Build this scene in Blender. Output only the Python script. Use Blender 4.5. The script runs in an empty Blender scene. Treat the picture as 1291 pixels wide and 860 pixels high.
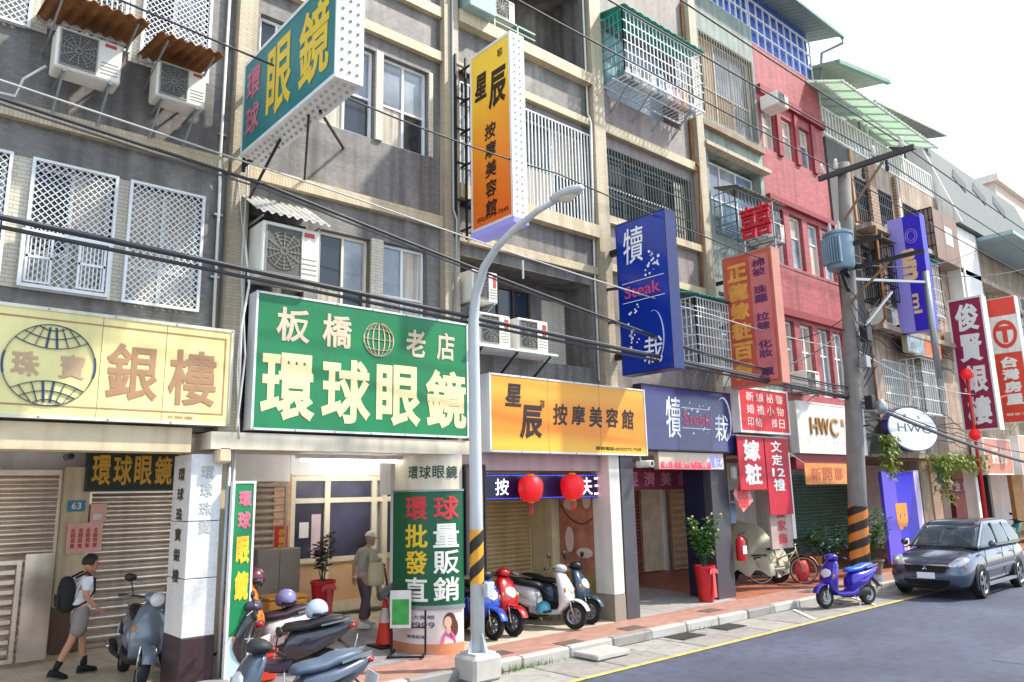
import bpy, bmesh, math, random
from mathutils import Vector, Matrix
random.seed(7)
sc = bpy.context.scene
COL = sc.collection
# ------------------------------------------------------------------ camera
cam_d = bpy.data.cameras.new("camera")
cam = bpy.data.objects.new("camera", cam_d)
COL.objects.link(cam)
sc.camera = cam
YAW, PITCH, ROLL = math.radians(41.374), math.radians(11.322), math.radians(1.222)
_f = Vector((math.sin(YAW)*math.cos(PITCH), math.cos(YAW)*math.cos(PITCH), math.sin(PITCH)))
_r = Vector((math.cos(YAW), -math.sin(YAW), 0))
_d = _f.cross(_r)
_r2 = _r*math.cos(ROLL) + _d*math.sin(ROLL)
_d2 = -_r*math.sin(ROLL) + _d*math.cos(ROLL)
_m = Matrix((_r2, -_d2, -_f)).transposed().to_4x4()
_m.translation = Vector((0, 0, 2.5))
cam.matrix_world = _m
cam_d.sensor_width = 36
cam_d.lens = 968.7/1291*36
cam_d.clip_end = 2000
cam_d.clip_start = 0.05
# ------------------------------------------------------------------ world, sun, exposure
SUN_EL, SUN_ROT = math.radians(49), math.radians(127)
w = bpy.data.worlds.new("World"); sc.world = w; w.use_nodes = True
nt = w.node_tree; N = nt.nodes; N.clear()
sky = N.new('ShaderNodeTexSky'); sky.sky_type = 'NISHITA'; sky.sun_disc = False
sky.sun_elevation = SUN_EL; sky.sun_rotation = SUN_ROT
sky.air_density = 1.0; sky.dust_density = 1.2; sky.ozone_density = 1.0
tc = N.new('ShaderNodeTexCoord')
nz = N.new('ShaderNodeTexNoise'); nz.inputs['Scale'].default_value = 1.6; nz.inputs['Detail'].default_value = 6
mp = N.new('ShaderNodeMapping'); mp.inputs['Scale'].default_value = (1, 1, 2.2); mp.inputs['Location'].default_value = (3.1, .4, .2)
rp = N.new('ShaderNodeValToRGB'); rp.color_ramp.elements[0].position = .36; rp.color_ramp.elements[1].position = .62
rp.color_ramp.elements[0].color = (.12, .12, .12, 1); rp.color_ramp.elements[1].color = (.95, .95, .95, 1)
mx = N.new('ShaderNodeMix'); mx.data_type = 'RGBA'; mx.inputs['B'].default_value = (7.0, 8.0, 9.0, 1)
bg = N.new('ShaderNodeBackground'); bg.inputs['Strength'].default_value = .1
wo = N.new('ShaderNodeOutputWorld')
nt.links.new(tc.outputs['Generated'], mp.inputs['Vector']); nt.links.new(mp.outputs[0], nz.inputs['Vector'])
nt.links.new(nz.outputs['Fac'], rp.inputs[0]); nt.links.new(rp.outputs[0], mx.inputs['Factor'])
nt.links.new(sky.outputs[0], mx.inputs['A']); nt.links.new(mx.outputs['Result'], bg.inputs['Color'])
nt.links.new(bg.outputs[0], wo.inputs[0])
sun_d = bpy.data.lights.new("sun", 'SUN'); sun_d.energy = 2.5; sun_d.angle = math.radians(2.0); sun_d.color = (1, .93, .82)
sun = bpy.data.objects.new("sun", sun_d); COL.objects.link(sun)
_s = Vector((math.sin(SUN_ROT)*math.cos(SUN_EL), math.cos(SUN_ROT)*math.cos(SUN_EL), math.sin(SUN_EL)))
sun.rotation_euler = _s.to_track_quat('Z', 'Y').to_euler()
vs = sc.view_settings
vs.view_transform = 'Standard'; vs.look = 'None'; vs.gamma = 1; vs.use_curve_mapping = False
vs.exposure = 1.36
sc.cycles.use_denoising = True
sc.cycles.max_bounces = 8
sc.cycles.diffuse_bounces = 6
# ------------------------------------------------------------------ materials
def lin(c):
    if isinstance(c, str):
        c = [int(c[i:i+2], 16)/255 for i in (0, 2, 4)]
        return tuple((x/12.92 if x <= .04045 else ((x+.055)/1.055)**2.4) for x in c)
    return tuple(c)
MATS = {}
def mat(name, col='808080', rough=.6, metal=0., var=.12, scale=2.5, bump=0., bscale=60., dirt=0., dirtcol='4a4036',
        spec=.5, coat=0., emit=0., emitcol=None, alpha=1., trans=0., tile=None, mortar=None, msize=.006, streak=True, transl=0., pale=0., aniso=None):
    if name in MATS: return MATS[name]
    m = bpy.data.materials.new(name); m.use_nodes = True
    nt = m.node_tree; N = nt.nodes; L = nt.links
    b = N['Principled BSDF']; c = lin(col)
    b.inputs['Roughness'].default_value = rough; b.inputs['Metallic'].default_value = metal
    b.inputs['Specular IOR Level'].default_value = spec; b.inputs['Coat Weight'].default_value = coat
    b.inputs['Coat Roughness'].default_value = .08
    b.inputs['Transmission Weight'].default_value = trans
    tc = N.new('ShaderNodeTexCoord')
    def noise(sx, sy, sz, scale, det=4):
        mp = N.new('ShaderNodeMapping'); mp.inputs['Scale'].default_value = (sx, sy, sz)
        n = N.new('ShaderNodeTexNoise'); n.inputs['Scale'].default_value = scale; n.inputs['Detail'].default_value = det
        L.new(tc.outputs['Object'], mp.inputs[0]); L.new(mp.outputs[0], n.inputs['Vector'])
        return n.outputs['Fac']
    def mix(f, a, bb, mode='MIX'):
        x = N.new('ShaderNodeMix'); x.data_type = 'RGBA'; x.blend_type = mode
        for k, v in (('Factor', f), ('A', a), ('B', bb)):
            if isinstance(v, (int, float)): x.inputs[k].default_value = v
            elif isinstance(v, tuple): x.inputs[k].default_value = (*v[:3], 1)
            else: L.new(v, x.inputs[k])
        return x.outputs['Result']
    def ramp(v, p0, p1):
        r = N.new('ShaderNodeMapRange'); r.inputs['From Min'].default_value = p0; r.inputs['From Max'].default_value = p1
        r.clamp = True
        L.new(v, r.inputs['Value']); return r.outputs[0]
    hi = tuple(min(1, x*(1+var)) for x in c); lo = tuple(x*(1-var) for x in c)
    out = None; height = None
    if tile:
        cx = N.new('ShaderNodeSeparateXYZ'); L.new(tc.outputs['Object'], cx.inputs[0])
        ad = N.new('ShaderNodeMath'); ad.operation = 'ADD'; L.new(cx.outputs[0], ad.inputs[0]); 
        cb = N.new('ShaderNodeCombineXYZ'); L.new(ad.outputs[0], cb.inputs[0])
        if tile[2] == 'floor':
            L.new(cx.outputs[1], cb.inputs[1])
        else:
            L.new(cx.outputs[1], ad.inputs[1]); L.new(cx.outputs[2], cb.inputs[1])
        bt = N.new('ShaderNodeTexBrick'); L.new(cb.outputs[0], bt.inputs['Vector'])
        bt.inputs['Scale'].default_value = 1; bt.inputs['Brick Width'].default_value = tile[0]; bt.inputs['Row Height'].default_value = tile[1]
        bt.inputs['Mortar Size'].default_value = msize; bt.inputs['Mortar Smooth'].default_value = .2
        bt.offset = tile[3] if len(tile) > 3 else .5
        bt.inputs['Color1'].default_value = (*hi, 1); bt.inputs['Color2'].default_value = (*lo, 1)
        bt.inputs['Mortar'].default_value = (*lin(mortar or '8a8680'), 1)
        out = bt.outputs['Color']; height = bt.outputs['Fac']
        out = mix(ramp(noise(1, 1, 1, .9, 5), .35, .7), out, tuple(x*(1-var*1.2) for x in c)) if False else mix(.35, out, mix(noise(1, 1, 1, 1.1, 5), lo, hi))
    elif var > 0:
        out = mix(ramp(noise(*(aniso or (1, 1, 1)), scale, 6), .3, .7), lo, hi)
    if pale > 0:
        f = ramp(noise(1, 1, .6, 1.3, 8), .56, .72)
        mu = N.new('ShaderNodeMath'); mu.operation = 'MULTIPLY'; mu.inputs[1].default_value = pale; L.new(f, mu.inputs[0])
        out = mix(mu.outputs[0], out, lin('bdb8ae'))
    if dirt > 0:
        base = out if out is not None else c
        f = ramp(noise(3.2, 3.2, .25 if streak else 3.2, 1.6, 7), .44, .7)
        mu = N.new('ShaderNodeMath'); mu.operation = 'MULTIPLY'; mu.inputs[1].default_value = dirt; L.new(f, mu.inputs[0])
        out = mix(mu.outputs[0], base, lin(dirtcol))
        f2 = ramp(noise(1, 1, 1, .7, 6), .5, .8)
        mu2 = N.new('ShaderNodeMath'); mu2.operation = 'MULTIPLY'; mu2.inputs[1].default_value = dirt*.5; L.new(f2, mu2.inputs[0])
        out = mix(mu2.outputs[0], out, lin(dirtcol))
    if out is not None: L.new(out, b.inputs['Base Color'])
    else: b.inputs['Base Color'].default_value = (*c, 1)
    if bump > 0 or (height is not None):
        bp = N.new('ShaderNodeBump'); bp.inputs['Strength'].default_value = bump or .4; bp.inputs['Distance'].default_value = .01
        if height is not None:
            iv = N.new('ShaderNodeMath'); iv.operation = 'SUBTRACT'; iv.inputs[0].default_value = 1; L.new(height, iv.inputs[1])
            L.new(iv.outputs[0], bp.inputs['Height'])
        else: L.new(noise(1, 1, 1, bscale, 3), bp.inputs['Height'])
        L.new(bp.outputs[0], b.inputs['Normal'])
    if transl > 0:
        tb = N.new('ShaderNodeBsdfTranslucent'); tb.inputs[0].default_value = (*c, 1)
        ms = N.new('ShaderNodeMixShader'); ms.inputs[0].default_value = transl
        L.new(b.outputs[0], ms.inputs[1]); L.new(tb.outputs[0], ms.inputs[2]); L.new(ms.outputs[0], N['Material Output'].inputs['Surface'])
    if emit > 0:
        b.inputs['Emission Color'].default_value = (*lin(emitcol or col), 1); b.inputs['Emission Strength'].default_value = emit
    MATS[name] = m
    return m
# ------------------------------------------------------------------ mesh builder
ORG = {}
class MB:
    def __init__(s): s.v = []; s.f = []
    def add(s, vs, fs):
        o = len(s.v); s.v += [tuple(p) for p in vs]; s.f += [tuple(i+o for i in f) for f in fs]; return s
    def box(s, x0, x1, y0, y1, z0, z1):
        vs = [(x, y, z) for z in (z0, z1) for y in (y0, y1) for x in (x0, x1)]
        return s.add(vs, [(0,2,3,1),(4,5,7,6),(0,1,5,4),(2,6,7,3),(0,4,6,2),(1,3,7,5)])
    def rbox(s, x0, x1, y0, y1, z0, z1, b=.02):
        # box with chamfered edges
        X = (x0, x0+b, x1-b, x1); Y = (y0, y0+b, y1-b, y1); Z = (z0, z0+b, z1-b, z1)
        pts = []; key = {}
        for sx in (0, 1):
            for sy in (0, 1):
                for sz in (0, 1):
                    for ax in range(3):
                        p = [X[1+sx], Y[1+sy], Z[1+sz]]
                        p[ax] = (X, Y, Z)[ax][3*(sx, sy, sz)[ax]]
                        key[(sx, sy, sz, ax)] = len(pts); pts.append(p)
        fs = []
        for ax in range(3):
            o = [a for a in range(3) if a != ax]
            for sd in (0, 1):
                q = []
                for (a, b2) in ((0, 0), (1, 0), (1, 1), (0, 1)):
                    t = [0, 0, 0]; t[ax] = sd; t[o[0]] = a; t[o[1]] = b2
                    q.append(key[(*t, ax)])
                fs.append(q if (sd == 1) == (ax != 1) else q[::-1])
        for ax in range(3):   # edges along ax
            o = [a for a in range(3) if a != ax]
            for a in (0, 1):
                for b2 in (0, 1):
                    q = []
                    for t0, fa in ((0, o[0]), (1, o[0]), (1, o[1]), (0, o[1])):
                        t = [0, 0, 0]; t[ax] = t0; t[o[0]] = a; t[o[1]] = b2
                        q.append(key[(*t, fa)])
                    fs.append(q)
        for sx in (0, 1):
            for sy in (0, 1):
                for sz in (0, 1): fs.append([key[(sx, sy, sz, a)] for a in range(3)])
        return s.add(pts, fs)
    def bar(s, p, q, w, h=None, up=(0, 0, 1)):
        h = h or w; p = Vector(p); q = Vector(q); d = (q-p).normalized(); u = Vector(up)
        if abs(d.dot(u)) > .95: u = Vector((0, 1, 0))
        a = d.cross(u).normalized()*w/2; b = a.cross(d).normalized()*h/2
        vs = [p-a-b, p+a-b, p+a+b, p-a+b, q-a-b, q+a-b, q+a+b, q-a+b]
        return s.add(vs, [(3,2,1,0),(4,5,6,7),(0,1,5,4),(1,2,6,5),(2,3,7,6),(3,0,4,7)])
    def tube(s, path, r, n=8, cap=True):
        path = [Vector(p) for p in path]; k = len(path); rs = r if isinstance(r, (list, tuple)) else [r]*k
        o = len(s.v); nrm = None
        for i, p in enumerate(path):
            t = (path[min(i+1, k-1)]-path[max(i-1, 0)]).normalized()
            if nrm is None:
                nrm = t.orthogonal().normalized()
            nrm = (nrm - t*nrm.dot(t)).normalized(); bn = t.cross(nrm)
            for j in range(n):
                a = 2*math.pi*j/n
                s.v.append(tuple(p+(nrm*math.cos(a)+bn*math.sin(a))*rs[i]))
        for i in range(k-1):
            for j in range(n):
                s.f.append((o+i*n+j, o+i*n+(j+1) % n, o+(i+1)*n+(j+1) % n, o+(i+1)*n+j))
        if cap:
            s.f.append(tuple(o+j for j in range(n))[::-1]); s.f.append(tuple(o+(k-1)*n+j for j in range(n)))
        return s
    def rings(s, rings, cap0=True, cap1=True, closed=True):
        o = len(s.v); n = len(rings[0])
        for r in rings: s.v += [tuple(p) for p in r]
        for i in range(len(rings)-1):
            for j in range(n if closed else n-1):
                s.f.append((o+i*n+j, o+i*n+(j+1) % n, o+(i+1)*n+(j+1) % n, o+(i+1)*n+j))
        if cap0: s.f.append(tuple(o+j for j in range(n))[::-1])
        if cap1: s.f.append(tuple(o+(len(rings)-1)*n+j for j in range(n)))
        return s
    def lathe(s, prof, c=(0, 0, 0), axis='z', n=20, arc=None):
        # prof: (radius, height) along axis
        rs = []
        full = arc is None
        a0, a1 = arc or (0, 2*math.pi)
        for r, h in prof:
            ring = []
            for j in range(n if full else n+1):
                a = a0+(a1-a0)*j/n; x, y = r*math.cos(a), r*math.sin(a)
                p = {'z': (x, y, h), 'y': (x, h, y), 'x': (h, x, y)}[axis]
                ring.append((c[0]+p[0], c[1]+p[1], c[2]+p[2]))
            rs.append(ring)
        return s.rings(rs, False, False, closed=full)
    def disc(s, c, r, axis='y', n=20, inner=0):
        return s.lathe([(inner or .0001, 0), (r, 0)], c, axis, n)
    def poly(s, pts): return s.add(pts, [tuple(range(len(pts)))])
    def prism(s, pts, d):
        pts = [Vector(p) for p in pts]; d = Vector(d); n = len(pts)
        vs = pts+[p+d for p in pts]
        return s.add(vs, [tuple(range(n))[::-1], tuple(range(n, 2*n))]+[(i, (i+1) % n, n+(i+1) % n, n+i) for i in range(n)])
    def xf(s, M):
        s.v = [tuple(M @ Vector(p)) for p in s.v]; return s
    def mesh(s, name, org=(0, 0, 0), smooth=False):
        me = bpy.data.meshes.new(name)
        me.from_pydata([(p[0]-org[0], p[1]-org[1], p[2]-org[2]) for p in s.v], [], s.f)
        me.validate(); me.update()
        if smooth:
            me.polygons.foreach_set('use_smooth', [True]*len(me.polygons))
            if smooth is not True and hasattr(me, 'set_sharp_from_angle'): me.set_sharp_from_angle(angle=math.radians(smooth))
        return me
    def build(s, name, m, parent=None, smooth=False):
        org = ORG.get(parent.name, (0, 0, 0)) if parent else (0, 0, 0)
        me = s.mesh(name, org, smooth); me.materials.append(m)
        return link(name, me, parent)
def link(name, data, parent=None):
    o = bpy.data.objects.new(name, data); COL.objects.link(o)
    if parent:
        o.parent = parent; ORG[o.name] = ORG.get(parent.name, (0, 0, 0))
    return o
def tag(o, label=None, cat=None, group=None, kind=None):
    for k, v in (('label', label), ('category', cat), ('group', group), ('kind', kind)):
        if v: o[k] = v
    return o
def thing(name, label, cat, loc=(0, 0, 0), group=None):
    o = bpy.data.objects.new(name, None); COL.objects.link(o); o.location = loc; o.empty_display_size = .2
    ORG[o.name] = tuple(loc)
    return tag(o, label, cat, group)
def kids(o): return [c for c in bpy.data.objects if c.parent == o]
def copy_tree(o, parent=None):
    c = o.copy(); COL.objects.link(c); c.parent = parent
    for ch in list(o.children): copy_tree(ch, c)
    return c
def sell(c, a, b, n=16, e=2.6, plane='xy'):
    r = []
    for j in range(n):
        t = 2*math.pi*j/n; ct, st = math.cos(t), math.sin(t)
        u = a*math.copysign(abs(ct)**(2/e), ct); v = b*math.copysign(abs(st)**(2/e), st)
        r.append({'xy': (c[0]+u, c[1]+v, c[2]), 'yz': (c[0], c[1]+u, c[2]+v), 'xz': (c[0]+u, c[1], c[2]+v)}[plane])
    return r
# frames on which flat print is laid: FY faces the street (-y), FX faces -x (u grows towards the street)
def FY(y): return lambda u, v, n=0: (u, y-n, v)
def FX(x): return lambda u, v, n=0: (x-n, -u, v)
TXT = {}
def glyph(s, bold, res=3, shear=0):
    k = (s, bold, shear)
    if k not in TXT:
        c = bpy.data.curves.new('t', 'FONT'); c.body = s; c.extrude = .004; c.bevel_depth = max(bold, .002); c.bevel_resolution = 1; c.resolution_u = res; c.shear = shear
        o = bpy.data.objects.new('t', c); me = bpy.data.meshes.new_from_object(o)
        vs = [v.co.copy() for v in me.vertices]; fs = [tuple(p.vertices) for p in me.polygons]
        bpy.data.objects.remove(o); bpy.data.curves.remove(c); bpy.data.meshes.remove(me)
        TXT[k] = (vs, fs)
    return TXT[k]
def letter_mesh(mb, s, fr, box, bold=.01, proud=.004, depth=.004, rot=0, shear=0, cuts=0):
    vs, fs = glyph(s, bold, shear=shear)
    if cuts:
        bm = bmesh.new(); bv = [bm.verts.new(v) for v in vs]
        for f in fs:
            try: bm.faces.new([bv[i] for i in f])
            except ValueError: pass
        a, b = min(v.x for v in vs), max(v.x for v in vs)
        for k in range(1, cuts): bmesh.ops.bisect_plane(bm, geom=bm.verts[:]+bm.edges[:]+bm.faces[:], plane_co=(a+(b-a)*k/cuts, 0, 0), plane_no=(1, 0, 0))
        bm.verts.index_update(); vs = [v.co.copy() for v in bm.verts]; fs = [tuple(v.index for v in f.verts) for f in bm.faces]; bm.free()
    if not vs: return mb
    if rot: vs = [Vector((v.y, -v.x, v.z)) for v in vs]
    x0 = min(v.x for v in vs); x1 = max(v.x for v in vs); y0 = min(v.y for v in vs); y1 = max(v.y for v in vs)
    u0, v0, u1, v1 = box
    zm = max(abs(v.z) for v in vs)
    out = [fr(u0+(v.x-x0)/(x1-x0)*(u1-u0), v0+(v.y-y0)/(y1-y0)*(v1-v0), proud+(.5+.5*v.z/zm)*depth) for v in vs]
    return mb.add(out, fs)
def letters(items, fr, m, parent, bold=.01, name='lettering', joined=False, **k):
    # items: (string, u0, v0, u1, v1)
    if joined:
        mb = MB()
        for it in items: letter_mesh(mb, it[0], fr, it[1:5], bold, **k)
        return mb.build(name, m, parent)
    for it in items: letter_mesh(MB(), it[0], fr, it[1:5], bold, **k).build(name, m, parent)
def row(s, u0, v0, u1, v1, gap=.12):
    n = len(s); w = (u1-u0)/(n+(n-1)*gap)
    return [(ch, u0+i*w*(1+gap), v0, u0+i*w*(1+gap)+w, v1) for i, ch in enumerate(s) if ch != ' ']
def stack(s, u0, v0, u1, v1, gap=.12):
    n = len(s); h = (v1-v0)/(n+(n-1)*gap)
    return [(ch, u0, v1-i*h*(1+gap)-h, u1, v1-i*h*(1+gap)) for i, ch in enumerate(s) if ch != ' ']
# common materials
WHITE = mat('white_paint', 'e6e4dd', .45, var=.05, dirt=.25)
WHITEM = mat('white_metal', 'e4e6e6', .35, var=.04, dirt=.15)
GREYM = mat('grey_metal', '9aa0a4', .4, .6, var=.08)
DARKM = mat('dark_metal', '2a2c30', .45, .4, var=.1)
BLACK = mat('black_plastic', '17181b', .45, var=.1)
RUBBER = mat('rubber', '1b1b1d', .85, var=.15)
STEEL = mat('steel', 'b8bcc0', .25, .9, var=.05)
GLASSD = mat('dark_glass', '2b3138', .06, var=.25, scale=.8, spec=.7)
GLASSL = mat('pale_glass', '868e96', .07, var=.5, scale=1.3, spec=.8)
CURT = mat('curtained_glass', 'b5ab9a', .1, var=.4, scale=2.0, spec=.6, aniso=(9, 9, .35))
CABLE = mat('cable_black', '34363c', .55, var=.1)
RED = mat('red_plastic', 'c01520', .4, var=.08)
# ================================================================== ground
ASPH = mat('asphalt', '4c5266', .75, var=.3, scale=.4, bump=.9, bscale=110, dirt=.55, dirtcol='363844', streak=False)
CONC = mat('concrete', '8f8c88', .9, var=.16, scale=1.7, bump=.25, bscale=60, dirt=.4, dirtcol='5a564c', streak=False)
CONC3 = mat('mid_concrete', '9a9792', .9, var=.18, scale=2.1, bump=.25, bscale=55, dirt=.4, dirtcol='5a564c', streak=False)
CONC2 = mat('pale_concrete', 'b2afa9', .85, var=.12, scale=2.5, bump=.2, bscale=50, dirt=.25, dirtcol='6a655a', streak=False)
PAVE = mat('red_pavers', 'a5796c', .8, var=.2, tile=(.2, .1, 'floor'), mortar='8c7f74', msize=.006, dirt=.3, dirtcol='6e6058', streak=False)
def sheet(name, x0, x1, y0, y1, z, m, kind='structure'):
    return tag(MB().poly([(x0, y0, z), (x1, y0, z), (x1, y1, z), (x0, y1, z)]).build(name, m), kind=kind)
sheet('ground', -500, 900, -500, 700, -.06, CONC)
sheet('road', -80, 400, -4.5, 7.8, 0, ASPH)
ASPH2 = mat('painted_tone_patch', '4c4f5e', .85, var=.2, scale=1.2, bump=.5, bscale=120, dirt=.3, dirtcol='3a3b44', streak=False)
ASPH3 = mat('asphalt_sunlit_tone', '525668', .8, var=.2, scale=.8, bump=.5, bscale=150, dirt=.3, dirtcol='40424e', streak=False)  # lighter asphalt colour imitating sunlight on the road
def patch(name, pts, m, z): return tag(MB().poly([(x, y, z) for x, y in pts]).build(name, m), kind='structure')
random.seed(12)
def wob(x0, x1, y0, y1, n=10):
    p = []
    for k in range(n): p.append((x0+(x1-x0)*k/n, y0+random.uniform(-.05, .05)))
    for k in range(n): p.append((x1+random.uniform(-.05, .05)*0, y0+(y1-y0)*k/n))
    for k in range(n): p.append((x1-(x1-x0)*k/n, y1+random.uniform(-.05, .05)))
    return p+[(x0, y1)]
patch('painted_tone_patch', wob(13, 40, 2.8, 4.4), ASPH3, .004)  # lighter sheet: the sunlit stretch of far road painted in, no repair
gut = tag(MB().box(-80, 400, 7.8, 9.0, -.05, -.008).build('gutter', CONC), kind='structure')
mbase = []
for k in range(4):
    mb = MB(); mb.rbox(-.49, .49, -.59, .59, -.05, 0, .012); me = mb.mesh('concrete_slab'); me.materials.append([CONC, CONC3, CONC, CONC3][k]); mbase.append(me)
for i in range(30):
    x = .6+i*1.0; me = mbase[(i*7+i//3) % 4]
    o = link('concrete_slab', me, gut); o.location = (x, 8.4, random.uniform(-.002, .006)); o.rotation_euler = (0, 0, random.uniform(-.006, .006))
# drain grates in the gutter
GRATE = mat('drain_grate', '4c4a48', .6, .5, var=.2)
for gx in (11.6, 12.9, 17.2):
    mb = MB()
    for j in range(9): mb.box(gx-.3, gx+.3, 8.55+j*.045, 8.575+j*.045, .008, .016)
    mb.box(gx-.32, gx-.29, 8.53, 8.96, .008, .018); mb.box(gx+.29, gx+.32, 8.53, 8.96, .008, .018)
    mb.build('drain_grate', GRATE, gut)
YEL = mat('yellow_road_paint', 'd2b464', .7, var=.2, scale=9, dirt=.6, dirtcol='8a7a55', streak=False)
WHP = mat('white_road_paint', 'd8d6d0', .7, var=.12, scale=6, dirt=.35, dirtcol='8a867c', streak=False)
tag(MB().poly([(-40, 7.8, .0125), (200, 7.8, .0125), (200, 7.9, .0125), (-40, 7.9, .0125)]).build('yellow_line', YEL), kind='structure')
wl = MB()
for (a, b) in (((14.6, 7.95), (15.5, 8.9)), ((17.2, 7.95), (18.1, 8.9))):
    wl.poly([(a[0], a[1], .0165), (a[0]+.13, a[1], .0165), (b[0]+.13, b[1], .0165), (b[0], b[1], .0165)])
tag(wl.build('parking_line', WHP), kind='structure')
kerb = tag(MB().box(-80, 400, 9.02, 9.13, -.05, .10).build('kerb', CONC2), kind='structure')
km = []
for k in range(3):
    mb = MB(); mb.rbox(-.495, .495, 0, .16, -.02, .155, .025); me = mb.mesh('kerb_stone'); me.materials.append([CONC2, CONC, CONC2][k]); km.append(me)
for i in range(34):
    o = link('kerb_stone', km[(i*5+i//4) % 3], kerb); o.location = (.5+i, 9.0+random.uniform(-.008, .008), random.uniform(-.006, .004)); o.rotation_euler = (random.uniform(-.02, .02), 0, random.uniform(-.006, .006))
tag(MB().box(-80, 400, 9.16, 10.08, -.05, .14).build('sidewalk', PAVE), kind='structure')
# iron inspection covers let into the sidewalk
IRON = mat('cast_iron', '6b5a52', .7, .3, var=.2)
sw = bpy.data.objects['sidewalk']
for (x, y) in ((7.9, 9.5), (11.0, 9.45), (13.6, 9.6), (17.5, 9.6), (9.3, 9.3)):
    MB().box(x-.25, x+.25, y-.15, y+.15, .135, .147).build('inspection_cover', IRON, sw)
tag(MB().rbox(9.0, 9.75, 8.42, 8.95, .02, .1, .015).build('loose_concrete_slab', CONC2), 'pale concrete slab lying loose in the gutter by the kerb', 'slab')
# grass tufts along the kerb
GRASS = mat('weed_green', '5f7a35', .7, var=.35, scale=9)
mb = MB()
for (cx, cy, n, r) in ((7.75, 8.93, 130, .3), (8.3, 8.95, 60, .25), (6.3, 9.0, 60, .25), (17.9, 8.9, 80, .4), (12.2, 8.97, 30, .3), (4.6, 10.0, 60, .2)):
    for i in range(n):
        x = cx+random.gauss(0, r); y = cy+random.gauss(0, .04); h = random.uniform(.03, .1); a = random.uniform(0, 6.28)
        dx, dy = math.cos(a), math.sin(a); l = random.uniform(.01, .05)
        mb.add([(x-dy*.006, y+dx*.006, .0), (x+dy*.006, y-dx*.006, .0), (x+dx*l, y+dy*l, .02+h)], [(0, 1, 2)])
tag(mb.build('grass', GRASS), 'short weeds growing along the foot of the kerb', 'grass', kind='stuff')

# ================================================================== building helpers
GREY = mat('grey_mosaic_tile', '78746f', .55, var=.24, pale=.5, tile=(.09, .045, 'wall'), mortar='6d6a6e', msize=.005, dirt=.75, dirtcol='45413e')
BEIGE = mat('beige_mosaic_tile', 'c9b999', .55, var=.12, tile=(.045, .2, 'wall'), mortar='9c8f78', msize=.005, dirt=.35, dirtcol='6b5a44')
PIER = mat('cream_strip_tile', 'cfc8b6', .55, var=.08, tile=(.2, .05, 'wall'), mortar='968d7c', msize=.006, dirt=.25, dirtcol='6b5f50')
FASC = mat('stained_cream_stone', 'd2c3a2', .6, var=.15, dirt=.4, dirtcol='8a6b48')
def wall_holes(mb, x0, x1, z0, z1, y, holes, yb, back=True):
    """wall sheet facing the street at depth y with rectangular recesses (hx0,hx1,hz0,hz1,depth); closed box behind to yb"""
    xs = sorted({x0, x1, *[h[0] for h in holes], *[h[1] for h in holes]}); zs = sorted({z0, z1, *[h[2] for h in holes], *[h[3] for h in holes]})
    for i in range(len(xs)-1):
        for j in range(len(zs)-1):
            cx, cz = (xs[i]+xs[i+1])/2, (zs[j]+zs[j+1])/2
            if any(h[0] < cx < h[1] and h[2] < cz < h[3] for h in holes): continue
            mb.poly([(xs[i], y, zs[j]), (xs[i+1], y, zs[j]), (xs[i+1], y, zs[j+1]), (xs[i], y, zs[j+1])])
    for a, b, c, d, e in holes:
        y2 = y+e
        mb.poly([(a, y, c), (b, y, c), (b, y2, c), (a, y2, c)]); mb.poly([(a, y, d), (a, y2, d), (b, y2, d), (b, y, d)])
        mb.poly([(a, y, c), (a, y2, c), (a, y2, d), (a, y, d)]); mb.poly([(b, y, c), (b, y, d), (b, y2, d), (b, y2, c)])
        mb.poly([(a, y2, c), (b, y2, c), (b, y2, d), (a, y2, d)])
    if back:
        mb.poly([(x0, y, z0), (x0, y, z1), (x0, yb, z1), (x0, yb, z0)]); mb.poly([(x1, y, z0), (x1, yb, z0), (x1, yb, z1), (x1, y, z1)])
        mb.poly([(x0, y, z1), (x1, y, z1), (x1, yb, z1), (x0, yb, z1)]); mb.poly([(x0, y, z0), (x0, yb, z0), (x1, yb, z0), (x1, y, z0)])
        mb.poly([(x0, yb, z0), (x0, yb, z1), (x1, yb, z1), (x1, yb, z0)])
    return mb
def window(b, x0, x1, z0, z1, y, fm=None, cols=2, rows=2, split=None, fw=.045, panes=(GLASSD, CURT, GLASSL), fy=.06):
    """window part with its panes as sub-parts; y = front of frame"""
    fm = fm or WHITEM
    mb = MB(); y1 = y+fy
    mb.box(x0, x1, y, y1, z0, z0+fw); mb.box(x0, x1, y, y1, z1-fw, z1); mb.box(x0, x0+fw, y+.002, y1-.002, z0+fw, z1-fw); mb.box(x1-fw, x1, y+.002, y1-.002, z0+fw, z1-fw)
    xs = [x0+fw+(x1-x0-2*fw)*i/cols for i in range(cols+1)]
    zz = [z0+fw, z1-fw] if rows == 1 else ([z0+fw, z0+fw+(z1-z0-2*fw)*split, z1-fw] if (split and rows == 2) else [z0+fw+(z1-z0-2*fw)*i/rows for i in range(rows+1)])
    for x in xs[1:-1]: mb.box(x-fw*.45, x+fw*.45, y+.004, y1-.004, z0+fw, z1-fw)
    for z in zz[1:-1]: mb.box(x0+fw, x1-fw, y+.007, y1-.007, z-fw*.4, z+fw*.4)
    wo = mb.build('window', fm, b)
    for i in range(cols):
        for j in range(len(zz)-1):
            t = random.uniform(-.004, .004)
            p = MB(); yy = y+fy*.55+(.008 if i % 2 else 0)
            p.poly([(xs[i], yy+t, zz[j]), (xs[i+1], yy-t, zz[j]), (xs[i+1], yy-t, zz[j+1]), (xs[i], yy+t, zz[j+1])])
            p.build('pane', random.choice(panes), wo)
    return wo
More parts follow.
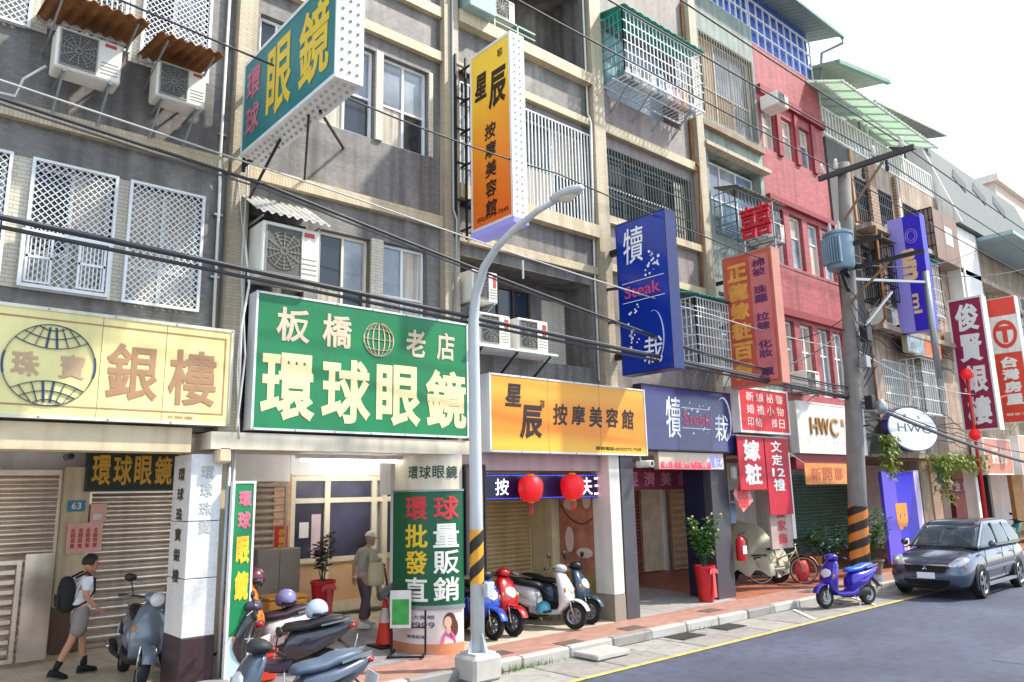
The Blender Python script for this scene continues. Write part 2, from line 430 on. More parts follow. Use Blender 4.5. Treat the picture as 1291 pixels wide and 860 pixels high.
def diamond(mb, x0, x1, z0, z1, y, pitch=.1, r=.005):
    w_, h_ = x1-x0, z1-z0
    n = int((w_+h_)/pitch)+1
    for k in range(1, n):
        t = k*pitch
        # rising
        a = (x0+max(0, t-h_), z0+min(t, h_)); b = (x0+min(t, w_), z0+max(0, t-w_))
        for (p, q, dy) in ((a, b, 0), ((x0+x1-a[0], a[1]), (x0+x1-b[0], b[1]), .004)):
            mb.bar((p[0], y+dy, p[1]), (q[0], y+dy, q[1]), 2*r, 2*r, up=(0, 1, 0))
    return mb
def frame_rect(mb, x0, x1, z0, z1, y0, y1, w):
    mb.box(x0, x1, y0, y1, z0, z0+w); mb.box(x0, x1, y0, y1, z1-w, z1); mb.box(x0, x0+w, y0, y1, z0+w, z1-w); mb.box(x1-w, x1, y0, y1, z0+w, z1-w); return mb
def bars(mb, x0, x1, z0, z1, y, pitch=.12, r=.009, horiz=0, axis='x'):
    n = max(2, round((x1-x0)/pitch))
    for i in range(n+1):
        x = x0+(x1-x0)*i/n
        if axis == 'x': mb.bar((x, y, z0), (x, y, z1), 2*r)
        else: mb.bar((y, x, z0), (y, x, z1), 2*r)
    for k in range(horiz):
        z = z0+(z1-z0)*(k/(horiz-1) if horiz > 1 else .5)
        if axis == 'x': mb.bar((x0, y, z), (x1, y, z), 2*r*1.2)
        else: mb.bar((y, x0, z), (y, x1, z), 2*r*1.2)
    return mb
SHBROWN = mat('bare_steel_shutter', 'dccfc0', .24, .75, var=.12, dirt=.25, dirtcol='6a4a3a')
def roller(b, x0, x1, z0, z1, y, m, pitch=.15, name='roller_shutter', guide=None, slats=True):
    """roller shutter part; each slat a sub-part, curved"""
    g = MB(); g.box(x0-.05, x0, y-.05, y+.05, z0, z1); g.box(x1, x1+.05, y-.05, y+.05, z0, z1); g.box(x0-.05, x1+.05, y-.06, y+.06, z1, z1+.08)
    g.box(x0, x1, y-.03, y+.02, z0, z0+.07)
    o = g.build(name, guide or m, b)
    n = int(round((z1-z0-.07)/pitch)); pitch = (z1-z0-.07)/n
    def sl(mb, z):
        prof = [(.014, 0), (-.012, pitch*.1), (-.03, pitch*.3), (-.035, pitch*.5), (-.03, pitch*.7), (-.01, pitch*.88), (.014, pitch*.93), (.014, pitch)]
        r0 = [(x0, y+a, z+c) for a, c in prof]; r1 = [(x1, y+a, z+c) for a, c in prof]
        mb.rings([r0, r1], False, False, closed=False)
    if slats:
        base = None
        for i in range(n):
            if base is None:
                mb = MB(); sl(mb, z0+.07); base = mb.build('slat', m, o, smooth=40)
            else:
                c = link('slat', base.data, o); c.location = (0, random.uniform(-.002, .002), i*pitch)
    else:
        mb = MB()
        for i in range(n): sl(mb, z0+.07+i*pitch)
        mb.build('slats', m, o, smooth=40)
    return o
def corrugated(mb, x0, x1, y0, y1, z0, z1, waves, amp=.02, along='x'):
    """sloping corrugated sheet from (y0,z0) at the wall to (y1,z1) at the street; waves across x"""
    n = waves*6; a = []; b = []
    for i in range(n+1):
        t = i/n; x = x0+(x1-x0)*t; d = amp*math.sin(t*waves*2*math.pi)
        a.append((x, y0, z0+d)); b.append((x, y1, z1+d))
    mb.rings([a, b, [(p[0], p[1], p[2]-.008) for p in b], [(p[0], p[1], p[2]-.008) for p in a]], False, False, closed=False)
    return mb
ACW = mat('ac_casing', 'e6e3d8', .45, var=.05, dirt=.18, dirtcol='8a7c64')
ACG = mat('ac_fan_grille', '8c8a84', .5, .2, var=.1)
ACD = mat('ac_fan_dark', '55534f', .6, var=.15)
REDL = mat('red_label', 'b8433a', .5, var=.05)
def ac_unit(label, x0, x1, y0, y1, z0, z1, fan=(.05, .62), brk=True, group=None, badge='corner', flat=False):
    """outdoor condenser: casing, fan grille, louvre, feet/bracket. y0 = street side"""
    t = thing('air_conditioner', label, 'air conditioner', ((x0+x1)/2, y1, z0), group)
    MB().rbox(x0, x1, y0, y1, z0, z1, .02).build('casing', ACW, t)
    w_ = x1-x0; h_ = z1-z0
    fx0, fx1 = x0+w_*fan[0], x0+w_*fan[1]; cx = (fx0+fx1)/2; cz = (z0+z1)/2; r = min((fx1-fx0)/2, h_*.44)
    mb = MB(); mb.box(fx0, fx1, y0-.003, y0+.01, z0+h_*.07, z1-h_*.07)
    mb.build('fan_panel', ACD, t)
    g = MB()
    for k in range(1, 6): g.lathe([(r*k/5-.006, -.004), (r*k/5, -.012), (r*k/5+.006, -.004)], (cx, y0-.006, cz), 'y', 24)
    for k in range(12):
        a = k*math.pi/6; g.bar((cx+r*.1*math.cos(a), y0-.014, cz+r*.1*math.sin(a)), (cx+r*math.cos(a), y0-.014, cz+r*math.sin(a)), .008)
    frame_rect(g, fx0, fx1, z0+h_*.07, z1-h_*.07, y0-.016, y0-.002, .015)
    g.build('fan_grille', ACG, t)
    b = MB()
    if badge == 'corner': b.box(x0+w_*.72, x0+w_*.9, y0-.006, y0+.002, z1-h_*.16, z1-h_*.08)
    else: b.box(x0+w_*.8, x0+w_*.93, y0-.006, y0+.002, cz, z1-h_*.12)
    b.build('maker_label', REDL, t)
    lv = MB()
    for k in range(4): lv.box(x0+w_*.68, x1-w_*.05, y0-.005, y0+.002, z0+h_*(.15+.09*k), z0+h_*(.17+.09*k))
    lv.build('louvre', ACG, t)
    # pipes and bracket
    if brk:
        for bx in (x0+w_*.15, x1-w_*.15):
            m_ = MB(); m_.bar((bx, y1+.25, z0-.02), (bx, y0, z0-.02), .03, .03); m_.bar((bx, y1+.25, z0-.42), (bx, y0+.06, z0-.03), .025, .025)
            m_.build('bracket', GREYM, t)
    return t
def sign_panel(t, x0, x1, z0, z1, yf, th, face, frame, fw=.035, name='face_panel'):
    """street-facing box sign: casing and face"""
    MB().box(x0+.005, x1-.005, yf+.02, yf+th, z0+.005, z1-.005).build('casing', frame, t)
    MB().box(x0+fw, x1-fw, yf+.006, yf+.02, z0+fw, z1-fw).build(name, face, t)
    m_ = MB(); frame_rect(m_, x0, x1, z0, z1, yf-.006, yf+.021, fw); m_.build('frame', frame, t)
# ================================================================== bay 1: left house
INT = mat('arcade_plaster', 'e9e6e2', .7, var=.06, dirt=.15, dirtcol='9a8f80')
CEIL = mat('arcade_ceiling', 'e9e6e0', .8, var=.08, dirt=.2)
FLOOR1 = mat('cream_floor_tile', 'c9bca6', .5, var=.1, tile=(.4, .4, 'floor', 0), mortar='8f8474', dirt=.25, streak=False)
FLOOR2 = mat('grey_floor_tile', '8c8a8e', .5, var=.14, tile=(.3, .3, 'floor', 0), mortar='c2beb8', msize=.008, dirt=.2, streak=False)
FLOOR4 = mat('checker_floor_tile', 'a5a39f', .5, var=.15, tile=(.33, .33, 'floor', 0), mortar='d0ccc4', msize=.008, dirt=.2, streak=False)
FLOOR5 = mat('red_floor_tile', 'a8644c', .45, var=.15, tile=(.25, .25, 'floor', 0), mortar='8a6a58', dirt=.2, streak=False)
def arcade_floor(x0, x1, z1, m):
    return tag(MB().add([(x0, 10.085, .15), (x1, 10.085, .15), (x1, 16, z1), (x0, 16, z1), (x0, 10.085, -.05), (x1, 10.085, -.05), (x1, 16, -.05), (x0, 16, -.05)],
               [(0,1,2,3),(0,4,5,1),(1,5,6,2),(2,6,7,3),(3,7,4,0),(7,6,5,4)]).build('arcade_floor', m), kind='structure')
arcade_floor(-4, 3.895, .2, FLOOR1); arcade_floor(3.9, 7.7, .3, FLOOR2); arcade_floor(7.705, 11.6, .2, FLOOR1)
arcade_floor(11.605, 15.3, .3, FLOOR4); arcade_floor(15.305, 18.6, .3, FLOOR5); arcade_floor(18.605, 60, .25, FLOOR5)
def bay_common(t, x0, x1, z1=14.2, holes=(), wallm=None, yb=22, back_y=14.7, shell=True, wy=10.35, inner=True):
    mb = MB(); wall_holes(mb, x0, x1, 3.4, z1, wy, list(holes), yb); mb.build('upper_wall', wallm or GREY, t)
    if inner:
        m_ = MB(); m_.box(x0+.003, x1-.003, back_y+.12, yb, -.05, 3.395); m_.build('shop_wall', INT, t)
        MB().box(x0+.004, x1-.004, 10.62, back_y+.1, 3.36, 3.397).build('ceiling', CEIL, t)
b1 = thing('apartment_house', 'grey tiled house with white diamond grilles above the cream gold-shop sign', 'building', (1.5, 10.3, 0))
H1 = [(.2, 1.2, 5.0, 6.62, .2), (1.42, 2.36, 5.0, 6.62, .2), (2.52, 3.46, 5.0, 6.62, .2),
      (.2, 1.22, 8.29, 9.9, .2), (1.42, 2.36, 8.4, 9.9, .2), (2.5, 3.4, 8.32, 9.9, .2),
      (.2, 1.22, 11.4, 13, .2), (1.42, 2.36, 11.4, 13, .2), (2.5, 3.4, 11.4, 13, .2)]
bay_common(b1, -4, 3.75, holes=H1)
for z0, z1 in ((7.06, 7.26), (10.2, 10.4), (13.3, 13.5)):
    MB().box(-4, 3.745, 10.24, 10.348, z0, z1).build('band', BEIGE, b1)
for (xa, xb) in ((1.2, 1.42), (2.36, 2.52)):
    MB().box(xa+.002, xb-.002, 10.335, 10.349, 5.0, 6.62).build('window_pier', PIER, b1)
    MB().box(xa+.002, xb-.002, 10.335, 10.349, 8.3, 9.9).build('window_pier', PIER, b1)
for h in H1:
    wo = window(b1, h[0]+.02, h[1]-.02, h[2]+.02, h[3]-.02, 10.46, WHITEM, cols=2, rows=2, split=.3, panes=(GLASSD, CURT, CURT, GLASSL))
    g = MB(); frame_rect(g, h[0]-.01, h[1]+.01, h[2]-.01, h[3]+.01, 10.27, 10.315, .035); diamond(g, h[0]+.02, h[1]-.02, h[2]+.02, h[3]-.02, 10.29, .085, .0055)
    g.build('diamond_grille', WHITEM, wo)
# little barred escape gate in front of the middle 2F window
g = MB(); frame_rect(g, 1.37, 2.34, 5.0, 5.7, 10.2, 10.25, .04)
for (a, b) in ((1.43, 1.7), (1.98, 2.28)):
    frame_rect(g, a, b, 5.06, 5.64, 10.205, 10.235, .022); bars(g, a, b, 5.06, 5.64, 10.22, .045, .006); g.box(a, b, 10.205, 10.235, 5.36, 5.39)
g.build('barred_gate', WHITEM, b1)
g = MB(); frame_rect(g, 1.55, 2.3, 8.45, 9.1, 10.2, 10.25, .04); bars(g, 1.6, 2.28, 8.5, 9.05, 10.22, .06, .007); g.build('barred_gate', WHITEM, b1)
# ground floor: beam, left shutter, pier, right shutter
MB().box(-4, 3.44, 10.17, 10.6, 3.12, 3.43).build('beam', FASC, b1)
roller(b1, -.6, 2.84, .2, 2.98, 14.6, SHBROWN, .145)
roller(b1, 3.34, 5.2, .2, 2.68, 14.55, SHBROWN, .15)
CREAMT = mat('cream_wall_panel', 'cdbf9f', .6, var=.1, dirt=.35, dirtcol='7a5a3a')
MB().box(2.9, 3.28, 14.4, 14.8, .9, 3.1).build('pier', CREAMT, b1)
MB().box(2.89, 3.29, 14.39, 14.81, .2, .9).build('pier_base', mat('brown_base', '5e4232', .6, dirt=.3), b1)
# steel side gate with louvres before the left shutter
g = MB(); frame_rect(g, .6, 2.3, .25, 1.7, 13.75, 13.82, .06); g.box(2.34, 2.72, 13.74, 13.83, .25, 1.78)
for k in range(9): g.box(2.38, 2.68, 13.73, 13.745, .4+k*.145, .45+k*.145)
for k in range(9): g.box(.68, 2.22, 13.76, 13.8, .38+k*.14, .44+k*.14)
g.build('folding_gate', SHBROWN, b1)
# column
STONE = mat('white_granite', 'd5d6d6', .35, var=.1, scale=30, dirt=.12)
DKST = mat('dark_granite', '3a2c30', .3, var=.15, scale=20)
c1 = MB()
for z0, z1 in ((.86, 1.55), (1.56, 2.25), (2.26, 3.1)):
    c1.rbox(3.45, 3.85, 10.15, 10.8, z0, z1, .006)
c1o = c1.build('column', STONE, b1)
MB().rbox(3.44, 3.86, 10.14, 10.81, .1, .857, .01).build('column_base', DKST, c1o)
MB().box(3.846, 3.96, 10.25, 10.8, .1, 3.1).build('column_return', CREAMT, b1)
MB().rbox(3.55, 3.98, 9.86, 10.14, .1, .34, .015).build('step_block', CONC, b1)
GOLD = mat('gold_paint', '8a6428', .4, .3, var=.2)
letters(stack('環球珠寶銀樓', -10.60, 1.5, -10.36, 2.93, .55), FX(3.45), mat('bronze_letters', '4f4028', .4, .4, var=.2), c1o, .02)
letters(stack('環球珠寶', 3.58, 2.1, 3.74, 2.95, .4), FY(10.15), mat('etched_grey', 'aeb0b2', .5), c1o, .01)
# ---- cream gold-shop sign
CREAM = mat('cream_sign_face', 'eadf9a', .45, var=.08, scale=1.2, dirt=.28, dirtcol='b09a5c')
s1 = thing('shop_sign', 'long cream gold-shop sign with blue globe emblem and faded brown characters', 'sign', (1.9, 10.3, 3.45))
sign_panel(s1, -2.0, 3.88, 3.46, 4.75, 10.05, .24, CREAM, mat('cream_frame', 'ddd9c4', .5, dirt=.3), .04)
FADED = mat('faded_brown_paint', 'a8805e', .5, var=.12, scale=5)
mb = MB()
frame_rect(mb, -1.9, 3.78, 3.6, 4.62, 10.052, 10.055, .02); mb.build('border_line', FADED, s1)
letters([('銀', 2.35, 3.72, 2.95, 4.42), ('樓', 3.07, 3.7, 3.67, 4.42)], FY(10.055), FADED, s1, .022)
letters([('珠', 1.38, 3.93, 1.66, 4.22), ('寶', 1.85, 3.93, 2.13, 4.22)], FY(10.055), mat('very_faded_paint', 'bd9f7c', .5), s1, .03)
letters([('02 2960 5886', 3.1, 3.53, 3.4, 3.57)], FY(10.055), FADED, s1, .0, joined=True)
NAVY = mat('navy_line', '2c4468', .5)
def globe_lines(t, cx, cz, r, fr, m, lw, full=True):
    mb = MB()
    def P(a, b): return Vector(fr(cx+a*r, cz+b*r, .008))
    def poly(pts):
        for p, q in zip(pts, pts[1:]): mb.bar(p, q, lw, .006)
    poly([P(math.cos(a*math.pi/24), math.sin(a*math.pi/24)) for a in range(49)])
    if full:
        for lat in (-.5, 0, .5):
            k = math.sqrt(1-lat*lat); poly([P(x*k/12, lat+.12*(1-(x/12)**2)*(1 if lat > 0 else -1 if lat < 0 else 0)) for x in range(-12, 13)])
        for lo in (-.75, -.4, 0, .4, .75): poly([P(lo*math.cos(a*math.pi/24), math.sin(a*math.pi/24)) for a in range(-12, 13)])
    else:
        for sgn in (1, -1):
            def arc(v0, dip): # latitude arcs cut into the caps
                k = math.sqrt(max(0, 1-v0*v0)); return [P(k*x/12, sgn*(v0-dip*(1-(x/12)**2))) for x in range(-12, 13)]
            poly(arc(.62, .22)); poly(arc(.8, .16)); poly(arc(.95, .1))
            for lo in (-.62, -.36, -.12, .12, .36, .62):
                pts = []
                for k in range(8):
                    v = .62-.22*(1-(lo/.78)**2)+(.93-(.62-.22*(1-(lo/.78)**2)))*k/7
                    pts.append(P(lo*(1-.45*k/7), sgn*v))
                poly(pts)
    mb.build('globe_emblem', m, t)
globe_lines(s1, 1.76, 4.08, .47, FY(10.055), NAVY, .024, full=False)
# ---- dark green board over the shutter
DGRN = mat('dark_green_board', '1c2c1c', .5, var=.1)
YELP = mat('yellow_paint', 'd6a52a', .45, var=.1)
bd = thing('shop_board', 'dark green board with gold characters hung above the right steel shutter', 'sign', (3.8, 14.4, 2.72))
MB().box(3.2, 4.62, 14.36, 14.44, 2.72, 3.36).build('face_panel', DGRN, bd)
mb = MB(); frame_rect(mb, 3.18, 4.64, 2.7, 3.38, 14.34, 14.445, .03); mb.build('frame', mat('green_frame', '2c3f28', .5), bd)
letters(row('環球眼鏡', 3.27, 2.8, 4.55, 3.3, .14), FY(14.36), YELP, bd, .022)
# ---- small plates on the pier
hp = thing('house_number_plate', 'small blue house number plate on the cream pier', 'plate', (3.05, 14.4, 2.4))
MB().box(2.96, 3.22, 14.385, 14.397, 2.38, 2.56).build('plate', mat('plate_blue', '2f7fa0', .4), hp)
letters([('63', 3.02, 2.42, 3.16, 2.53)], FY(14.385), WHITE, hp, .02)
nb = thing('notice_board', 'pink notice board with red writing on the pier between shutters', 'notice', (3.15, 14.36, 1.6))
PINK = mat('pink_board', 'd9a89c', .5, var=.08)
MB().box(2.98, 3.5, 14.33, 14.38, 1.72, 2.2).build('board', PINK, nb)
MB().box(3.3, 3.54, 14.34, 14.37, 2.2, 2.5).build('panel', PINK, nb)
MB().box(3.34, 3.48, 14.325, 14.338, 2.24, 2.34).build('slot', WHITE, nb)
for k in range(4): letters(stack('金銀買賣', 3.03+k*.11, 1.8, 3.1+k*.11, 2.12), FY(14.33), RED, nb, .01, joined=True)
# security camera and lamp under the beam
def cctv(label, x, y, z, s=1):
    t = thing('security_camera', label, 'camera', (x, y, z))
    MB().lathe([(.001, -.14*s), (.045*s, -.14*s), (.05*s, .1*s), (.001, .1*s)], (x, y, z), 'y', 14).build('body', mat('cam_body', '3a3a3c', .4) if s < 1.2 else WHITE, t, smooth=40)
    MB().lathe([(.001, -.145*s), (.03*s, -.145*s), (.03*s, -.135*s)], (x, y, z), 'y', 12).build('lens', BLACK, t)
    MB().tube([(x, y+.05*s, z+.04*s), (x, y+.08*s, z+.22*s)], .012).build('mount', WHITE, t)
cctv('small dark security camera hanging under the cream beam', 2.35, 11.6, 3.12)
lp = thing('wall_lamp', 'small cream bulkhead lamp at the top of the white granite column', 'lamp', (3.85, 10.1, 3.0))
MB().rbox(3.72, 3.9, 9.98, 10.14, 2.98, 3.2, .03).build('shade', FASC, lp); MB().tube([(3.83, 10.08, 3.2), (3.85, 10.2, 3.32)], .015).build('arm', DARKM, lp)
# ---- air conditioners with rusty corrugated hoods
RUST = mat('rusty_iron', '94602f', .8, var=.3, scale=5, dirt=.3, dirtcol='3f2a1a', bump=.2)
def hood(label, x0, x1, y0, y1, zb, zf, m, waves):
    t = thing('corrugated_hood', label, 'awning', ((x0+x1)/2, y0, zb))
    corrugated(MB(), x0, x1, y0, y1, zb, zf, waves, .022).build('sheet', m, t, smooth=50)
    for x in (x0+.12, x1-.12):
        MB().bar((x, y0, zb-.5), (x, y1+.08, zf-.04), .022).build('stay', GREYM, t)
    return t
ac_unit('larger air conditioner under the left rusty hood on the grey house', 1.44, 2.16, 9.72, 10.05, 7.6, 8.13)
ac_unit('smaller air conditioner under the right rusty hood on the grey house', 2.58, 3.2, 9.72, 10.05, 7.62, 8.12)
hood('wide rusty corrugated hood over the larger left air conditioner', 1.28, 2.34, 10.33, 9.25, 8.5, 8.3, RUST, 8)
hood('narrow rusty corrugated hood over the second air conditioner', 2.46, 3.28, 10.33, 9.28, 8.42, 8.24, RUST, 7)
pt = thing('drain_pipe', 'tall thin white drain pipe at the corner of the left house', 'pipe', (3.62, 10.28, 3.4))
MB().tube([(3.66, 10.29, 14), (3.64, 10.29, 7.3), (3.62, 10.22, 7.1), (3.66, 10.29, 6.8), (3.68, 10.29, 4.8)], .022).build('pipe', WHITE, pt, smooth=True)
mb = MB()
for z in (5.5, 6.4, 7.6, 9, 10.6): mb.box(3.6, 3.72, 10.28, 10.345, z, z+.03)
mb.build('clamp', GREYM, pt)

# ================================================================== bay 2: optician's house
b2 = thing('apartment_house', 'grey tiled house with corner pilasters above the green optician sign', 'building', (5.8, 10.3, 0))
H2 = [(4.15, 4.75, 8.35, 9.8, .2), (5.1, 6.16, 8.33, 9.95, .22), (6.3, 7.25, 8.33, 9.95, .22), (4.0, 5.0, 5.0, 6.55, .2), (5.24, 6.12, 5.0, 6.58, .22), (6.34, 7.22, 5.0, 6.6, .22),
      (4.4, 5.4, 11.5, 13, .2), (6.1, 7.2, 11.5, 13, .2)]
bay_common(b2, 3.755, 7.5, holes=H2)
for k, h in enumerate(H2):
    if k == 3: continue
    window(b2, h[0]+.01, h[1]-.01, h[2]+.01, h[3]-.01, 10.44, WHITEM if k != 4 else mat('cream_frame2', 'd8d0bd', .5), cols=2, rows=2, split=.45, panes=(GLASSD, GLASSL, CURT, GLASSL))
MB().box(6.162, 6.298, 10.30, 10.349, 8.33, 9.95).build('window_pier', PIER, b2)
MB().box(7.252, 7.33, 10.31, 10.349, 8.33, 9.95).build('window_pier', PIER, b2)
MB().box(6.122, 6.338, 10.30, 10.349, 5.0, 6.6).build('window_pier', PIER, b2)
for z0, z1 in ((7.06, 7.26), (10.22, 10.4), (11.1, 11.3), (13.3, 13.5)):
    MB().box(4.06, 7.495, 10.24, 10.348, z0, z1).build('band', BEIGE, b2)
PIL = mat('pilaster_tile', 'b9ac93', .55, var=.12, tile=(.2, .045, 'wall'), mortar='8d826f', msize=.005, dirt=.4, dirtcol='5b4c3a')
MB().box(3.78, 4.05, 10.2, 10.5, 3.4, 14.2).build('pilaster', PIL, b2)
MB().box(7.505, 7.82, 10.2, 10.5, 3.4, 14.2).build('pilaster', PIL, b2)
MB().box(3.62, 7.9, 9.98, 10.6, 3.16, 3.38).build('beam', mat('cream_beam', 'ddd3bd', .55, dirt=.3, dirtcol='7a6a50'), b2)
# fluorescent batten under the beam
fl = thing('tube_lamp', 'long fluorescent batten under the beam before the optician door', 'lamp', (6.2, 10.8, 3.0))
MB().box(5.2, 7.0, 10.72, 10.86, 3.1, 3.16).build('housing', WHITE, fl); MB().tube([(5.25, 10.79, 3.07), (6.95, 10.79, 3.07)], .018).build('tube', mat('lit_tube', 'fff6e4', .4, emit=5, emitcol='ffffff'), fl)
il = thing('ceiling_lamp', 'lit ceiling lamp in the arcade before the optician door', 'lamp', (8.2, 13.4, 3.3))
MB().box(7.3, 8.7, 13.3, 13.5, 3.3, 3.355).build('housing', WHITE, il); MB().tube([(7.35, 13.4, 3.27), (8.65, 13.4, 3.27)], .03).build('tube', mat('lit_tube2', 'fff6e4', .4, emit=26, emitcol='ffffff'), il)
# dark shutter and cabinet
SHDARK = mat('dull_shutter', 'a09080', .45, .4, var=.15, dirt=.3, dirtcol='4a3a30')
roller(b2, 5.3, 6.72, .3, 2.75, 14.45, SHDARK, .13)
MB().box(5.25, 6.8, 14.4, 14.8, 2.85, 3.36).build('shutter_box', INT, b2)
cb = thing('metal_cabinet', 'tall grey brown metal cabinet before the dull shutter', 'cabinet', (6.35, 13.9, .3))
CABM = mat('cabinet_metal', '8d8378', .5, .3, var=.1)
MB().rbox(5.95, 6.78, 13.8, 14.3, .26, 1.62, .01).build('body', CABM, cb)
for x in (5.97, 6.375): MB().box(x, x+.385, 13.785, 13.798, .32, 1.58).build('door', CABM, cb)
# shop front: cream frame, door with dark glass, orange-cream lower panels
CRF = mat('cream_timber', 'e6dcc0', .5, var=.06, dirt=.15)
PAN = mat('peach_panel', 'dcb488', .55, var=.08, dirt=.1)
SHOPG = mat('shop_glass', '3a3a50', .06, var=.6, scale=1.5, spec=.7)
sf = MB(); fy0, fy1 = 14.5, 14.6
for x in (6.86, 7.62, 8.72, 8.98, 10.0): sf.box(x, x+.12, fy0, fy1, .28, 2.95)
for z in (.28, 1.25, 2.42, 2.86): sf.box(6.98, 10.0, fy0+.006, fy1-.006, z, z+(.2 if z < .3 else .1))
sfo = sf.build('shop_front', CRF, b2)
for (a, b) in ((6.98, 7.62), (7.74, 8.72), (9.1, 10.0)):
    MB().box(a, b, 14.55, 14.57, .48, 1.25).build('lower_panel', PAN, sfo)
    MB().box(a, b, 14.55, 14.565, 1.35, 2.42).build('pane', SHOPG, sfo)
    MB().box(a, b, 14.55, 14.565, 2.52, 2.86).build('transom_pane', SHOPG, sfo)
MB().box(6.86, 10.1, 14.5, 14.8, 2.965, 3.36).build('bulkhead', INT, b2)
MB().box(6.5, 6.855, 14.42, 14.8, .3, 3.0).build('poster_pier', mat('poster_wall', 'c49a78', .6, var=.25, scale=6), b2)
rp_ = thing('red_couplet', 'red paper couplet with gold characters pasted beside the optician door', 'poster', (6.65, 14.4, 1.4))
MB().box(6.54, 6.8, 14.405, 14.415, 1.35, 2.0).build('paper', RED, rp_); letters(stack('恭喜發財', 6.6, 1.4, 6.74, 1.95), FY(14.405), YELP, rp_, .02, joined=True)
for (x, z, ww, hh) in ((7.1, 1.75, .2, .3), (7.36, 1.3, .2, .9)):
    pp = thing('paper_notice', 'small white paper notice on the dark door glass' if ww*hh < .1 else 'long pale pink paper notice on the door glass', 'notice', (x, 14.54, z))
    MB().box(x, x+ww, 14.542, 14.546, z, z+hh).build('paper', WHITE if ww*hh < .1 else mat('pale_pink', 'd8c0c4', .6), pp)
# ---- rounded corner pier with green panel
cp = thing('rounded_pier', 'rounded cream pier carrying green panels and an advert at the optician corner', 'pier', (7.2, 10.3, .1))
def roundp(r_out, z0, z1, x0=6.98, x1=7.66, yf=9.98, yb=10.9, R=.6):
    pts = [(x1, yf-r_out)]
    for k in range(9):
        a = math.pi/2*k/8; pts.append((x0+R-(R+r_out)*math.sin(a), yf+R-(R+r_out)*math.cos(a)))
    pts += [(x0-r_out, yb), (x1, yb)]
    return [[(p[0], p[1], z) for p in pts] for z in (z0, z1)]
CRP = mat('cream_pier', 'd6cdb8', .5, var=.06, dirt=.2)
MB().rings(roundp(0, .12, 3.16)).build('pier_body', CRP, cp, smooth=30)
GREENP = mat('green_panel', '0f5a3a', .35, var=.08)
def curved_band(r, z0, z1, m, name): MB().rings(roundp(r, z0, z1)).build(name, m, cp, smooth=30)
curved_band(.03, .86, 2.58, GREENP, 'green_panel')
for _a, _b in ((.8, .86), (2.58, 2.61)): MB().rings(roundp(.045, _a, _b)).build('panel_trim', GREYM, cp, smooth=30)
curved_band(.012, .3, .8, mat('advert_paper', 'e3d6cf', .5, var=.08, scale=3), 'advert'); curved_band(.014, .12, .3, mat('advert_orange', 'cf8a64', .5, var=.12, scale=4), 'advert_foot')
def FC(r):  # flat print wrapped on the rounded pier; u = arc length measured leftwards from the right edge
    def fr(u, v, n=0):
        u = -u; x0, yf, R = 6.98, 9.98, .6; L1 = 7.66-(x0+R); rr = R+r+n
        if u <= L1: return (7.66-u, yf-r-n, v)
        a = (u-L1)/R
        if a <= math.pi/2: return (x0+R-rr*math.sin(a), yf+R-rr*math.cos(a), v)
        return (x0-r-n, yf+R+(a-math.pi/2)*R, v)
    return fr
REDP = mat('red_letter', 'c8323c', .45); WHL = mat('white_letter', 'e8e8e0', .45, var=.03); YLL = mat('yellow_letter', 'e6c02a', .45, var=.05)
fc = FC(.03)
letters([('球', -.5, 2.14, -.1, 2.5)], fc, REDP, cp, .022, cuts=9); letters([('環', -.98, 2.14, -.58, 2.5)], fc, REDP, cp, .022, cuts=9)
letters([('量', -.5, 1.72, -.1, 2.08), ('販', -.5, 1.32, -.1, 1.68), ('銷', -.5, .92, -.1, 1.28), ('直', -.98, .92, -.58, 1.28)], fc, WHL, cp, .02, cuts=9)
letters([('批', -.98, 1.72, -.58, 2.08), ('發', -.98, 1.32, -.58, 1.68)], fc, YLL, cp, .022, cuts=9)
letters(row('環球眼鏡', -.95, 2.78, -.1, 2.98, .1), FC(0), mat('dark_green_letter', '24432e', .5), cp, .015, cuts=4)
# printed advert: woman in pink, phone digits
fa = FC(.012)
def blob(mb, fr, cx, cy, rx, ry, n=18, a0=0): mb.add([fr(cx+rx*math.cos(2*math.pi*k/n), cy+ry*math.sin(2*math.pi*k/n), .004) for k in range(n)], [tuple(range(n))])
mb = MB(); blob(mb, fa, -.25, .62, .1, .13); blob(mb, fa, -.19, .52, .08, .14); mb.build('printed_hair', mat('print_brown', '5a3328', .6), cp)
mb = MB(); fa2 = FC(.0135); blob(mb, fa2, -.28, .61, .06, .085); blob(mb, fa2, -.27, .5, .035, .06); mb.build('printed_face', mat('print_skin', 'e0b59c', .6), cp)
mb = MB(); fa3 = FC(.0145); mb.add([fa3(u, v, .004) for u, v in ((-.4, .3), (-.37, .42), (-.31, .5), (-.24, .49), (-.17, .42), (-.15, .3))], [tuple(range(6))]); mb.build('printed_dress', mat('print_pink', 'd6649a', .6), cp)
letters([('大大開眼', -.95, .66, -.48, .72), ('9999', -.9, .53, -.48, .62), ('專業配鏡', -.95, .38, -.6, .43)], fa, mat('print_purple', '6a5a78', .6), cp, .01, cuts=10)
# ---- vertical red-lettered sign at the pier's right
vsn = thing('narrow_sign', 'narrow dark vertical sign with red and white characters beside the lamp post', 'sign', (7.9, 10, 1.3))
MB().box(7.7, 8.08, 9.93, 10.0, 1.3, 2.98).build('face_panel', mat('dark_brown_panel', '4a3434', .4, var=.1), vsn)
mb = MB(); frame_rect(mb, 7.68, 8.1, 1.28, 3.0, 9.915, 10.01, .03); mb.build('frame', DARKM, vsn)
letters(stack('參報之正', 7.78, 1.42, 8.02, 2.9, .2), FY(9.93), mat('pink_letter', 'e27070', .4, emit=.25), vsn, .025)
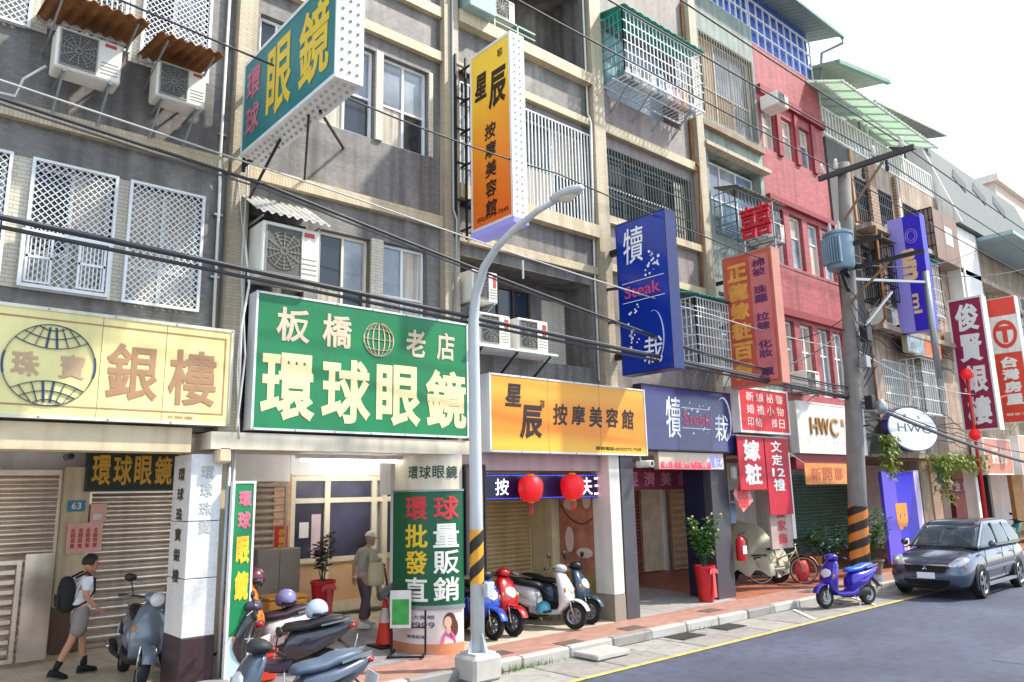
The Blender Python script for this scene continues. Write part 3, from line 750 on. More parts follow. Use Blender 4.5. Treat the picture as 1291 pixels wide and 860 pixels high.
# ---- green main sign
GREEN = mat('green_sign_face', '087a48', .4, var=.1, scale=1.5, dirt=.2, dirtcol='24543a')
CRL = mat('cream_letter', 'ecd9a4', .45, var=.05); PKL = mat('faded_pink_letter', 'dcbfa6', .5, var=.1, scale=8)
s2 = thing('shop_sign', 'big green optician sign with cream characters and globe emblem', 'sign', (6, 10.2, 3.41))
sign_panel(s2, 4.12, 7.78, 3.42, 5.33, 9.95, .26, GREEN, WHITEM, .03)
letters([(ch, 4.23+i*.9, 3.56, 4.23+i*.9+.8, 4.5) for i, ch in enumerate('環球眼鏡')], FY(9.956), CRL, s2, .03)
letters([('板', 4.42, 4.66, 4.92, 5.15), ('橋', 5.12, 4.66, 5.6, 5.15), ('老', 6.55, 4.66, 6.92, 5.1), ('店', 7.14, 4.66, 7.5, 5.12)], FY(9.956), PKL, s2, .022)
globe_lines(s2, 6.06, 4.86, .26, FY(9.956), PKL, .016)
MB().box(4.15, 4.3, 10.21, 10.35, 3.6, 5.2).build('bracket', DARKM, s2)
# ---- teal projecting sign
TEAL = mat('teal_sign_face', '08777a', .4, var=.1, scale=1.5, dirt=.15, dirtcol='2a5a58')
s3 = thing('projecting_sign', 'teal projecting sign with yellow characters and bulb studded edges', 'sign', (3.78, 10, 7.2))
MB().box(3.8, 4.12, 7.215, 9.885, 7.2, 8.54).build('casing', WHITE, s3)
MB().box(3.78, 3.8, 7.23, 9.87, 7.22, 8.52).build('face_panel', TEAL, s3)
mb = MB()
for (a, b, c, d) in ((7.2, 9.9, 7.17, 7.22), (7.2, 9.9, 8.52, 8.57), (7.2, 7.23, 7.22, 8.52), (9.87, 9.9, 7.22, 8.52)): mb.box(3.77, 4.13, a, b, c, d)
mb.build('frame', WHITEM, s3)
YBR = mat('brush_yellow', 'e3c030', .45, var=.08, scale=5); PKR = mat('brush_pink', 'c96a80', .5, var=.12, scale=6)
letters([('環', -9.78, 7.92, -9.32, 8.36), ('球', -9.78, 7.38, -9.32, 7.82)], FX(3.78), PKR, s3, .022)
letters([('眼', -9.1, 7.36, -8.36, 8.38), ('鏡', -8.16, 7.36, -7.38, 8.38)], FX(3.78), YBR, s3, .022)
mb = MB(); BULB = mat('bulb_glass', 'b9b4a8', .3, var=.2)
for x in (3.85, 3.95, 4.05):
    for k in range(10): mb.lathe([(.001, -.03), (.018, -.02), (.022, 0)], (x, 7.2, 7.28+k*.13), 'y', 8)
    for k in range(20):
        mb.lathe([(.001, -.03), (.018, -.02), (.022, 0)], (x, 7.3+k*.132, 7.168), 'z', 8)
tag(mb.build('bulbs', BULB, s3), kind='stuff')
IRONB = mat('black_iron', '232226', .6, .3, var=.15)
mb = MB()
for z in (7.5, 8.3, 7.2): mb.bar((3.95, 9.88, z), (3.95, 10.36, z), .05)
mb.bar((3.86, 9.98, 7.0), (3.86, 9.98, 8.6), .04); mb.bar((3.95, 8.2, 7.15), (4.9, 10.24, 7.26), .03); mb.bar((4.0, 8.0, 7.15), (5.6, 10.34, 8.0), .03)
mb.bar((3.95, 9.0, 7.15), (4.05, 10.24, 6.7), .03)
mb.build('bracket', IRONB, s3)
# ---- condenser with corrugated hood
ac_unit('cream air conditioner under a grey corrugated hood above the green sign', 4.09, 4.95, 9.78, 10.3, 5.5, 6.3, fan=(.06, .68), brk=False)
GALV = mat('galvanised_sheet', 'c4c5c0', .5, .2, var=.12, dirt=.25)
hood('grey corrugated hood over the cream air conditioner', 3.95, 5.05, 10.33, 9.65, 6.82, 6.38, GALV, 9)
# ================================================================== bay 3: massage shop house
b3 = thing('apartment_house', 'grey tiled house with barred window and open balcony above the orange massage sign', 'building', (9.6, 10.3, 0))
H3 = [(7.9, 11.45, 8.0, 10.0, .35), (7.88, 11.3, 4.95, 6.68, .75), (8.2, 11.35, 11.45, 13.4, 1.1)]
bay_common(b3, 7.825, 11.44, holes=H3, inner=False)
for z0, z1 in ((6.9, 7.06), (7.68, 7.95), (10.2, 10.36), (11.15, 11.4), (13.4, 13.55)):
    MB().box(7.825, 11.43, 10.16 if z0 in (7.68, 11.15) else 10.24, 10.348, z0, z1).build('band', BEIGE, b3)
MB().box(11.45, 11.8, 10.18, 10.5, 3.4, 14.2).build('pilaster', PIL, b3)
wo = window(b3, 7.92, 11.4, 8.02, 9.98, 10.56, WHITEM, cols=4, rows=2, split=.5, panes=(GLASSL, CURT, GLASSD))
g = MB(); bars(g, 7.92, 11.42, 8.0, 10.0, 10.3, .095, .011, 2); g.build('bar_grille', WHITEM, wo)
window(b3, 8.9, 10.2, 5.5, 6.5, 11.0, mat('brown_frame', '4a3428', .5), cols=3, rows=1, panes=(GLASSD,))
MB().box(10.25, 10.55, 11.03, 11.09, 5.0, 5.95).build('orange_shutter', mat('orange_board', 'c06a3c', .6, var=.15), b3)
MB().box(10.55, 11.2, 11.04, 11.09, 5.0, 6.4).build('cream_panel', PIER, b3)
ac_unit('upper beige air conditioner with red vertical badge high in the balcony', 7.9, 8.46, 9.95, 10.4, 5.78, 6.33, badge='side')
ac_unit('white air conditioner left of the pair on the balcony ledge above the orange sign', 7.95, 8.65, 9.85, 10.2, 5.0, 5.56, badge='side', brk=False)
ac_unit('white air conditioner right of the pair on the balcony ledge above the orange sign', 8.83, 9.56, 9.85, 10.2, 5.0, 5.58, badge='side', brk=False)
lg = thing('steel_ledge', 'thin steel ledge carrying two white air conditioners above the orange sign', 'ledge', (8.8, 10.3, 4.95))
MB().box(7.85, 9.75, 9.8, 10.34, 4.955, 4.99).build('plate', WHITEM, lg)
for x in (8.0, 8.8, 9.6): MB().bar((x, 10.34, 4.6), (x, 9.85, 4.94), .03).build('brace', DARKM, lg)
ac_unit('white air conditioner high on the fourth floor balcony behind the orange projecting sign', 8.75, 9.3, 10.25, 10.55, 11.7, 12.2, fan=(.05, .7), brk=False)
aw = thing('steel_stand', 'small pale green steel stand under the fourth floor air conditioner', 'stand', (9, 10.4, 11.4))
mb = MB()
for x in (8.72, 9.32):
    for y in (10.22, 10.56): mb.bar((x, y, 11.42), (x, y, 11.7), .03)
mb.bar((8.7, 10.22, 11.685), (9.8, 10.22, 11.685), .03); mb.bar((8.7, 10.22, 11.55), (9.8, 10.22, 11.55), .02); mb.build('legs', mat('pale_green_steel', '8db8a0', .5), aw)
bx = thing('planter_box', 'grey green box standing on the fourth floor ledge beside the orange sign', 'box', (8.0, 10.2, 11.4))
MB().rbox(7.9, 8.55, 9.95, 10.3, 11.4, 11.95, .02).build('body', mat('greygreen_box', '8aa09a', .6), bx); MB().box(7.88, 8.57, 9.93, 10.32, 11.9, 11.94).build('rim', GREYM, bx)
# ground floor
PINKB = mat('pinkish_beam', 'b89a9c', .6, var=.08, dirt=.15)
MB().box(7.9, 11.36, 10.3, 11.1, 2.92, 3.35).build('beam', PINKB, b3)
SHGOLD = mat('gold_beige_shutter', 'd2b688', .45, .1, var=.08, dirt=.25, dirtcol='7a5a3a')
roller(b3, 7.85, 11.08, .17, 2.5, 12.2, SHGOLD, .085, slats=False)
MB().box(7.8, 11.4, 12.15, 12.7, 2.55, 3.39).build('shutter_box', INT, b3)
MB().box(11.14, 11.36, 11.55, 12.3, .16, 2.6).build('side_post', mat('beige_post', 'd8c59c', .6, dirt=.2), b3)
MB().box(11.36, 11.56, 10.55, 22, .1, 3.39).build('side_wall', mat('olive_wall', 'a89c64', .6, var=.15, scale=3), b3)
MB().prism([(7.72, 12.2, .1), (7.84, 12.14, .1), (10.3, 14.55, .1), (10.12, 14.6, .1)], (0, 0, 3.25)).build('party_wall', INT, b3)
MB().box(7.72, 11.6, 14.75, 22, .1, 3.39).build('shop_wall', INT, b3)
MB().box(7.72, 11.36, 11.12, 14.7, 3.36, 3.395).build('ceiling', CEIL, b3)
WPIER = mat('white_stone_pier', 'd8d4ca', .5, var=.06, dirt=.15)
MB().rbox(11.3, 11.6, 10.08, 10.55, .62, 3.35, .008).build('white_pier', WPIER, b3); MB().box(11.295, 11.605, 10.075, 10.56, .1, .615).build('pier_base', mat('greige_base', '8f8578', .6), b3)
# photo mural on the side wall (faces -x)
mu = thing('wall_mural', 'large massage photo mural of bare legs and stones on the side wall', 'mural', (11.35, 11, .8))
MURAL = mat('mural_skin', 'b9785e', .5, var=.45, scale=2.6)
pts = [(-11.52, 1.02), (-11.2, .9), (-10.8, .92), (-10.57, 1.05), (-10.57, 2.6), (-11.52, 2.6)]
MB().prism([FX(11.352)(u, v) for u, v in pts], (-.008, 0, 0)).build('print', MURAL, mu)
fm = FX(11.343)
def strip(mb, pts, w):
    for (a, b), (c, d) in zip(pts, pts[1:]): mb.bar(fm(a, b, .002), fm(c, d, .002), .006, w, up=(0, 0, 1))
for _p in ([(-11.5, 2.3), (-11.35, 2.12), (-11.2, 2.0), (-11.05, 1.93), (-10.9, 1.9), (-10.75, 1.93), (-10.6, 2.02)],):
    mb = MB(); strip(mb, _p, .03); mb.build('print_line', mat('mural_dark', '5a3a38', .5), mu)
for (u, v, a, b) in ((-10.85, 1.35, .22, .1), (-11.2, 2.3, .2, .12), (-10.75, 2.4, .12, .2), (-11.25, 1.6, .12, .25)):
    mb = MB(); blob(mb, fm, u, v, a, b); mb.build('print_highlight', mat('mural_pale', 'e6cfc4', .5, var=.1), mu)
# LED sign and lanterns
led = thing('led_sign', 'long dark blue running LED sign under the pinkish beam', 'sign', (9.6, 10.9, 2.55))
MB().rbox(7.95, 11.5, 10.4, 10.55, 2.42, 2.86, .01).build('case', mat('led_case', '161c4a', .3, var=.2), led)
LEDR = mat('led_red', 'ff3040', .4, emit=1.6); LEDW = mat('led_white', 'dce4ff', .4, emit=1.2); LEDB = mat('led_blue', '3a50ff', .4, emit=1.5)
mb = MB()
for x in range(60):
    for z in (2.44, 2.84): mb.box(8.0+x*.058, 8.02+x*.058, 10.394, 10.4, z-.006, z+.006)
tag(mb.build('blue_dots', LEDB, led), kind='stuff')
letters([('按', 8.7, 2.5, 9.0, 2.78)], FY(10.4), LEDW, led, .0); letters([('按', 10.35, 2.46, 10.75, 2.82)], FY(10.4), LEDR, led, .01)
letters([('夫', 10.85, 2.47, 11.15, 2.8), ('王', 11.2, 2.47, 11.44, 2.8)], FY(10.4), mat('led_pink', 'ffb0b8', .4, emit=1.5), led, .01)
LANT = mat('lantern_red', 'd8141e', .5, var=.12, emit=.12, emitcol='ff2020')
def lantern(label, x, y, z, r=.25):
    t = thing('red_lantern', label, 'lantern', (x, y, z))
    mb = MB(); n = 20; R = []
    for k in range(11):
        a = math.pi*(k/10-.5); rr = r*(.35+.65*math.cos(a)); zz = z+r*1.05*math.sin(a)
        R.append([(x+rr*(1+.06*(j % 2)+.05*math.sin(j*1.9+k))*math.cos(2*math.pi*j/n), y+rr*(1+.06*(j % 2)+.05*math.sin(j*1.9+k))*math.sin(2*math.pi*j/n), zz) for j in range(n)])
    mb.rings(R).build('paper_body', LANT, t, smooth=True)
    MB().lathe([(.06, r*1.0), (.07, r*1.18), (.001, r*1.18)], (x, y, z), 'z', 12).build('cap', YELP, t)
    MB().lathe([(.001, -r*1.15), (.06, -r*1.15), (.06, -r*.98)], (x, y, z), 'z', 12).build('base_ring', YELP, t)
    mb = MB()
    for k in range(7): mb.bar((x+.03*math.cos(k), y+.03*math.sin(k), z-r*1.1), (x+.04*math.cos(k), y+.04*math.sin(k), z-r*2.0), .008)
    mb.build('tassel', RED, t)
    MB().tube([(x, y, z+r*1.1), (x, y, 2.95)], .006).build('cord', RED, t)
lantern('left red lantern hanging before the blue LED sign', 9.3, 10.15, 2.6, .215)
lantern('right red lantern hanging before the blue LED sign', 10.35, 10.15, 2.62, .215)
# ---- orange street sign
def sunset(name, stops=((.25, 'f0b43a'), (.42, 'e8881c'), (.8, 'ea8a20'), (1., 'f0a838'))):
    m = bpy.data.materials.new(name); m.use_nodes = True; N = m.node_tree.nodes; L = m.node_tree.links; b = N['Principled BSDF']
    tc = N.new('ShaderNodeTexCoord'); sp = N.new('ShaderNodeSeparateXYZ'); L.new(tc.outputs['Generated'], sp.inputs[0])
    nz = N.new('ShaderNodeTexNoise'); nz.inputs['Scale'].default_value = 1.2; L.new(tc.outputs['Generated'], nz.inputs['Vector'])
    ad = N.new('ShaderNodeMath'); ad.operation = 'MULTIPLY_ADD'; ad.inputs[1].default_value = .35; L.new(nz.outputs['Fac'], ad.inputs[0]); L.new(sp.outputs[2], ad.inputs[2])
    r = N.new('ShaderNodeValToRGB'); e = r.color_ramp.elements
    e[0].position = stops[0][0]; e[0].color = (*lin(stops[0][1]), 1); e[1].position = stops[1][0]; e[1].color = (*lin(stops[1][1]), 1)
    for p, c in stops[2:]: x = e.new(min(p, 1)); x.color = (*lin(c), 1)
    L.new(ad.outputs[0], r.inputs[0]); L.new(r.outputs[0], b.inputs['Base Color']); b.inputs['Roughness'].default_value = .35
    b.inputs['Emission Strength'].default_value = 0
    return m
ORF = sunset('orange_sign_face')
INKB = mat('brush_black', '2a1608', .5)
s4 = thing('shop_sign', 'orange massage shop sign with black brush characters behind the lamp post', 'sign', (10.3, 10.2, 3.2))
sign_panel(s4, 8.23, 12.34, 3.21, 4.55, 9.95, .28, ORF, WHITEM, .03)
letters([('星', 8.58, 4.0, 8.95, 4.4), ('辰', 8.9, 3.45, 9.45, 4.05)], FY(9.956), INKB, s4, .035, shear=.12)
letters([(c, 9.72+i*.47, 3.72+(.02 if i % 2 else 0), 9.72+i*.47+.37, 4.12) for i, c in enumerate('按摩美容館')], FY(9.956), INKB, s4, .024, shear=.08)
letters([('容', 9.4, 4.02, 9.52, 4.16)], FY(9.956), INKB, s4, .0)
letters([('服務電話:(02)2272-7245', 10.82, 3.29, 12.15, 3.37)], FY(9.956), INKB, s4, .01, joined=True)
# ---- orange projecting sign
s5 = thing('projecting_sign', 'tall orange projecting massage sign with white bulb edge', 'sign', (7.9, 10, 7))
MB().box(7.92, 8.2, 8.87, 9.95, 6.97, 10.28).build('casing', WHITE, s5)
MB().box(7.9, 7.92, 8.9, 9.92, 7.0, 10.25).build('face_panel', sunset('orange_tall_face', ((.15, 'f06a1c'), (.5, 'f5861c'), (.78, 'f7a522'), (.98, 'fbd040'))), s5)
mb = MB()
for (a, b, c, d) in ((8.85, 9.96, 6.95, 7.0), (8.85, 9.96, 10.25, 10.3), (8.85, 8.9, 7.0, 10.25), (9.92, 9.96, 7.0, 10.25)): mb.box(7.89, 8.21, a, b, c, d)
mb.build('frame', WHITEM, s5)
mb = MB()
for x in (7.98, 8.1):
    for k in range(26): mb.lathe([(.001, -.025), (.015, -.018), (.018, 0)], (x, 8.85, 7.06+k*.125), 'y', 7)
tag(mb.build('bulbs', BULB, s5), kind='stuff')
ff = FX(7.9)
letters([('星', -9.83, 9.35, -9.5, 9.85), ('辰', -9.45, 9.05, -8.98, 9.75)], ff, INKB, s5, .035, shear=.12)
letters([('容', -9.2, 9.95, -9.05, 10.1)], ff, INKB, s5, 0)
letters([(c, -9.57, 8.52-i*.35, -9.27, 8.82-i*.35) for i, c in enumerate('按摩美容館')], ff, INKB, s5, .025, shear=.08)
letters([('(02)2272-7245', -9.8, 7.08, -8.98, 7.17)], ff, INKB, s5, .01, joined=True)
MB().box(7.885, 8.215, 8.84, 9.97, 6.85, 6.94).build('light_box', mat('violet_light_box', '7a78b8', .4, emit=.3), s5)
mb = MB()
for z in (7.1, 7.6, 8.3, 8.95, 9.55, 10.2):
    mb.bar((7.93, 9.95, z), (7.93, 10.36, z), .03); mb.bar((8.17, 9.95, z), (8.17, 10.36, z), .03); mb.bar((7.93, 10.3, z), (8.17, 10.3, z), .03)
for x in (7.7, 7.93): mb.bar((x, 10.14, 6.9), (x, 10.14, 10.4), .035)
for z in (6.95, 7.6, 8.3, 8.95, 9.55, 10.2): mb.bar((7.7, 10.14, z), (7.93, 10.14, z), .03); mb.bar((7.7, 10.14, z), (7.7, 10.36, z), .03)
mb.build('bracket', IRONB, s5)

# ================================================================== bay 4: steak house
b4 = thing('apartment_house', 'grey brown house with caged balcony and dark bars above the steak shop', 'building', (13.4, 10.3, 0))
BRGREY = mat('brown_grey_tile', '8f8581', .6, pale=.3, var=.2, tile=(.09, .045, 'wall'), mortar='68605c', msize=.004, dirt=.4, dirtcol='5a4638')
H4 = [(11.95, 14.95, 8.3, 9.9, .3), (12.1, 14.8, 11.2, 13.3, .5), (14.0, 15.1, 5.3, 6.9, .3), (12.2, 13.3, 5.2, 6.8, .2)]
bay_common(b4, 11.805, 15.2, z1=15.0, holes=H4, wallm=BRGREY, inner=False)
for z0, z1 in ((10.2, 10.42), (8.12, 8.29), (7.06, 7.22)):
    MB().box(11.805, 15.19, 10.22, 10.348, z0, z1).build('band', BEIGE, b4)
MB().box(15.205, 15.5, 10.15, 10.5, 3.4, 15.0).build('pilaster', PIL, b4)
wo = window(b4, 11.98, 14.9, 8.32, 9.88, 10.5, WHITEM, cols=4, rows=2, split=.5, panes=(GLASSD, GLASSD, GLASSL))
g = MB(); bars(g, 11.97, 14.93, 8.3, 9.88, 10.28, .1, .012, 4); g.build('bar_grille', mat('dark_green_iron', '2c3a34', .5, .3), wo)
MB().box(14.45, 14.88, 10.42, 10.46, 8.34, 9.8).build('cream_panel', PIER, b4)
window(b4, 14.02, 15.08, 5.32, 6.88, 10.5, WHITEM, cols=2, rows=2, split=.5)
window(b4, 12.22, 13.28, 5.22, 6.78, 10.46, WHITEM, cols=2, rows=2, split=.5)
MB().box(12.15, 14.75, 10.8, 10.84, 11.25, 13.25).build('balcony_door', mat('balcony_blue', '9aa6b4', .3, var=.2, scale=1.2), b4)
# protruding cages
TEALM = mat('teal_steel', '3f9a90', .45, .2, var=.1)
def cage(label, x0, x1, y0, y1, z0, z1, m, top, pitch=.13, hz=7, xb=0):
    t = thing('window_cage', label, 'cage', ((x0+x1)/2, y1, z0))
    g = MB(); bars(g, x0, x1, z0, z1, y0, pitch, .009, hz); g.build('front_bars', m, t)
    for x in (x0, x1):
        g = MB(); bars(g, y0, y1, z0, z1, x, pitch, .009, hz, axis='y'); g.build('side_bars', m if x == x1 or not xb else xb, t)
    g = MB()
    n = int((x1-x0)/.14)
    for k in range(n+1): g.bar((x0+(x1-x0)*k/n, y0, z0), (x0+(x1-x0)*k/n, y1, z0), .018)
    for y in (y0, (y0+y1)/2, y1): g.bar((x0, y, z0-.012), (x1, y, z0-.012), .03)
    g.build('floor_bars', m, t)
    g = MB(); corrugated(g, x0-.05, x1+.05, y1, y0-.12, z1+.22, z1+.06, 12, .015); g.build('canopy', top, t, smooth=50)
    for k in range(4):
        x = x0+(x1-x0)*(k+.5)/4; MB().bar((x, y1, z0-.55), (x, y0+.15, z0-.03), .025).build('brace', GREYM, t)
    return t
GRNC = mat('green_canopy', '2f9a7c', .5, var=.1)
cage('white barred balcony cage with green canopy on the fourth floor', 11.85, 14.75, 9.6, 10.34, 11.38, 12.85, WHITEM, GRNC, xb=TEALM)
cage('small white barred window cage with teal top beside the blue steak sign', 14.15, 15.9, 9.85, 10.34, 5.27, 6.78, WHITEM, TEALM, pitch=.11, hz=8)
for k in range(9):
    x = 12.1+k*.3; h = random.uniform(.2, .6)
    tag(MB().rbox(x, x+.22, 9.8, 10.05, 11.42, 11.42+h, .02).build('storage_box', random.choice([WHITE, mat('pale_pink2', 'd0a8a8', .6), mat('pale_blue2', '98a8bc', .6), PAN, GREYM])), ['leftmost', 'second', 'third', 'fourth', 'fifth', 'sixth', 'seventh', 'eighth', 'ninth'][k]+' small box from the left inside the fourth floor balcony cage', 'box', 'boxes in the balcony cage')
# ground floor pillars
DKP = mat('dark_pillar', '4a484e', .4, var=.1); NVP = mat('navy_pillar', '262644', .25, var=.2)
MB().rbox(11.64, 12.02, 10.08, 10.6, .1, 3.35, .008).build('pillar', DKP, b4)
MB().rbox(14.95, 15.62, 10.3, 11.05, .1, 3.35, .008).build('pillar', DKP, b4)
MB().box(14.935, 14.949, 10.5, 11.05, .2, 3.0).build('pillar_glass', NVP, b4)
MB().box(11.6, 15.2, 10.2, 10.6, 3.36, 3.398).build('soffit_beam', DKP, b4)
roller(b4, 12.3, 15.2, .3, 2.7, 14.5, mat('rose_shutter', '9a5a52', .5, .1, var=.1, dirt=.2), .1, slats=False)
MB().box(11.6, 15.3, 14.62, 22, .1, 3.39).build('shop_wall', INT, b4)
MB().box(11.6, 15.2, 10.62, 14.6, 3.35, 3.395).build('ceiling', CEIL, b4)
# ---- steak street sign
STK = mat('indigo_sign_face', '35346e', .18, var=.3, scale=.7, spec=.6)
STKB = mat('blue_sign_face', '0a309a', .2, var=.15, scale=1, spec=.6)
s6 = thing('shop_sign', 'indigo steak shop sign with white calligraphy and small red word', 'sign', (14, 10.3, 3.34))
sign_panel(s6, 12.42, 15.95, 3.34, 4.72, 10.1, .22, STK, DARKM, .03)
HAIR = mat('white_brush', 'e8eaf2', .45)
letters([('犢', 13.2, 3.62, 13.72, 4.5), ('栽', 14.95, 3.6, 15.5, 4.2)], FY(10.106), HAIR, s6, .005, shear=.1)
PINKW = mat('rose_word', 'c8486a', .45)
letters([('Steak', 13.8, 3.92, 14.85, 4.2)], FY(10.106), PINKW, s6, .01)
mb = MB(); mb.box(13.75, 14.8, 10.1, 10.105, 4.28, 4.295); mb.box(13.75, 14.8, 10.1, 10.105, 3.84, 3.855)
def brush(mb, fr, pts, w):
    for k, ((a, b), (c, d)) in enumerate(zip(pts, pts[1:])):
        t = math.sin(math.pi*(k+.7)/(len(pts)))*w
        mb.bar(fr(a, b, .003), fr(c, d, .003), max(.008, t), .005, up=(0, 1, 0) if True else None)
brush(mb, FY(10.106), [(15.35+.28*math.cos(a), 4.1+.5*math.sin(a)) for a in [x*math.pi/12 for x in range(-5, 9)]], .06)
mb.build('brush_stroke', HAIR, s6)
def dots(fr, seq, m, t):
    mb = MB()
    for (u, v, r) in seq: blob(mb, fr, u, v, r, r, 9)
    tag(mb.build('splash_dots', m, t), kind='stuff')
random.seed(3)
dots(FY(10.106), [(13.85+random.random()*1.0, 3.72+random.random()*.7, random.uniform(.008, .03)) for _ in range(26)], HAIR, s6)
# ---- blue projecting steak sign
s7 = thing('projecting_sign', 'tall blue projecting steak sign with white calligraphy', 'sign', (11.7, 10, 4.8))
MB().box(11.66, 11.95, 8.65, 9.9, 4.79, 7.9).build('casing', mat('blue_case', '0c2a88', .3), s7)
MB().box(11.64, 11.66, 8.66, 9.89, 4.8, 7.89).build('face_panel', STKB, s7)
mb = MB()
for (a, b, c, d) in ((8.64, 9.91, 4.77, 4.8), (8.64, 9.91, 7.89, 7.92), (8.64, 8.66, 4.8, 7.89), (9.89, 9.91, 4.8, 7.89)): mb.box(11.635, 11.96, a, b, c, d)
mb.build('frame', mat('navy_frame', '0b1c5c', .4), s7)
f7 = FX(11.64)
letters([('犢', -9.72, 7.0, -9.2, 7.75), ('栽', -9.35, 4.92, -8.88, 5.45)], f7, HAIR, s7, .005, shear=.1)
letters([('Steak', -9.75, 6.3, -8.85, 6.55)], f7, PINKW, s7, .012)
mb = MB(); mb.bar(f7(-9.8, 6.62, .003), f7(-8.75, 6.62, .003), .012); mb.bar(f7(-9.8, 6.22, .003), f7(-8.75, 6.22, .003), .012)
brush(mb, f7, [(-9.05+.22*math.cos(a), 5.45+.5*math.sin(a)) for a in [x*math.pi/12 for x in range(-6, 8)]], .05)
mb.build('brush_stroke', HAIR, s7)
dots(f7, [(-9.2+random.random()*.35, 6.65+random.random()*.7, random.uniform(.01, .035)) for _ in range(20)]+[(-9.7+random.random()*.3, 5.3+random.random()*.85, random.uniform(.01, .035)) for _ in range(20)], HAIR, s7)
mb = MB()
for z in (5.2, 7.4): mb.bar((11.8, 9.9, z), (11.8, 10.36, z), .12)
for z in (5.9, 6.6): mb.bar((11.75, 9.9, z), (11.6, 10.2, z), .05)
mb.build('bracket', IRONB, s7)
# LED box, maroon banner, cctv
lb = thing('led_box', 'lit white LED box with red flame row under the steak sign', 'sign', (14, 10.2, 2.95))
MB().rbox(12.95, 15.3, 10.16, 10.3, 2.96, 3.33, .01).build('case', mat('led_box_face', 'cbb8a4', .4), lb)
mb = MB(); random.seed(5)
for k in range(90): x = 13.0+random.random()*1.75; mb.box(x, x+.035, 10.152, 10.16, 2.98, 3.0+random.random()**2*.14)
tag(mb.build('flame_row', LEDR, lb), kind='stuff')
letters([('星', 14.75, 3.02, 14.97, 3.26), ('比', 15.02, 3.02, 15.22, 3.26)], FY(10.16), LEDB, lb, .01)
bn = thing('maroon_banner', 'maroon banner with pale characters inside the steak shop arcade', 'banner', (14.8, 11.6, 2.5))
MB().box(13.3, 15.9, 11.5, 11.53, 2.55, 3.05).build('cloth', mat('maroon_cloth', '7a1c3c', .6, var=.15), bn)
letters(row('經濟美食', 13.45, 2.63, 15.7, 2.97, .5), FY(11.5), mat('dusty_pink_letter', 'b87a90', .6), bn, .02)
cctv('white bullet security camera at the top of the dark steak pillar', 12.2, 9.95, 3.05, 1.5)

# panel seams and bolt heads on the large street signs
SEAM = mat('panel_seam', '5a5648', .6)
def seams(t, xs, z0, z1, y, bolts=True):
    for x in xs: MB().box(x-.003, x+.003, y-.0015, y+.001, z0, z1).build('panel_seam', SEAM, t)
def boltset(t, x0, x1, z0, z1, y, n):
    mb = MB()
    for k in range(n):
        x = x0+(x1-x0)*k/(n-1)
        for z in (z0, z1): mb.lathe([(.001, -.008), (.012, -.006), (.014, 0)], (x, y, z), 'y', 8)
    tag(mb.build('bolts', GREYM, t), kind='stuff')
seams(s1, (-.1, 1.0, 2.28, 3.02), 3.5, 4.71, 10.056); boltset(s1, -1.9, 3.85, 3.48, 4.73, 10.044, 9)
seams(s2, (5.35, 6.56), 3.45, 5.3, 9.956); boltset(s2, 4.15, 7.75, 3.435, 5.315, 9.944, 7)
seams(s4, (9.6, 10.97), 3.24, 4.52, 9.956); boltset(s4, 8.26, 12.3, 3.225, 4.535, 9.944, 7)
seams(s6, (13.6, 14.8), 3.37, 4.69, 10.106)
# small clutter on the facades: meter boxes, pipes, loose wires
def clutter_pipe(label, pts, r, m): tag(MB().tube(pts, r, 8).build('wall_pipe', m, smooth=True), label, 'pipe')
clutter_pipe('grey pipe running down the pilaster right of the green sign', [(7.66, 10.17, 14), (7.66, 10.17, 7.4), (7.7, 10.12, 7.2), (7.66, 10.17, 5.2)], .025, GREYM)
clutter_pipe('cream pipe beside the balcony of the massage house', [(11.38, 10.3, 13.9), (11.38, 10.3, 10.5), (11.36, 10.2, 10.25), (11.38, 10.3, 7.0), (11.38, 10.3, 4.7)], .022, WHITE)
clutter_pipe('rusty brown pipe down the corner of the steak house', [(15.14, 10.3, 14.8), (15.14, 10.3, 10.5), (15.16, 10.14, 10.3), (15.14, 10.3, 7.1)], .03, RUST)
clutter_pipe('white hose looping from the cream air conditioner', [(4.0, 10.2, 6.2), (3.98, 10.05, 5.9), (4.02, 9.98, 5.4), (3.95, 10.0, 4.8), (3.97, 10.02, 3.5)], .016, WHITE)
clutter_pipe('grey condensate hose under the left rusty hood', [(1.4, 10.0, 7.7), (1.2, 10.1, 7.5), (1.15, 10.2, 7.3), (.6, 10.22, 7.28)], .016, WHITE)
# ================================================================== bay 5: narrow grey-green house
GGRN = mat('grey_green_plaster', '87948c', .7, var=.16, pale=.3, dirt=.6, dirtcol='565048')
BRWN = mat('weathered_brown', '8d7862', .6, var=.25, scale=2, dirt=.4, dirtcol='54402e')
b5 = thing('apartment_house', 'narrow grey green house with brown barred windows between the grey and red houses', 'building', (17, 10.3, 0))
H5 = [(15.85, 18.45, 11.95, 14.45, .25), (15.9, 18.35, 8.9, 11.0, .35), (15.9, 18.3, 5.3, 7.3, .3)]
bay_common(b5, 15.505, 18.55, z1=15.6, holes=H5, wallm=GGRN, inner=False)
wo = window(b5, 15.88, 18.42, 11.97, 14.42, 10.5, mat('cream_frame3', 'd9d2c0', .5), cols=3, rows=2, split=.4, panes=(mat('brown_pane', '9a8468', .3, var=.3, scale=1.5), mat('brown_pane2', 'b09a7c', .3, var=.3, scale=1.5), GLASSL))
g = MB(); bars(g, 15.88, 18.42, 11.97, 14.42, 10.36, .12, .008, 2); g.build('bar_grille', mat('faded_iron', '8c8070', .6), wo)
wo = window(b5, 15.92, 18.33, 8.92, 10.9, 10.6, WHITEM, cols=3, rows=2, split=.5, panes=(mat('blue_pane', '6f8aa0', .15, var=.3), GLASSL))
window(b5, 15.92, 18.28, 5.32, 7.28, 10.55, WHITEM, cols=3, rows=2, split=.5)
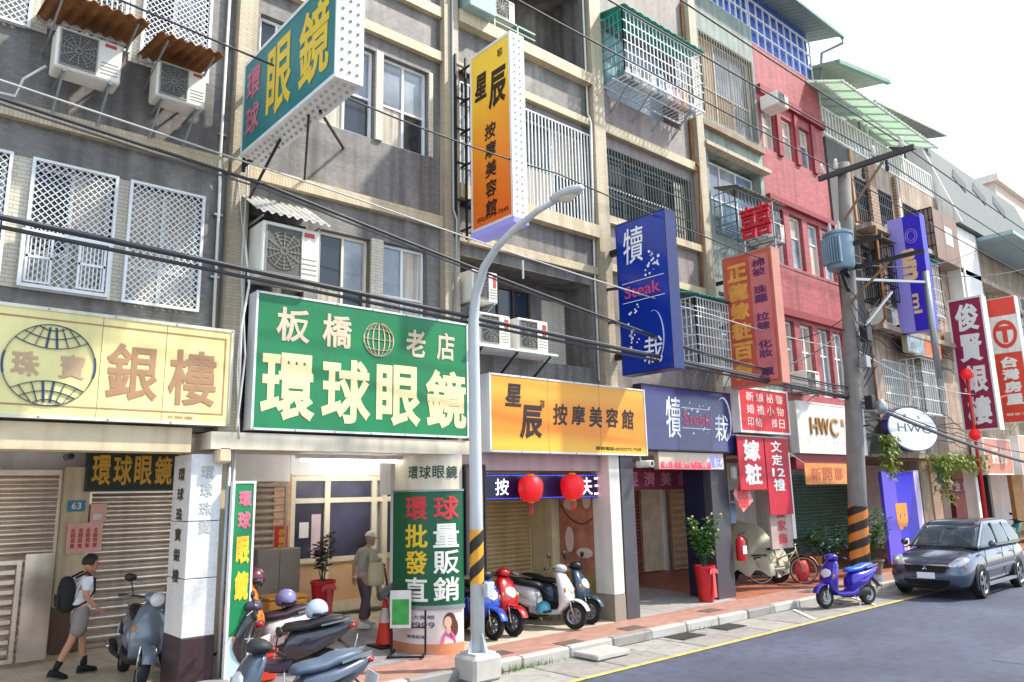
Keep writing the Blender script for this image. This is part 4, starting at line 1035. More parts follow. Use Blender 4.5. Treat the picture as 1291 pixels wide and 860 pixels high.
MB().box(15.6, 18.5, 10.2, 10.348, 11.6, 11.75).build('band', BRWN, b5)
MB().box(15.51, 18.54, 10.1, 10.346, 11.0, 11.1).build('lower_band', PIL, b5)
cage('open blue grey window cage on the third floor of the grey green house', 16.0, 18.2, 9.75, 10.34, 8.85, 9.8, mat('blue_grey_steel', '6f8694', .5, .3), mat('corroded_top', '8a7a68', .7, var=.2), pitch=.16, hz=4)
MB().box(15.2, 18.6, 10.2, 10.6, 3.3, 3.398).build('soffit_beam', DKP, b5)
MB().box(15.65, 18.6, 14.62, 22, .1, 3.39).build('shop_wall', INT, b5)
MB().box(15.25, 18.6, 10.62, 14.6, 3.35, 3.395).build('ceiling', CEIL, b5)
roller(b5, 15.7, 17.4, .3, 2.7, 14.5, MATS['rose_shutter'], .1, slats=False)
MB().box(17.5, 18.4, 14.45, 14.6, .3, 2.7).build('door_panel', mat('cream_door', 'c9b99c', .5, var=.2, scale=3), b5)
# ================================================================== red house
REDT = mat('red_brick_tile', 'ac5557', .6, var=.28, tile=(.22, .06, 'wall'), mortar='8c4a4c', msize=.006, dirt=.5, dirtcol='6a2c34')
DRED = mat('dark_red_trim', '8a2a30', .55, var=.1)
b6 = thing('apartment_house', 'red tiled house with tall white windows and a blue rooftop enclosure', 'building', (20.5, 10.3, 0))
H6 = [(x, x+.72, z, z+h, .22) for (z, h) in ((11.95, 1.3), (8.6, 1.6), (5.0, 2.0)) for x in (18.72, 19.74, 20.76, 21.6)]
H6 = [h for h in H6 if not (h[0] > 21.5 and h[2] > 11)]
bay_common(b6, 18.56, 22.35, z1=15.15, holes=H6, wallm=REDT, inner=False)
for h in H6: window(b6, h[0]+.01, h[1]-.01, h[2]+.01, h[3]-.01, 10.46, WHITE, cols=2 if h[2] < 6 else 1, rows=2, split=.62, fw=.06, panes=(CURT, GLASSL, CURT))
for z0, z1 in ((13.55, 13.8), (10.35, 10.5), (7.1, 7.3)): MB().box(18.57, 22.34, 10.22, 10.348, z0, z1).build('band', DRED, b6)
for x in (19.46, 20.48, 21.5): MB().box(x, x+.22, 10.28, 10.349, 11.9, 13.5).build('window_pier', DRED, b6)
MB().box(18.6, 22.4, 10.2, 10.6, 3.0, 3.39).build('beam', DRED, b6)
MB().box(18.6, 22.4, 14.62, 22, .1, 3.39).build('shop_wall', INT, b6)
MB().box(19.3, 19.7, 11.4, 11.9, .1, 3.35).build('column', WPIER, b6)
ac_unit('white window air conditioner on the top floor of the red house', 18.6, 19.2, 9.75, 10.3, 13.0, 13.4, brk=False)
ac_unit('white air conditioner on the second floor of the red house above the white sign', 18.9, 19.6, 9.85, 10.3, 5.0, 5.55)
ac_unit('white window air conditioner beside the red double happiness emblem', 17.4, 18.0, 9.6, 10.3, 8.75, 9.25, brk=True)
BLUEC = mat('blue_corrugated', '5a78c8', .45, .1, var=.12, dirt=.15)
rc = thing('rooftop_enclosure', 'blue corrugated rooftop enclosure with white bars and sloping canopy on the red house', 'enclosure', (20, 10.4, 15.2))
mb = MB(); n = 120; a = []; b = []
for i in range(n+1):
    x = 16.4+(22.2-16.4)*i/n; d = .02*math.sin(i*1.6); a.append((x, 10.5+d, 15.62 if x < 18.55 else 15.16)); b.append((x, 10.5+d, 17.2))
mb.rings([a, b], False, False, closed=False).build('sheet_wall', BLUEC, rc)
MB().box(22.2, 22.24, 10.5, 16, 15.16, 17.2).build('side_sheet', BLUEC, rc)
g = MB(); bars(g, 18.6, 22.2, 15.18, 16.6, 10.4, .4, .02, 4); g.build('white_bars', WHITEM, rc)
g = MB(); bars(g, 16.4, 18.5, 15.62, 17.0, 10.4, .3, .02, 4); g.build('white_bars', WHITEM, rc)
corrugated(MB(), 16.2, 22.9, 12.5, 9.6, 17.6, 16.75, 30, .03).build('canopy', mat('grey_green_canopy', '9aa89c', .6, var=.12, trans=0), rc)
MB().tube([(22.9, 9.62, 16.7), (22.9, 9.62, 16.5), (22.6, 10.2, 16.3), (22.5, 10.3, 15.2)], .05).build('gutter_pipe', GREYM, rc)
MB().bar((16.2, 9.6, 16.7), (22.9, 9.6, 16.7), .1).build('eaves_gutter', mat('green_gutter', '6f9080', .5), rc)
# ================================================================== beige house behind the utility pole
BGE = mat('pinkish_beige_plaster', 'ae9c8a', .7, var=.22, pale=.3, dirt=.7, dirtcol='6b5442')
b7 = thing('apartment_house', 'stained beige house with white rails and green rooftop canopy behind the utility pole', 'building', (27, 10.4, 0))
H7 = [(24.3, 25.3, 8.4, 10.2, .25), (25.9, 27.4, 8.4, 10.2, .25), (27.9, 28.9, 8.4, 10.4, .25), (24.9, 26.6, 4.9, 6.5, .25), (26.9, 28.4, 4.9, 6.5, .25), (28.7, 29.9, 4.9, 6.5, .25), (24.4, 27.2, 11.0, 12.6, .3), (28, 30.8, 11.0, 12.6, .3)]
bay_common(b7, 22.4, 31.6, z1=13.6, holes=H7, wallm=BGE, inner=False, wy=10.4)
for h in H7:
    wo = window(b7, h[0]+.01, h[1]-.01, h[2]+.01, h[3]-.01, 10.55, WHITEM, cols=2, rows=2, split=.5)
    g = MB(); bars(g, h[0], h[1], h[2], h[3], 10.4, .16, .016, 4); g.build('bar_grille', WHITE if h[2] < 7 else DARKM, wo)
MB().box(22.42, 23.9, 10.3, 10.39, 3.5, 13.4).build('dark_recess_panel', mat('dark_concrete', '5b5a58', .8, var=.3, scale=1, dirt=.4), b7)  # flat dark mottled panel at the gap beside the red house
for z in (10.6, 7.3): MB().box(23.9, 31.5, 9.8, 10.39, z, z+.16).build('ledge', BGE, b7)
BRK = mat('brown_brick', '8d6a58', .7, var=.2, tile=(.3, .12, 'wall'), mortar='b9a890', msize=.02, dirt=.2)
MB().box(25.3, 25.85, 10.28, 10.39, 7.5, 13.4).build('brick_strip', BRK, b7); MB().box(27.45, 27.85, 10.28, 10.39, 7.5, 13.4).build('brick_strip', BRK, b7)
MB().box(22.4, 31.6, 14.62, 22, .1, 3.39).build('shop_wall', INT, b7)
mb = MB(); bars(mb, 22.6, 31.4, 13.6, 14.5, 10.42, .22, .03, 2); mb.build('roof_rail', WHITE, b7)
GCAN = mat('green_translucent_canopy', 'dcecdc', .5, var=.12, transl=.55)
gc = thing('rooftop_canopy', 'pale green rooftop canopy over white rails on the beige house', 'canopy', (26, 10, 14.5))
corrugated(MB(), 21.6, 29.0, 12.6, 9.2, 16.0, 14.55, 30, .03).build('sheet', GCAN, gc)
mb = MB()
for k in range(10): x = 21.7+k*.8; mb.bar((x, 12.6, 15.95), (x, 9.2, 14.5), .05)
for k in range(5): y = 9.25+k*.8; mb.bar((21.6, y, 14.52+(y-9.2)*.426), (29.0, y, 14.52+(y-9.2)*.426), .05)
mb.build('frame', WHITEM, gc)
for x in (22.6, 26, 28.9): MB().bar((x, 10.45, 13.6), (x, 10.45, 15.0), .07).build('post', WHITEM, gc)
GRF = mat('grey_roof_sheet', 'a8a69e', .6, var=.12, dirt=.3)
rf = thing('rooftop_shelter', 'first grey brown sheet roof shelter above the green canopy', 'roof', (24, 12, 15))
MB().prism([(22.3, 9.6, 15.6), (26.2, 9.6, 16.3), (26.2, 14, 17.2), (22.3, 14, 16.5)], (0, 0, .08)).build('sheet', GRF, rf)
for x in (22.6, 25.8): MB().bar((x, 10.6, 13.6), (x, 10.6, 16.1), .08).build('post', GREYM, rf)
mb = MB(); mb.bar((22.3, 9.6, 15.6), (26.2, 9.6, 16.3), .14); mb.build('eaves_gutter', MATS['green_gutter'], rf)
rf = thing('rooftop_shelter', 'second grey sheet roof shelter, lower and farther along', 'roof', (30, 12, 15))
MB().prism([(26.4, 10.2, 15.9), (33.3, 10.2, 16.7), (33.3, 14, 17.6), (26.4, 14, 16.8)], (0, 0, .08)).build('sheet', GRF, rf)
for x in (27, 32.6): MB().bar((x, 10.8, 13.6), (x, 10.8, 16.6), .08).build('post', GREYM, rf)
# brown bay box and white post
bo = thing('window_cage', 'brown boarded bay window box with white sticker on the beige house', 'cage', (30, 10, 10.4))
MB().box(28.9, 31.2, 9.7, 10.38, 10.5, 12.4).build('boarding', mat('brown_boards', '8a7468', .7, var=.2, tile=(.15, 4, 'wall'), mortar='5a4840'), bo)
MB().box(29.9, 30.6, 9.69, 9.698, 11.2, 11.9).build('sticker', WHITE, bo)
g = MB(); bars(g, 9.7, 10.38, 10.5, 12.4, 28.88, .14, .012, 5, axis='y'); g.build('side_bars', DARKM, bo)
# ================================================================== grey metal-roofed house and the houses beyond
b8 = thing('apartment_house', 'house with tall sloping grey metal roof and diamond windows far along the row', 'building', (38, 10.3, 0))
H8 = [(34.2, 36.2, 8.6, 10.9, .25), (36.8, 38.6, 8.6, 10.9, .25), (40, 42, 8.6, 10.9, .25), (34.2, 36.2, 5.4, 7, .25), (37, 39, 5.4, 7, .25)]
bay_common(b8, 31.65, 44, z1=12.4, holes=H8, wallm=mat('tan_plaster', 'a08e7a', .7, var=.2, pale=.3, dirt=.6), inner=False, wy=10.4)
for h in H8: window(b8, h[0]+.01, h[1]-.01, h[2]+.01, h[3]-.01, 10.5, WHITE, cols=3, rows=2, split=.5, fw=.08)
MB().box(31.66, 33.9, 9.9, 10.39, 9, 12.4).build('white_side', WHITE, b8)
GRYM = mat('grey_green_metal', '5c6460', .6, 0, var=.08, dirt=.15)
MB().prism([(31.7, 9.7, 12.45), (31.7, 10.9, 16.4), (31.7, 20, 16.4), (31.7, 20, 12.45)], (12.3, 0, 0)).build('roof', GRYM, b8)
MB().prism([(31.6, 9.6, 12.45), (31.6, 10.86, 16.5), (31.6, 11.3, 16.5), (31.6, 11.3, 12.45)], (.09, 0, 0)).build('gable_edge', WHITE, b8)
def slope_y(z): return 9.7+(z-12.45)*1.2/3.95
for x in (34.6, 37.0, 39.6):
    z0, z1 = 14.75, 15.95
    mb = MB(); pts = []
    for (dx, z) in ((.55, z0), (1.35, (z0+z1)/2), (.55, z1), (-.25, (z0+z1)/2)): pts.append((x+dx, slope_y(z)-.03, z))
    mb.prism(pts, (0, .06, 0)).build('diamond_window', mat('dark_pane', '2a2a30', .5), b8)
MB().box(31.65, 44, 14.62, 22, .1, 3.39).build('shop_wall', INT, b8)
MB().box(34, 46, 8.6, 10.3, 12.2, 12.35).build('awning_sheet', mat('pale_blue_awning', '9ab0b4', .5, var=.1), b8)
for i, x in enumerate((35.5, 38.2, 40.3)): ac_unit(['pale air conditioner below the metal roofed house windows, nearest of the row', 'pale air conditioner in the middle of the far row', 'pale air conditioner at the far end of the row'][i], x, x+.9, 9.8, 10.35, 9.9-.9*(i == 0), 10.5-.9*(i == 0), brk=False)
for i, (x0, x1, h, c, lab) in enumerate(((44.05, 52, 14, 'b8a898', 'plain tan house at the far end of the row'), (52.05, 64, 16, 'a89a94', 'greyish house far down the street'), (64.05, 90, 13, 'b5a89c', 'long low pale block farthest down the street'))):
    bb = thing('apartment_house', lab, 'building', (x0, 10.4, 0))
    hs = [(x0+.8+k*2.6, x0+2.4+k*2.6, 5+3.2*j, 6.7+3.2*j, .25) for k in range(int((x1-x0-1)/2.6)) for j in range(int((h-5)/3.2))]
    bay_common(bb, x0, x1, z1=h, holes=hs, wallm=mat('far_plaster%d' % i, c, .8, var=.12, dirt=.3), inner=False, wy=10.4)
    for hh in hs: window(bb, hh[0], hh[1], hh[2], hh[3], 10.52, WHITE, cols=2, rows=1)
    MB().box(x0, x1, 14.62, 22, .1, 3.39).build('shop_wall', INT, bb)
tw = thing('tower_block', 'pale pinkish tower block rising behind the metal roof at the right edge', 'building', (110, 24, 0))
hs = [(x, x+5, z, z+2.0, .6) for x in (94, 101, 108, 115, 122) for z in (16, 20.5, 25, 29.5)]
wall_holes(MB(), 91, 130, 0, 34.5, 24, hs, 60).build('wall', mat('pinkish_concrete', 'cbb9ae', .7, var=.06), tw)
for hh in hs: MB().box(hh[0], hh[1], 24.4, 24.45, hh[2], hh[3]).build('window', GLASSL, tw)
MB().box(90.5, 130.4, 23.5, 60.4, 34.5, 35.3).build('cornice', mat('pale_cornice', 'd5cabf', .7), tw)

# ================================================================== right-hand signs
s8 = thing('projecting_sign', 'faded red and orange projecting bridal goods sign with purple side column', 'sign', (15.5, 10, 4.8))
MB().box(15.5, 15.78, 8.64, 9.9, 4.82, 7.9).build('casing', mat('pale_pink_case', 'dcc0b8', .5, dirt=.2), s8)
MB().box(15.48, 15.5, 8.66, 9.88, 4.84, 7.88).build('face_panel', mat('faded_red_face', 'cf5a44', .5, var=.3, scale=1.0), s8)
MB().box(15.472, 15.479, 8.72, 9.2, 4.9, 7.8).build('purple_column', mat('faded_pink_column', 'cf7470', .5, var=.15), s8)
mb = MB()
for (a, b, c, d) in ((8.62, 9.92, 4.8, 4.84), (8.62, 9.92, 7.88, 7.92), (8.62, 8.66, 4.84, 7.88), (9.88, 9.92, 4.84, 7.88)): mb.box(15.465, 15.79, a, b, c, d)
mb.build('frame', mat('rusty_pink_frame', 'b87868', .5), s8)
letters(stack('正龍嫁粧百貨', -9.8, 4.95, -9.28, 7.7, .12), FX(15.478), mat('faded_orange_letter', 'e8a048', .5, var=.2, scale=5), s8, .05)
letters(stack('棉被 珠羅 拉鍊 化妝 罩', -9.14, 4.98, -8.8, 7.7, .1), FX(15.472), mat('purple_letter', '6a2c5c', .5), s8, .03)
mb = MB()
for z in (5.3, 6.3, 7.4): mb.bar((15.64, 9.9, z), (15.64, 10.36, z), .08)
mb.build('bracket', IRONB, s8)
xi = thing('happiness_emblem', 'red double happiness emblem on a steel frame above the faded red sign', 'emblem', (16.1, 9.7, 8.3))
letters([('囍', -9.66, 8.42, -8.84, 9.22)], FX(16.08), mat('crimson', 'c01a2c', .45), xi, .014, proud=0, depth=.12)
mb = MB(); mb.bar((16.1, 9.75, 8.32), (16.1, 8.75, 8.32), .04); mb.bar((16.1, 9.75, 9.0), (16.1, 10.4, 9.0), .035); mb.bar((16.1, 9.75, 8.4), (16.1, 10.4, 8.4), .035)
for y in (9.65, 8.85): mb.bar((16.1, y, 7.9), (16.1, y, 9.2), .035)
mb.bar((15.75, 8.85, 7.92), (16.15, 8.85, 7.92), .03)
mb.build('steel_frame', GREYM, xi)
REDS = mat('red_sign_face', 'c8242e', .45, var=.1); REDD = mat('deep_red_cloth', 'b81c34', .55, var=.12)
WPK = mat('pinkish_white_letter', 'eccfc8', .5)
s9 = thing('shop_sign', 'small red sign with three rows of faded wedding words', 'sign', (17, 10, 3.8))
MB().box(15.72, 17.85, 9.92, 10.3, 3.85, 4.86).build('casing', mat('pale_pink_case', 'dcc0b8', .5), s9)
MB().box(15.72, 17.85, 9.9, 9.918, 3.85, 4.86).build('face_panel', REDS, s9)
mb = MB(); frame_rect(mb, 15.68, 17.9, 3.81, 4.9, 9.885, 10.31, .05); mb.build('frame', mat('white_pink_frame', 'e6d6d0', .5), s9)
for k, s in enumerate(('新娘秘書', '婚禮小物', '印帖 擇日')): letters(row(s, 16.0, 4.56-k*.3, 17.65, 4.78-k*.3, .35), FY(9.9), WPK, s9, .01)
s10 = thing('cloth_banner', 'two part red cloth banner reading betrothal gifts in white', 'banner', (16.8, 10, 2.6))
MB().box(15.63, 16.75, 9.98, 10.0, 2.5, 3.72).build('left_cloth', REDD, s10); MB().box(16.8, 17.85, 9.98, 10.0, 1.9, 3.72).build('right_cloth', REDD, s10)
letters(stack('嫁粧', 15.85, 2.6, 16.55, 3.65, .12), FY(9.98), WHL, s10, .035); letters([('文', 17.05, 3.38, 17.55, 3.66), ('定', 17.05, 3.06, 17.55, 3.33), ('12', 17.02, 2.8, 17.6, 3.0), ('禮', 17.05, 2.46, 17.55, 2.75)], FY(9.98), WHL, s10, .025)
MB().bar((15.6, 9.99, 3.74), (17.9, 9.99, 3.74), .03).build('rod', GREYM, s10)
s11 = thing('standing_banner', 'greyish pink vertical board with faded red characters below the red cloth banner', 'sign', (17.6, 10.2, .6))
MB().box(17.0, 17.95, 10.12, 10.18, 1.1, 2.45).build('face_panel', mat('greyish_pink', 'b09a94', .6, var=.15), s11)
letters(stack('喜慶家飾', 17.3, 1.2, 17.7, 2.38, .15), FY(10.12), mat('faded_red_letter', 'b83a3c', .5), s11, .03)
MB().box(17.98, 18.12, 10.1, 10.2, 1.3, 3.4).build('side_board', WHITE, s11)
s12 = thing('heart_sticker', 'pink double happiness sheet hung tilted beside the dark pillar', 'sticker', (15.9, 10.1, 2.2))
MB().prism([(15.5, 10.1, 2.42), (15.85, 10.1, 2.0), (16.3, 10.1, 2.25), (16.1, 10.1, 2.62), (15.75, 10.1, 2.68)], (0, .01, 0)).build('sheet', mat('pale_rose', 'd88a84', .6, var=.15), s12)
letters([('囍', 15.65, 2.1, 16.12, 2.55)], FY(10.1), REDP, s12, .02)
s13 = thing('shop_sign', 'white sign with gold HWC letters on the red house', 'sign', (20.5, 10.2, 3.4))
sign_panel(s13, 18.65, 22.5, 3.4, 4.76, 10.1, .3, WHITE, WHITE, .04)
GOLDB = mat('gold_letter', 'a8782c', .35, .4)
letters([('H', 19.3, 3.9, 19.68, 4.36), ('W', 19.74, 3.9, 20.32, 4.36), ('C', 20.38, 3.88, 20.82, 4.38)], FY(10.1), GOLDB, s13, .012, depth=.03)
letters([('黃', 21.0, 4.15, 21.25, 4.38), ('金', 21.35, 4.15, 21.6, 4.38)], FY(10.1), GOLDB, s13, .01)
s14 = thing('oval_sign', 'white oval HWC sign on a dark bracket beside the utility pole', 'sign', (25.5, 9.9, 4.2))
MB().lathe([(.001, 0), (.9, 0), (.92, .03), (.92, .2), (.001, .2)], (0, 0, 0), 'y', 40).xf(Matrix.Translation((25.5, 9.9, 4.26)) @ Matrix.Diagonal((1.6*1.22, 1, .73, 1)) if False else Matrix.Translation((25.5, 9.9, 4.26)) @ Matrix.Diagonal((2.0, 1, .73, 1))).build('disc', mat('pale_blue_white', 'dfe6f2', .35, var=.03), s14, smooth=40)
MB().lathe([(.9, .02), (.955, .01), (.955, .22), (.9, .22)], (0, 0, 0), 'y', 40).xf(Matrix.Translation((25.5, 9.9, 4.26)) @ Matrix.Diagonal((2.0, 1, .73, 1))).build('rim', mat('indigo_rim', '3a3a6a', .4), s14, smooth=40)
letters([('HWC', 24.25, 4.16, 26.75, 4.42)], FY(9.9), mat('slate_letter', '4a5864', .4), s14, .008)
letters([('黛', 24.75, 4.6, 25.0, 4.72), ('法', 25.75, 4.6, 26.0, 4.72)], FY(9.9), mat('slate_letter', '4a5864', .4), s14, .0)
mb = MB(); mb.bar((22.4, 10.0, 4.5), (24.2, 10.0, 4.5), .05); mb.bar((22.4, 10.0, 4.0), (24.2, 10.0, 4.0), .05); mb.bar((22.4, 10.3, 4.25), (22.4, 9.9, 4.25), .05); mb.build('bracket', IRONB, s14)
VIO = mat('violet_face', '5a48d0', .4, var=.08); VIL = mat('light_violet_face', '9a90e0', .4, var=.06)
s15 = thing('projecting_sign', 'two tone violet projecting sign with cream rotated letters behind the utility pole', 'sign', (25.3, 9.9, 7.3))
MB().box(25.33, 25.7, 8.88, 9.9, 7.3, 11.1).build('casing', mat('violet_case', '3a34b8', .4), s15)
MB().box(25.31, 25.33, 9.42, 9.9, 7.3, 11.1).build('light_half', VIL, s15); MB().box(25.31, 25.33, 8.88, 9.41, 7.3, 11.1).build('dark_half', mat('blue_violet_face', '2c1fc0', .4, var=.08), s15)
CRO = mat('cream_orange', 'e8c090', .5)
letters([('am', -9.58, 8.95, -9.14, 10.0)], FX(25.31), CRO, s15, .06, rot=1); letters([('mi', -9.4, 7.85, -9.15, 8.5)], FX(25.31), CRO, s15, .03, rot=1)
mb = MB()
for r in (.12, .18): 
    for k in range(16):
        a, b = k*math.pi/8, (k+1)*math.pi/8; mb.bar(FX(25.31)(-9.2+r*math.cos(a), 10.4+r*1.3*math.sin(a), .01), FX(25.31)(-9.2+r*math.cos(b), 10.4+r*1.3*math.sin(b), .01), .02)
mb.build('round_seal', VIL, s15)
mb = MB()
for z in (7.6, 9.2, 10.8): mb.bar((25.5, 9.9, z), (25.5, 10.4, z), .08)
mb.build('bracket', IRONB, s15)
s16 = thing('projecting_sign', 'deep red projecting goldsmith sign with white characters', 'sign', (29.8, 9.9, 4.4))
MB().box(29.82, 30.2, 8.8, 9.9, 4.36, 9.05).build('casing', WHITE, s16); MB().box(29.79, 29.82, 8.84, 9.86, 4.4, 9.0).build('face_panel', mat('claret_face', '941c44', .45, var=.08), s16)
mb = MB()
for (a, b, c, d) in ((8.78, 9.92, 4.33, 4.4), (8.78, 9.92, 9.0, 9.07), (8.78, 8.84, 4.4, 9.0), (9.86, 9.92, 4.4, 9.0)): mb.box(29.77, 30.21, a, b, c, d)
mb.build('frame', WHITE, s16)
letters(stack('俊賢銀樓', -9.72, 4.55, -8.96, 8.85, .12), FX(29.79), WHL, s16, .035, shear=.05)
s17 = thing('projecting_sign', 'bright red estate agent projecting sign with round T logo', 'sign', (34.2, 9.9, 4.8))
MB().box(34.2, 34.6, 8.95, 9.95, 4.84, 9.78).build('casing', WHITE, s17); ORD = mat('orange_red_face', 'd8402c', .45, var=.06)
MB().box(34.18, 34.2, 8.98, 9.92, 4.86, 7.55).build('lower_face', ORD, s17); MB().box(34.18, 34.2, 8.98, 9.92, 9.05, 9.75).build('upper_face', ORD, s17); MB().box(34.18, 34.2, 8.98, 9.92, 7.56, 9.04).build('logo_face', WHITE, s17)
MB().lathe([(.3, 0), (.42, 0)], (0, 0, 0), 'x', 28).xf(Matrix.Translation((34.172, 9.45, 8.3)) @ Matrix.Diagonal((1, 1, 1.35, 1))).build('logo_ring', ORD, s17); letters([('T', -9.72, 7.95, -9.18, 8.62)], FX(34.18), ORD, s17, .06)
letters(stack('台灣房屋', -9.75, 5.5, -9.15, 7.4, .12), FX(34.18), WHL, s17, .05); letters([('0800 083 199', -9.8, 5.1, -9.1, 5.2)], FX(34.18), WHL, s17, .01, joined=True)
PSG = mat('salmon_face', 'c87a68', .45, var=.12)
s18 = thing('shop_sign', 'salmon pink shop sign with pale characters under the claret sign', 'sign', (33, 9.9, 2.9))
sign_panel(s18, 31.4, 34.4, 2.85, 4.2, 9.9, .4, PSG, WHITE, .05); letters(row('銀飾', 32.1, 3.2, 33.8, 3.85, .15), FY(9.9), mat('pale_salmon', 'e8c0a8', .5), s18, .03)
s19 = thing('shop_sign', 'salmon and white shop sign at the right edge beyond the pink sign', 'sign', (36.5, 9.7, 2.8))
sign_panel(s19, 34.9, 38.5, 2.85, 4.4, 9.75, .4, mat('salmon_white', 'dca090', .45, var=.3, scale=1.5), WHITE, .05)
s20 = thing('cloth_banner', 'orange cloth banner strung under the white HWC sign', 'banner', (20, 10, 2.6))
MB().box(18.6, 21.1, 9.98, 10.0, 2.6, 3.14).build('cloth', mat('orange_cloth', 'dc8a4a', .6, var=.2, scale=4), s20); letters(row('新開幕', 18.9, 2.7, 20.6, 3.04, .2), FY(9.98), mat('rusty_letter', 'b8623a', .6), s20, .02)
mb = MB(); mb.bar((18.6, 9.99, 3.14), (18.3, 10.2, 3.4), .015); mb.bar((21.1, 9.99, 3.14), (21.6, 10.2, 3.4), .015); mb.build('cord', WHITE, s20)
# shop fronts on the far right
TSH = mat('teal_green_shutter', '6f9a8c', .5, .1, var=.08, dirt=.2)
roller(b6, 18.9, 20.3, .25, 2.9, 14.5, mat('tan_board', 'a88c6c', .6, var=.15), .2, slats=False)
roller(b7, 24.6, 30.4, .25, 2.9, 14.4, TSH, .12, slats=False)
vp = thing('shop_hoarding', 'violet shop panel with orange letter shape beside the teal shutters', 'panel', (24.7, 10.3, .1))
MB().box(23.7, 24.6, 10.3, 10.4, .3, 2.95).build('light_half', VIO, vp); MB().box(24.605, 26.0, 10.3, 10.4, .3, 2.95).build('dark_half', mat('blue_violet_face', '2c1fc0', .4), vp); MB().box(26.0, 26.4, 10.3, 10.5, .1, 3.0).build('white_edge', mat('lilac_edge', 'cfc0e8', .5), vp)
letters([('B', 24.4, 1.2, 25.2, 2.0)], FY(10.3), mat('orange_letter', 'e0902c', .5), vp, .07, rot=1); letters([('m', 24.7, .6, 25.1, .95)], FY(10.3), CRO, vp, .05, rot=1)
MB().box(26.5, 27.2, 10.3, 10.9, .1, 3.3).build('pier', BRWN, b7); MB().box(27.9, 28.6, 10.5, 10.9, .1, 3.3).build('pier', mat('peach_pier', 'cfa888', .6, var=.12), b7)
sg = MB(); frame_rect(sg, 28.7, 31.2, .3, 2.9, 12.0, 12.1, .08); sg.box(29.9, 30.0, 12.01, 12.09, .38, 2.82); sgo = sg.build('shop_front', FASC, b7)
for a in (28.78, 30.0): MB().box(a, a+1.12, 12.04, 12.06, .38, 2.82).build('pane', CURT, sgo)
mb2 = thing('maroon_banner', 'maroon banner above the far shop window behind the red pole', 'banner', (32.5, 11, 2.4)); MB().box(30.6, 34.2, 11.4, 11.43, 2.2, 2.75).build('cloth', MATS['maroon_cloth'], mb2); letters(row('珠寶金飾', 31.0, 2.3, 33.8, 2.65, .6), FY(11.4), WPK, mb2, .01)
for i, (x, c) in enumerate(((32.6, 'brick_orange'), (36.0, 'rust_red'), (40, 'pale_tan'), (45, 'ochre'))):
    MB().box(x, x+1.6, 12.5+.2*i, 12.7+.2*i, .2, 3.2).build('shop_pillar', mat(c, {'brick_orange': 'b8683c', 'rust_red': '8a3c34', 'pale_tan': 'c9b498', 'ochre': 'b08a50'}[c], .6, var=.2), b8)
for x in (33.0, 31.7): MB().box(x, x+.25, 10.4, 10.8, .1, 3.3).build('shop_post', BLACK if x == 33.0 else WHITE, b8)
# red lantern pole
rpz = thing('lantern_pole', 'thin red pole with red ball lanterns before the claret sign', 'pole', (29.5, 9.5, 0))
MB().tube([(29.5, 9.5, .1), (29.5, 9.5, 6.5)], .06).build('pole', RED, rpz, smooth=True)
for z in (6.3, 4.2): MB().lathe([(.001, -.22), (.14, -.15), (.19, 0), (.14, .15), (.001, .22)], (29.5, 9.5, z), 'z', 14).build('ball_lantern', LANT, rpz, smooth=True)
MB().bar((29.5, 9.5, 5.2), (33.0, 9.3, 5.8), .05).build('arm', RED, rpz)

# denser balconies, cages and signs on the far houses
for i, (x0, x1, z0, z1, lab, m1, m2) in enumerate((
    (23.9, 25.2, 8.3, 10.2, 'rusty dark window cage left of the violet projecting sign', IRONB, MATS['corroded_top']),
    (26.2, 27.5, 4.8, 6.6, 'white window cage low on the beige house under the violet sign', WHITEM, GALV),
    (28.0, 29.0, 8.3, 10.2, 'white window cage under the brown boarded bay', WHITEM, TEALM),
    (35.0, 37.0, 5.3, 7.0, 'white window cage behind the estate agent sign', WHITEM, GRNC),
    (40.0, 42.5, 8.4, 10.4, 'far white balcony cage beyond the estate agent sign', WHITEM, GALV),
    (45.0, 48.0, 8.0, 10.2, 'far grey balcony cage near the end of the row', GREYM, GRNC))):
    cage(lab, x0, x1, 9.75, 10.37, z0, z1, m1, m2, pitch=.18, hz=5)
for i, (x, z, lab) in enumerate(((26.2, 10.75, 'air conditioner on the upper ledge of the beige house'), (24.2, 7.5, 'air conditioner on the lower ledge by the utility pole'), (30.3, 7.5, 'air conditioner right of the violet sign on the lower ledge'))):
    ac_unit(lab, x, x+.8, 9.85, 10.35, z, z+.55, brk=False)
for i, (x, z0, z1, c, lab) in enumerate(((39.5, 4.6, 8.2, '2c6a9a', 'far blue projecting sign beyond the estate agent sign'), (44.5, 4.8, 9.0, 'c8a030', 'far yellow projecting sign down the street'), (50, 5, 9, 'a82c2c', 'farthest red projecting sign down the street'))):
    t = thing('projecting_sign', lab, 'sign', (x, 9.9, z0)); MB().box(x, x+.35, 8.9, 9.95, z0, z1).build('casing', WHITE, t); MB().box(x-.02, x, 8.93, 9.92, z0+.03, z1-.03).build('face_panel', mat('far_sign%d' % i, c, .45, var=.1), t); MB().bar((x+.15, 9.95, z1-.5), (x+.15, 10.4, z1-.5), .08).build('bracket', IRONB, t)
for z in (7.2, 10.5): MB().box(31.7, 43.9, 9.9, 10.39, z, z+.2).build('ledge', BGE, b8)

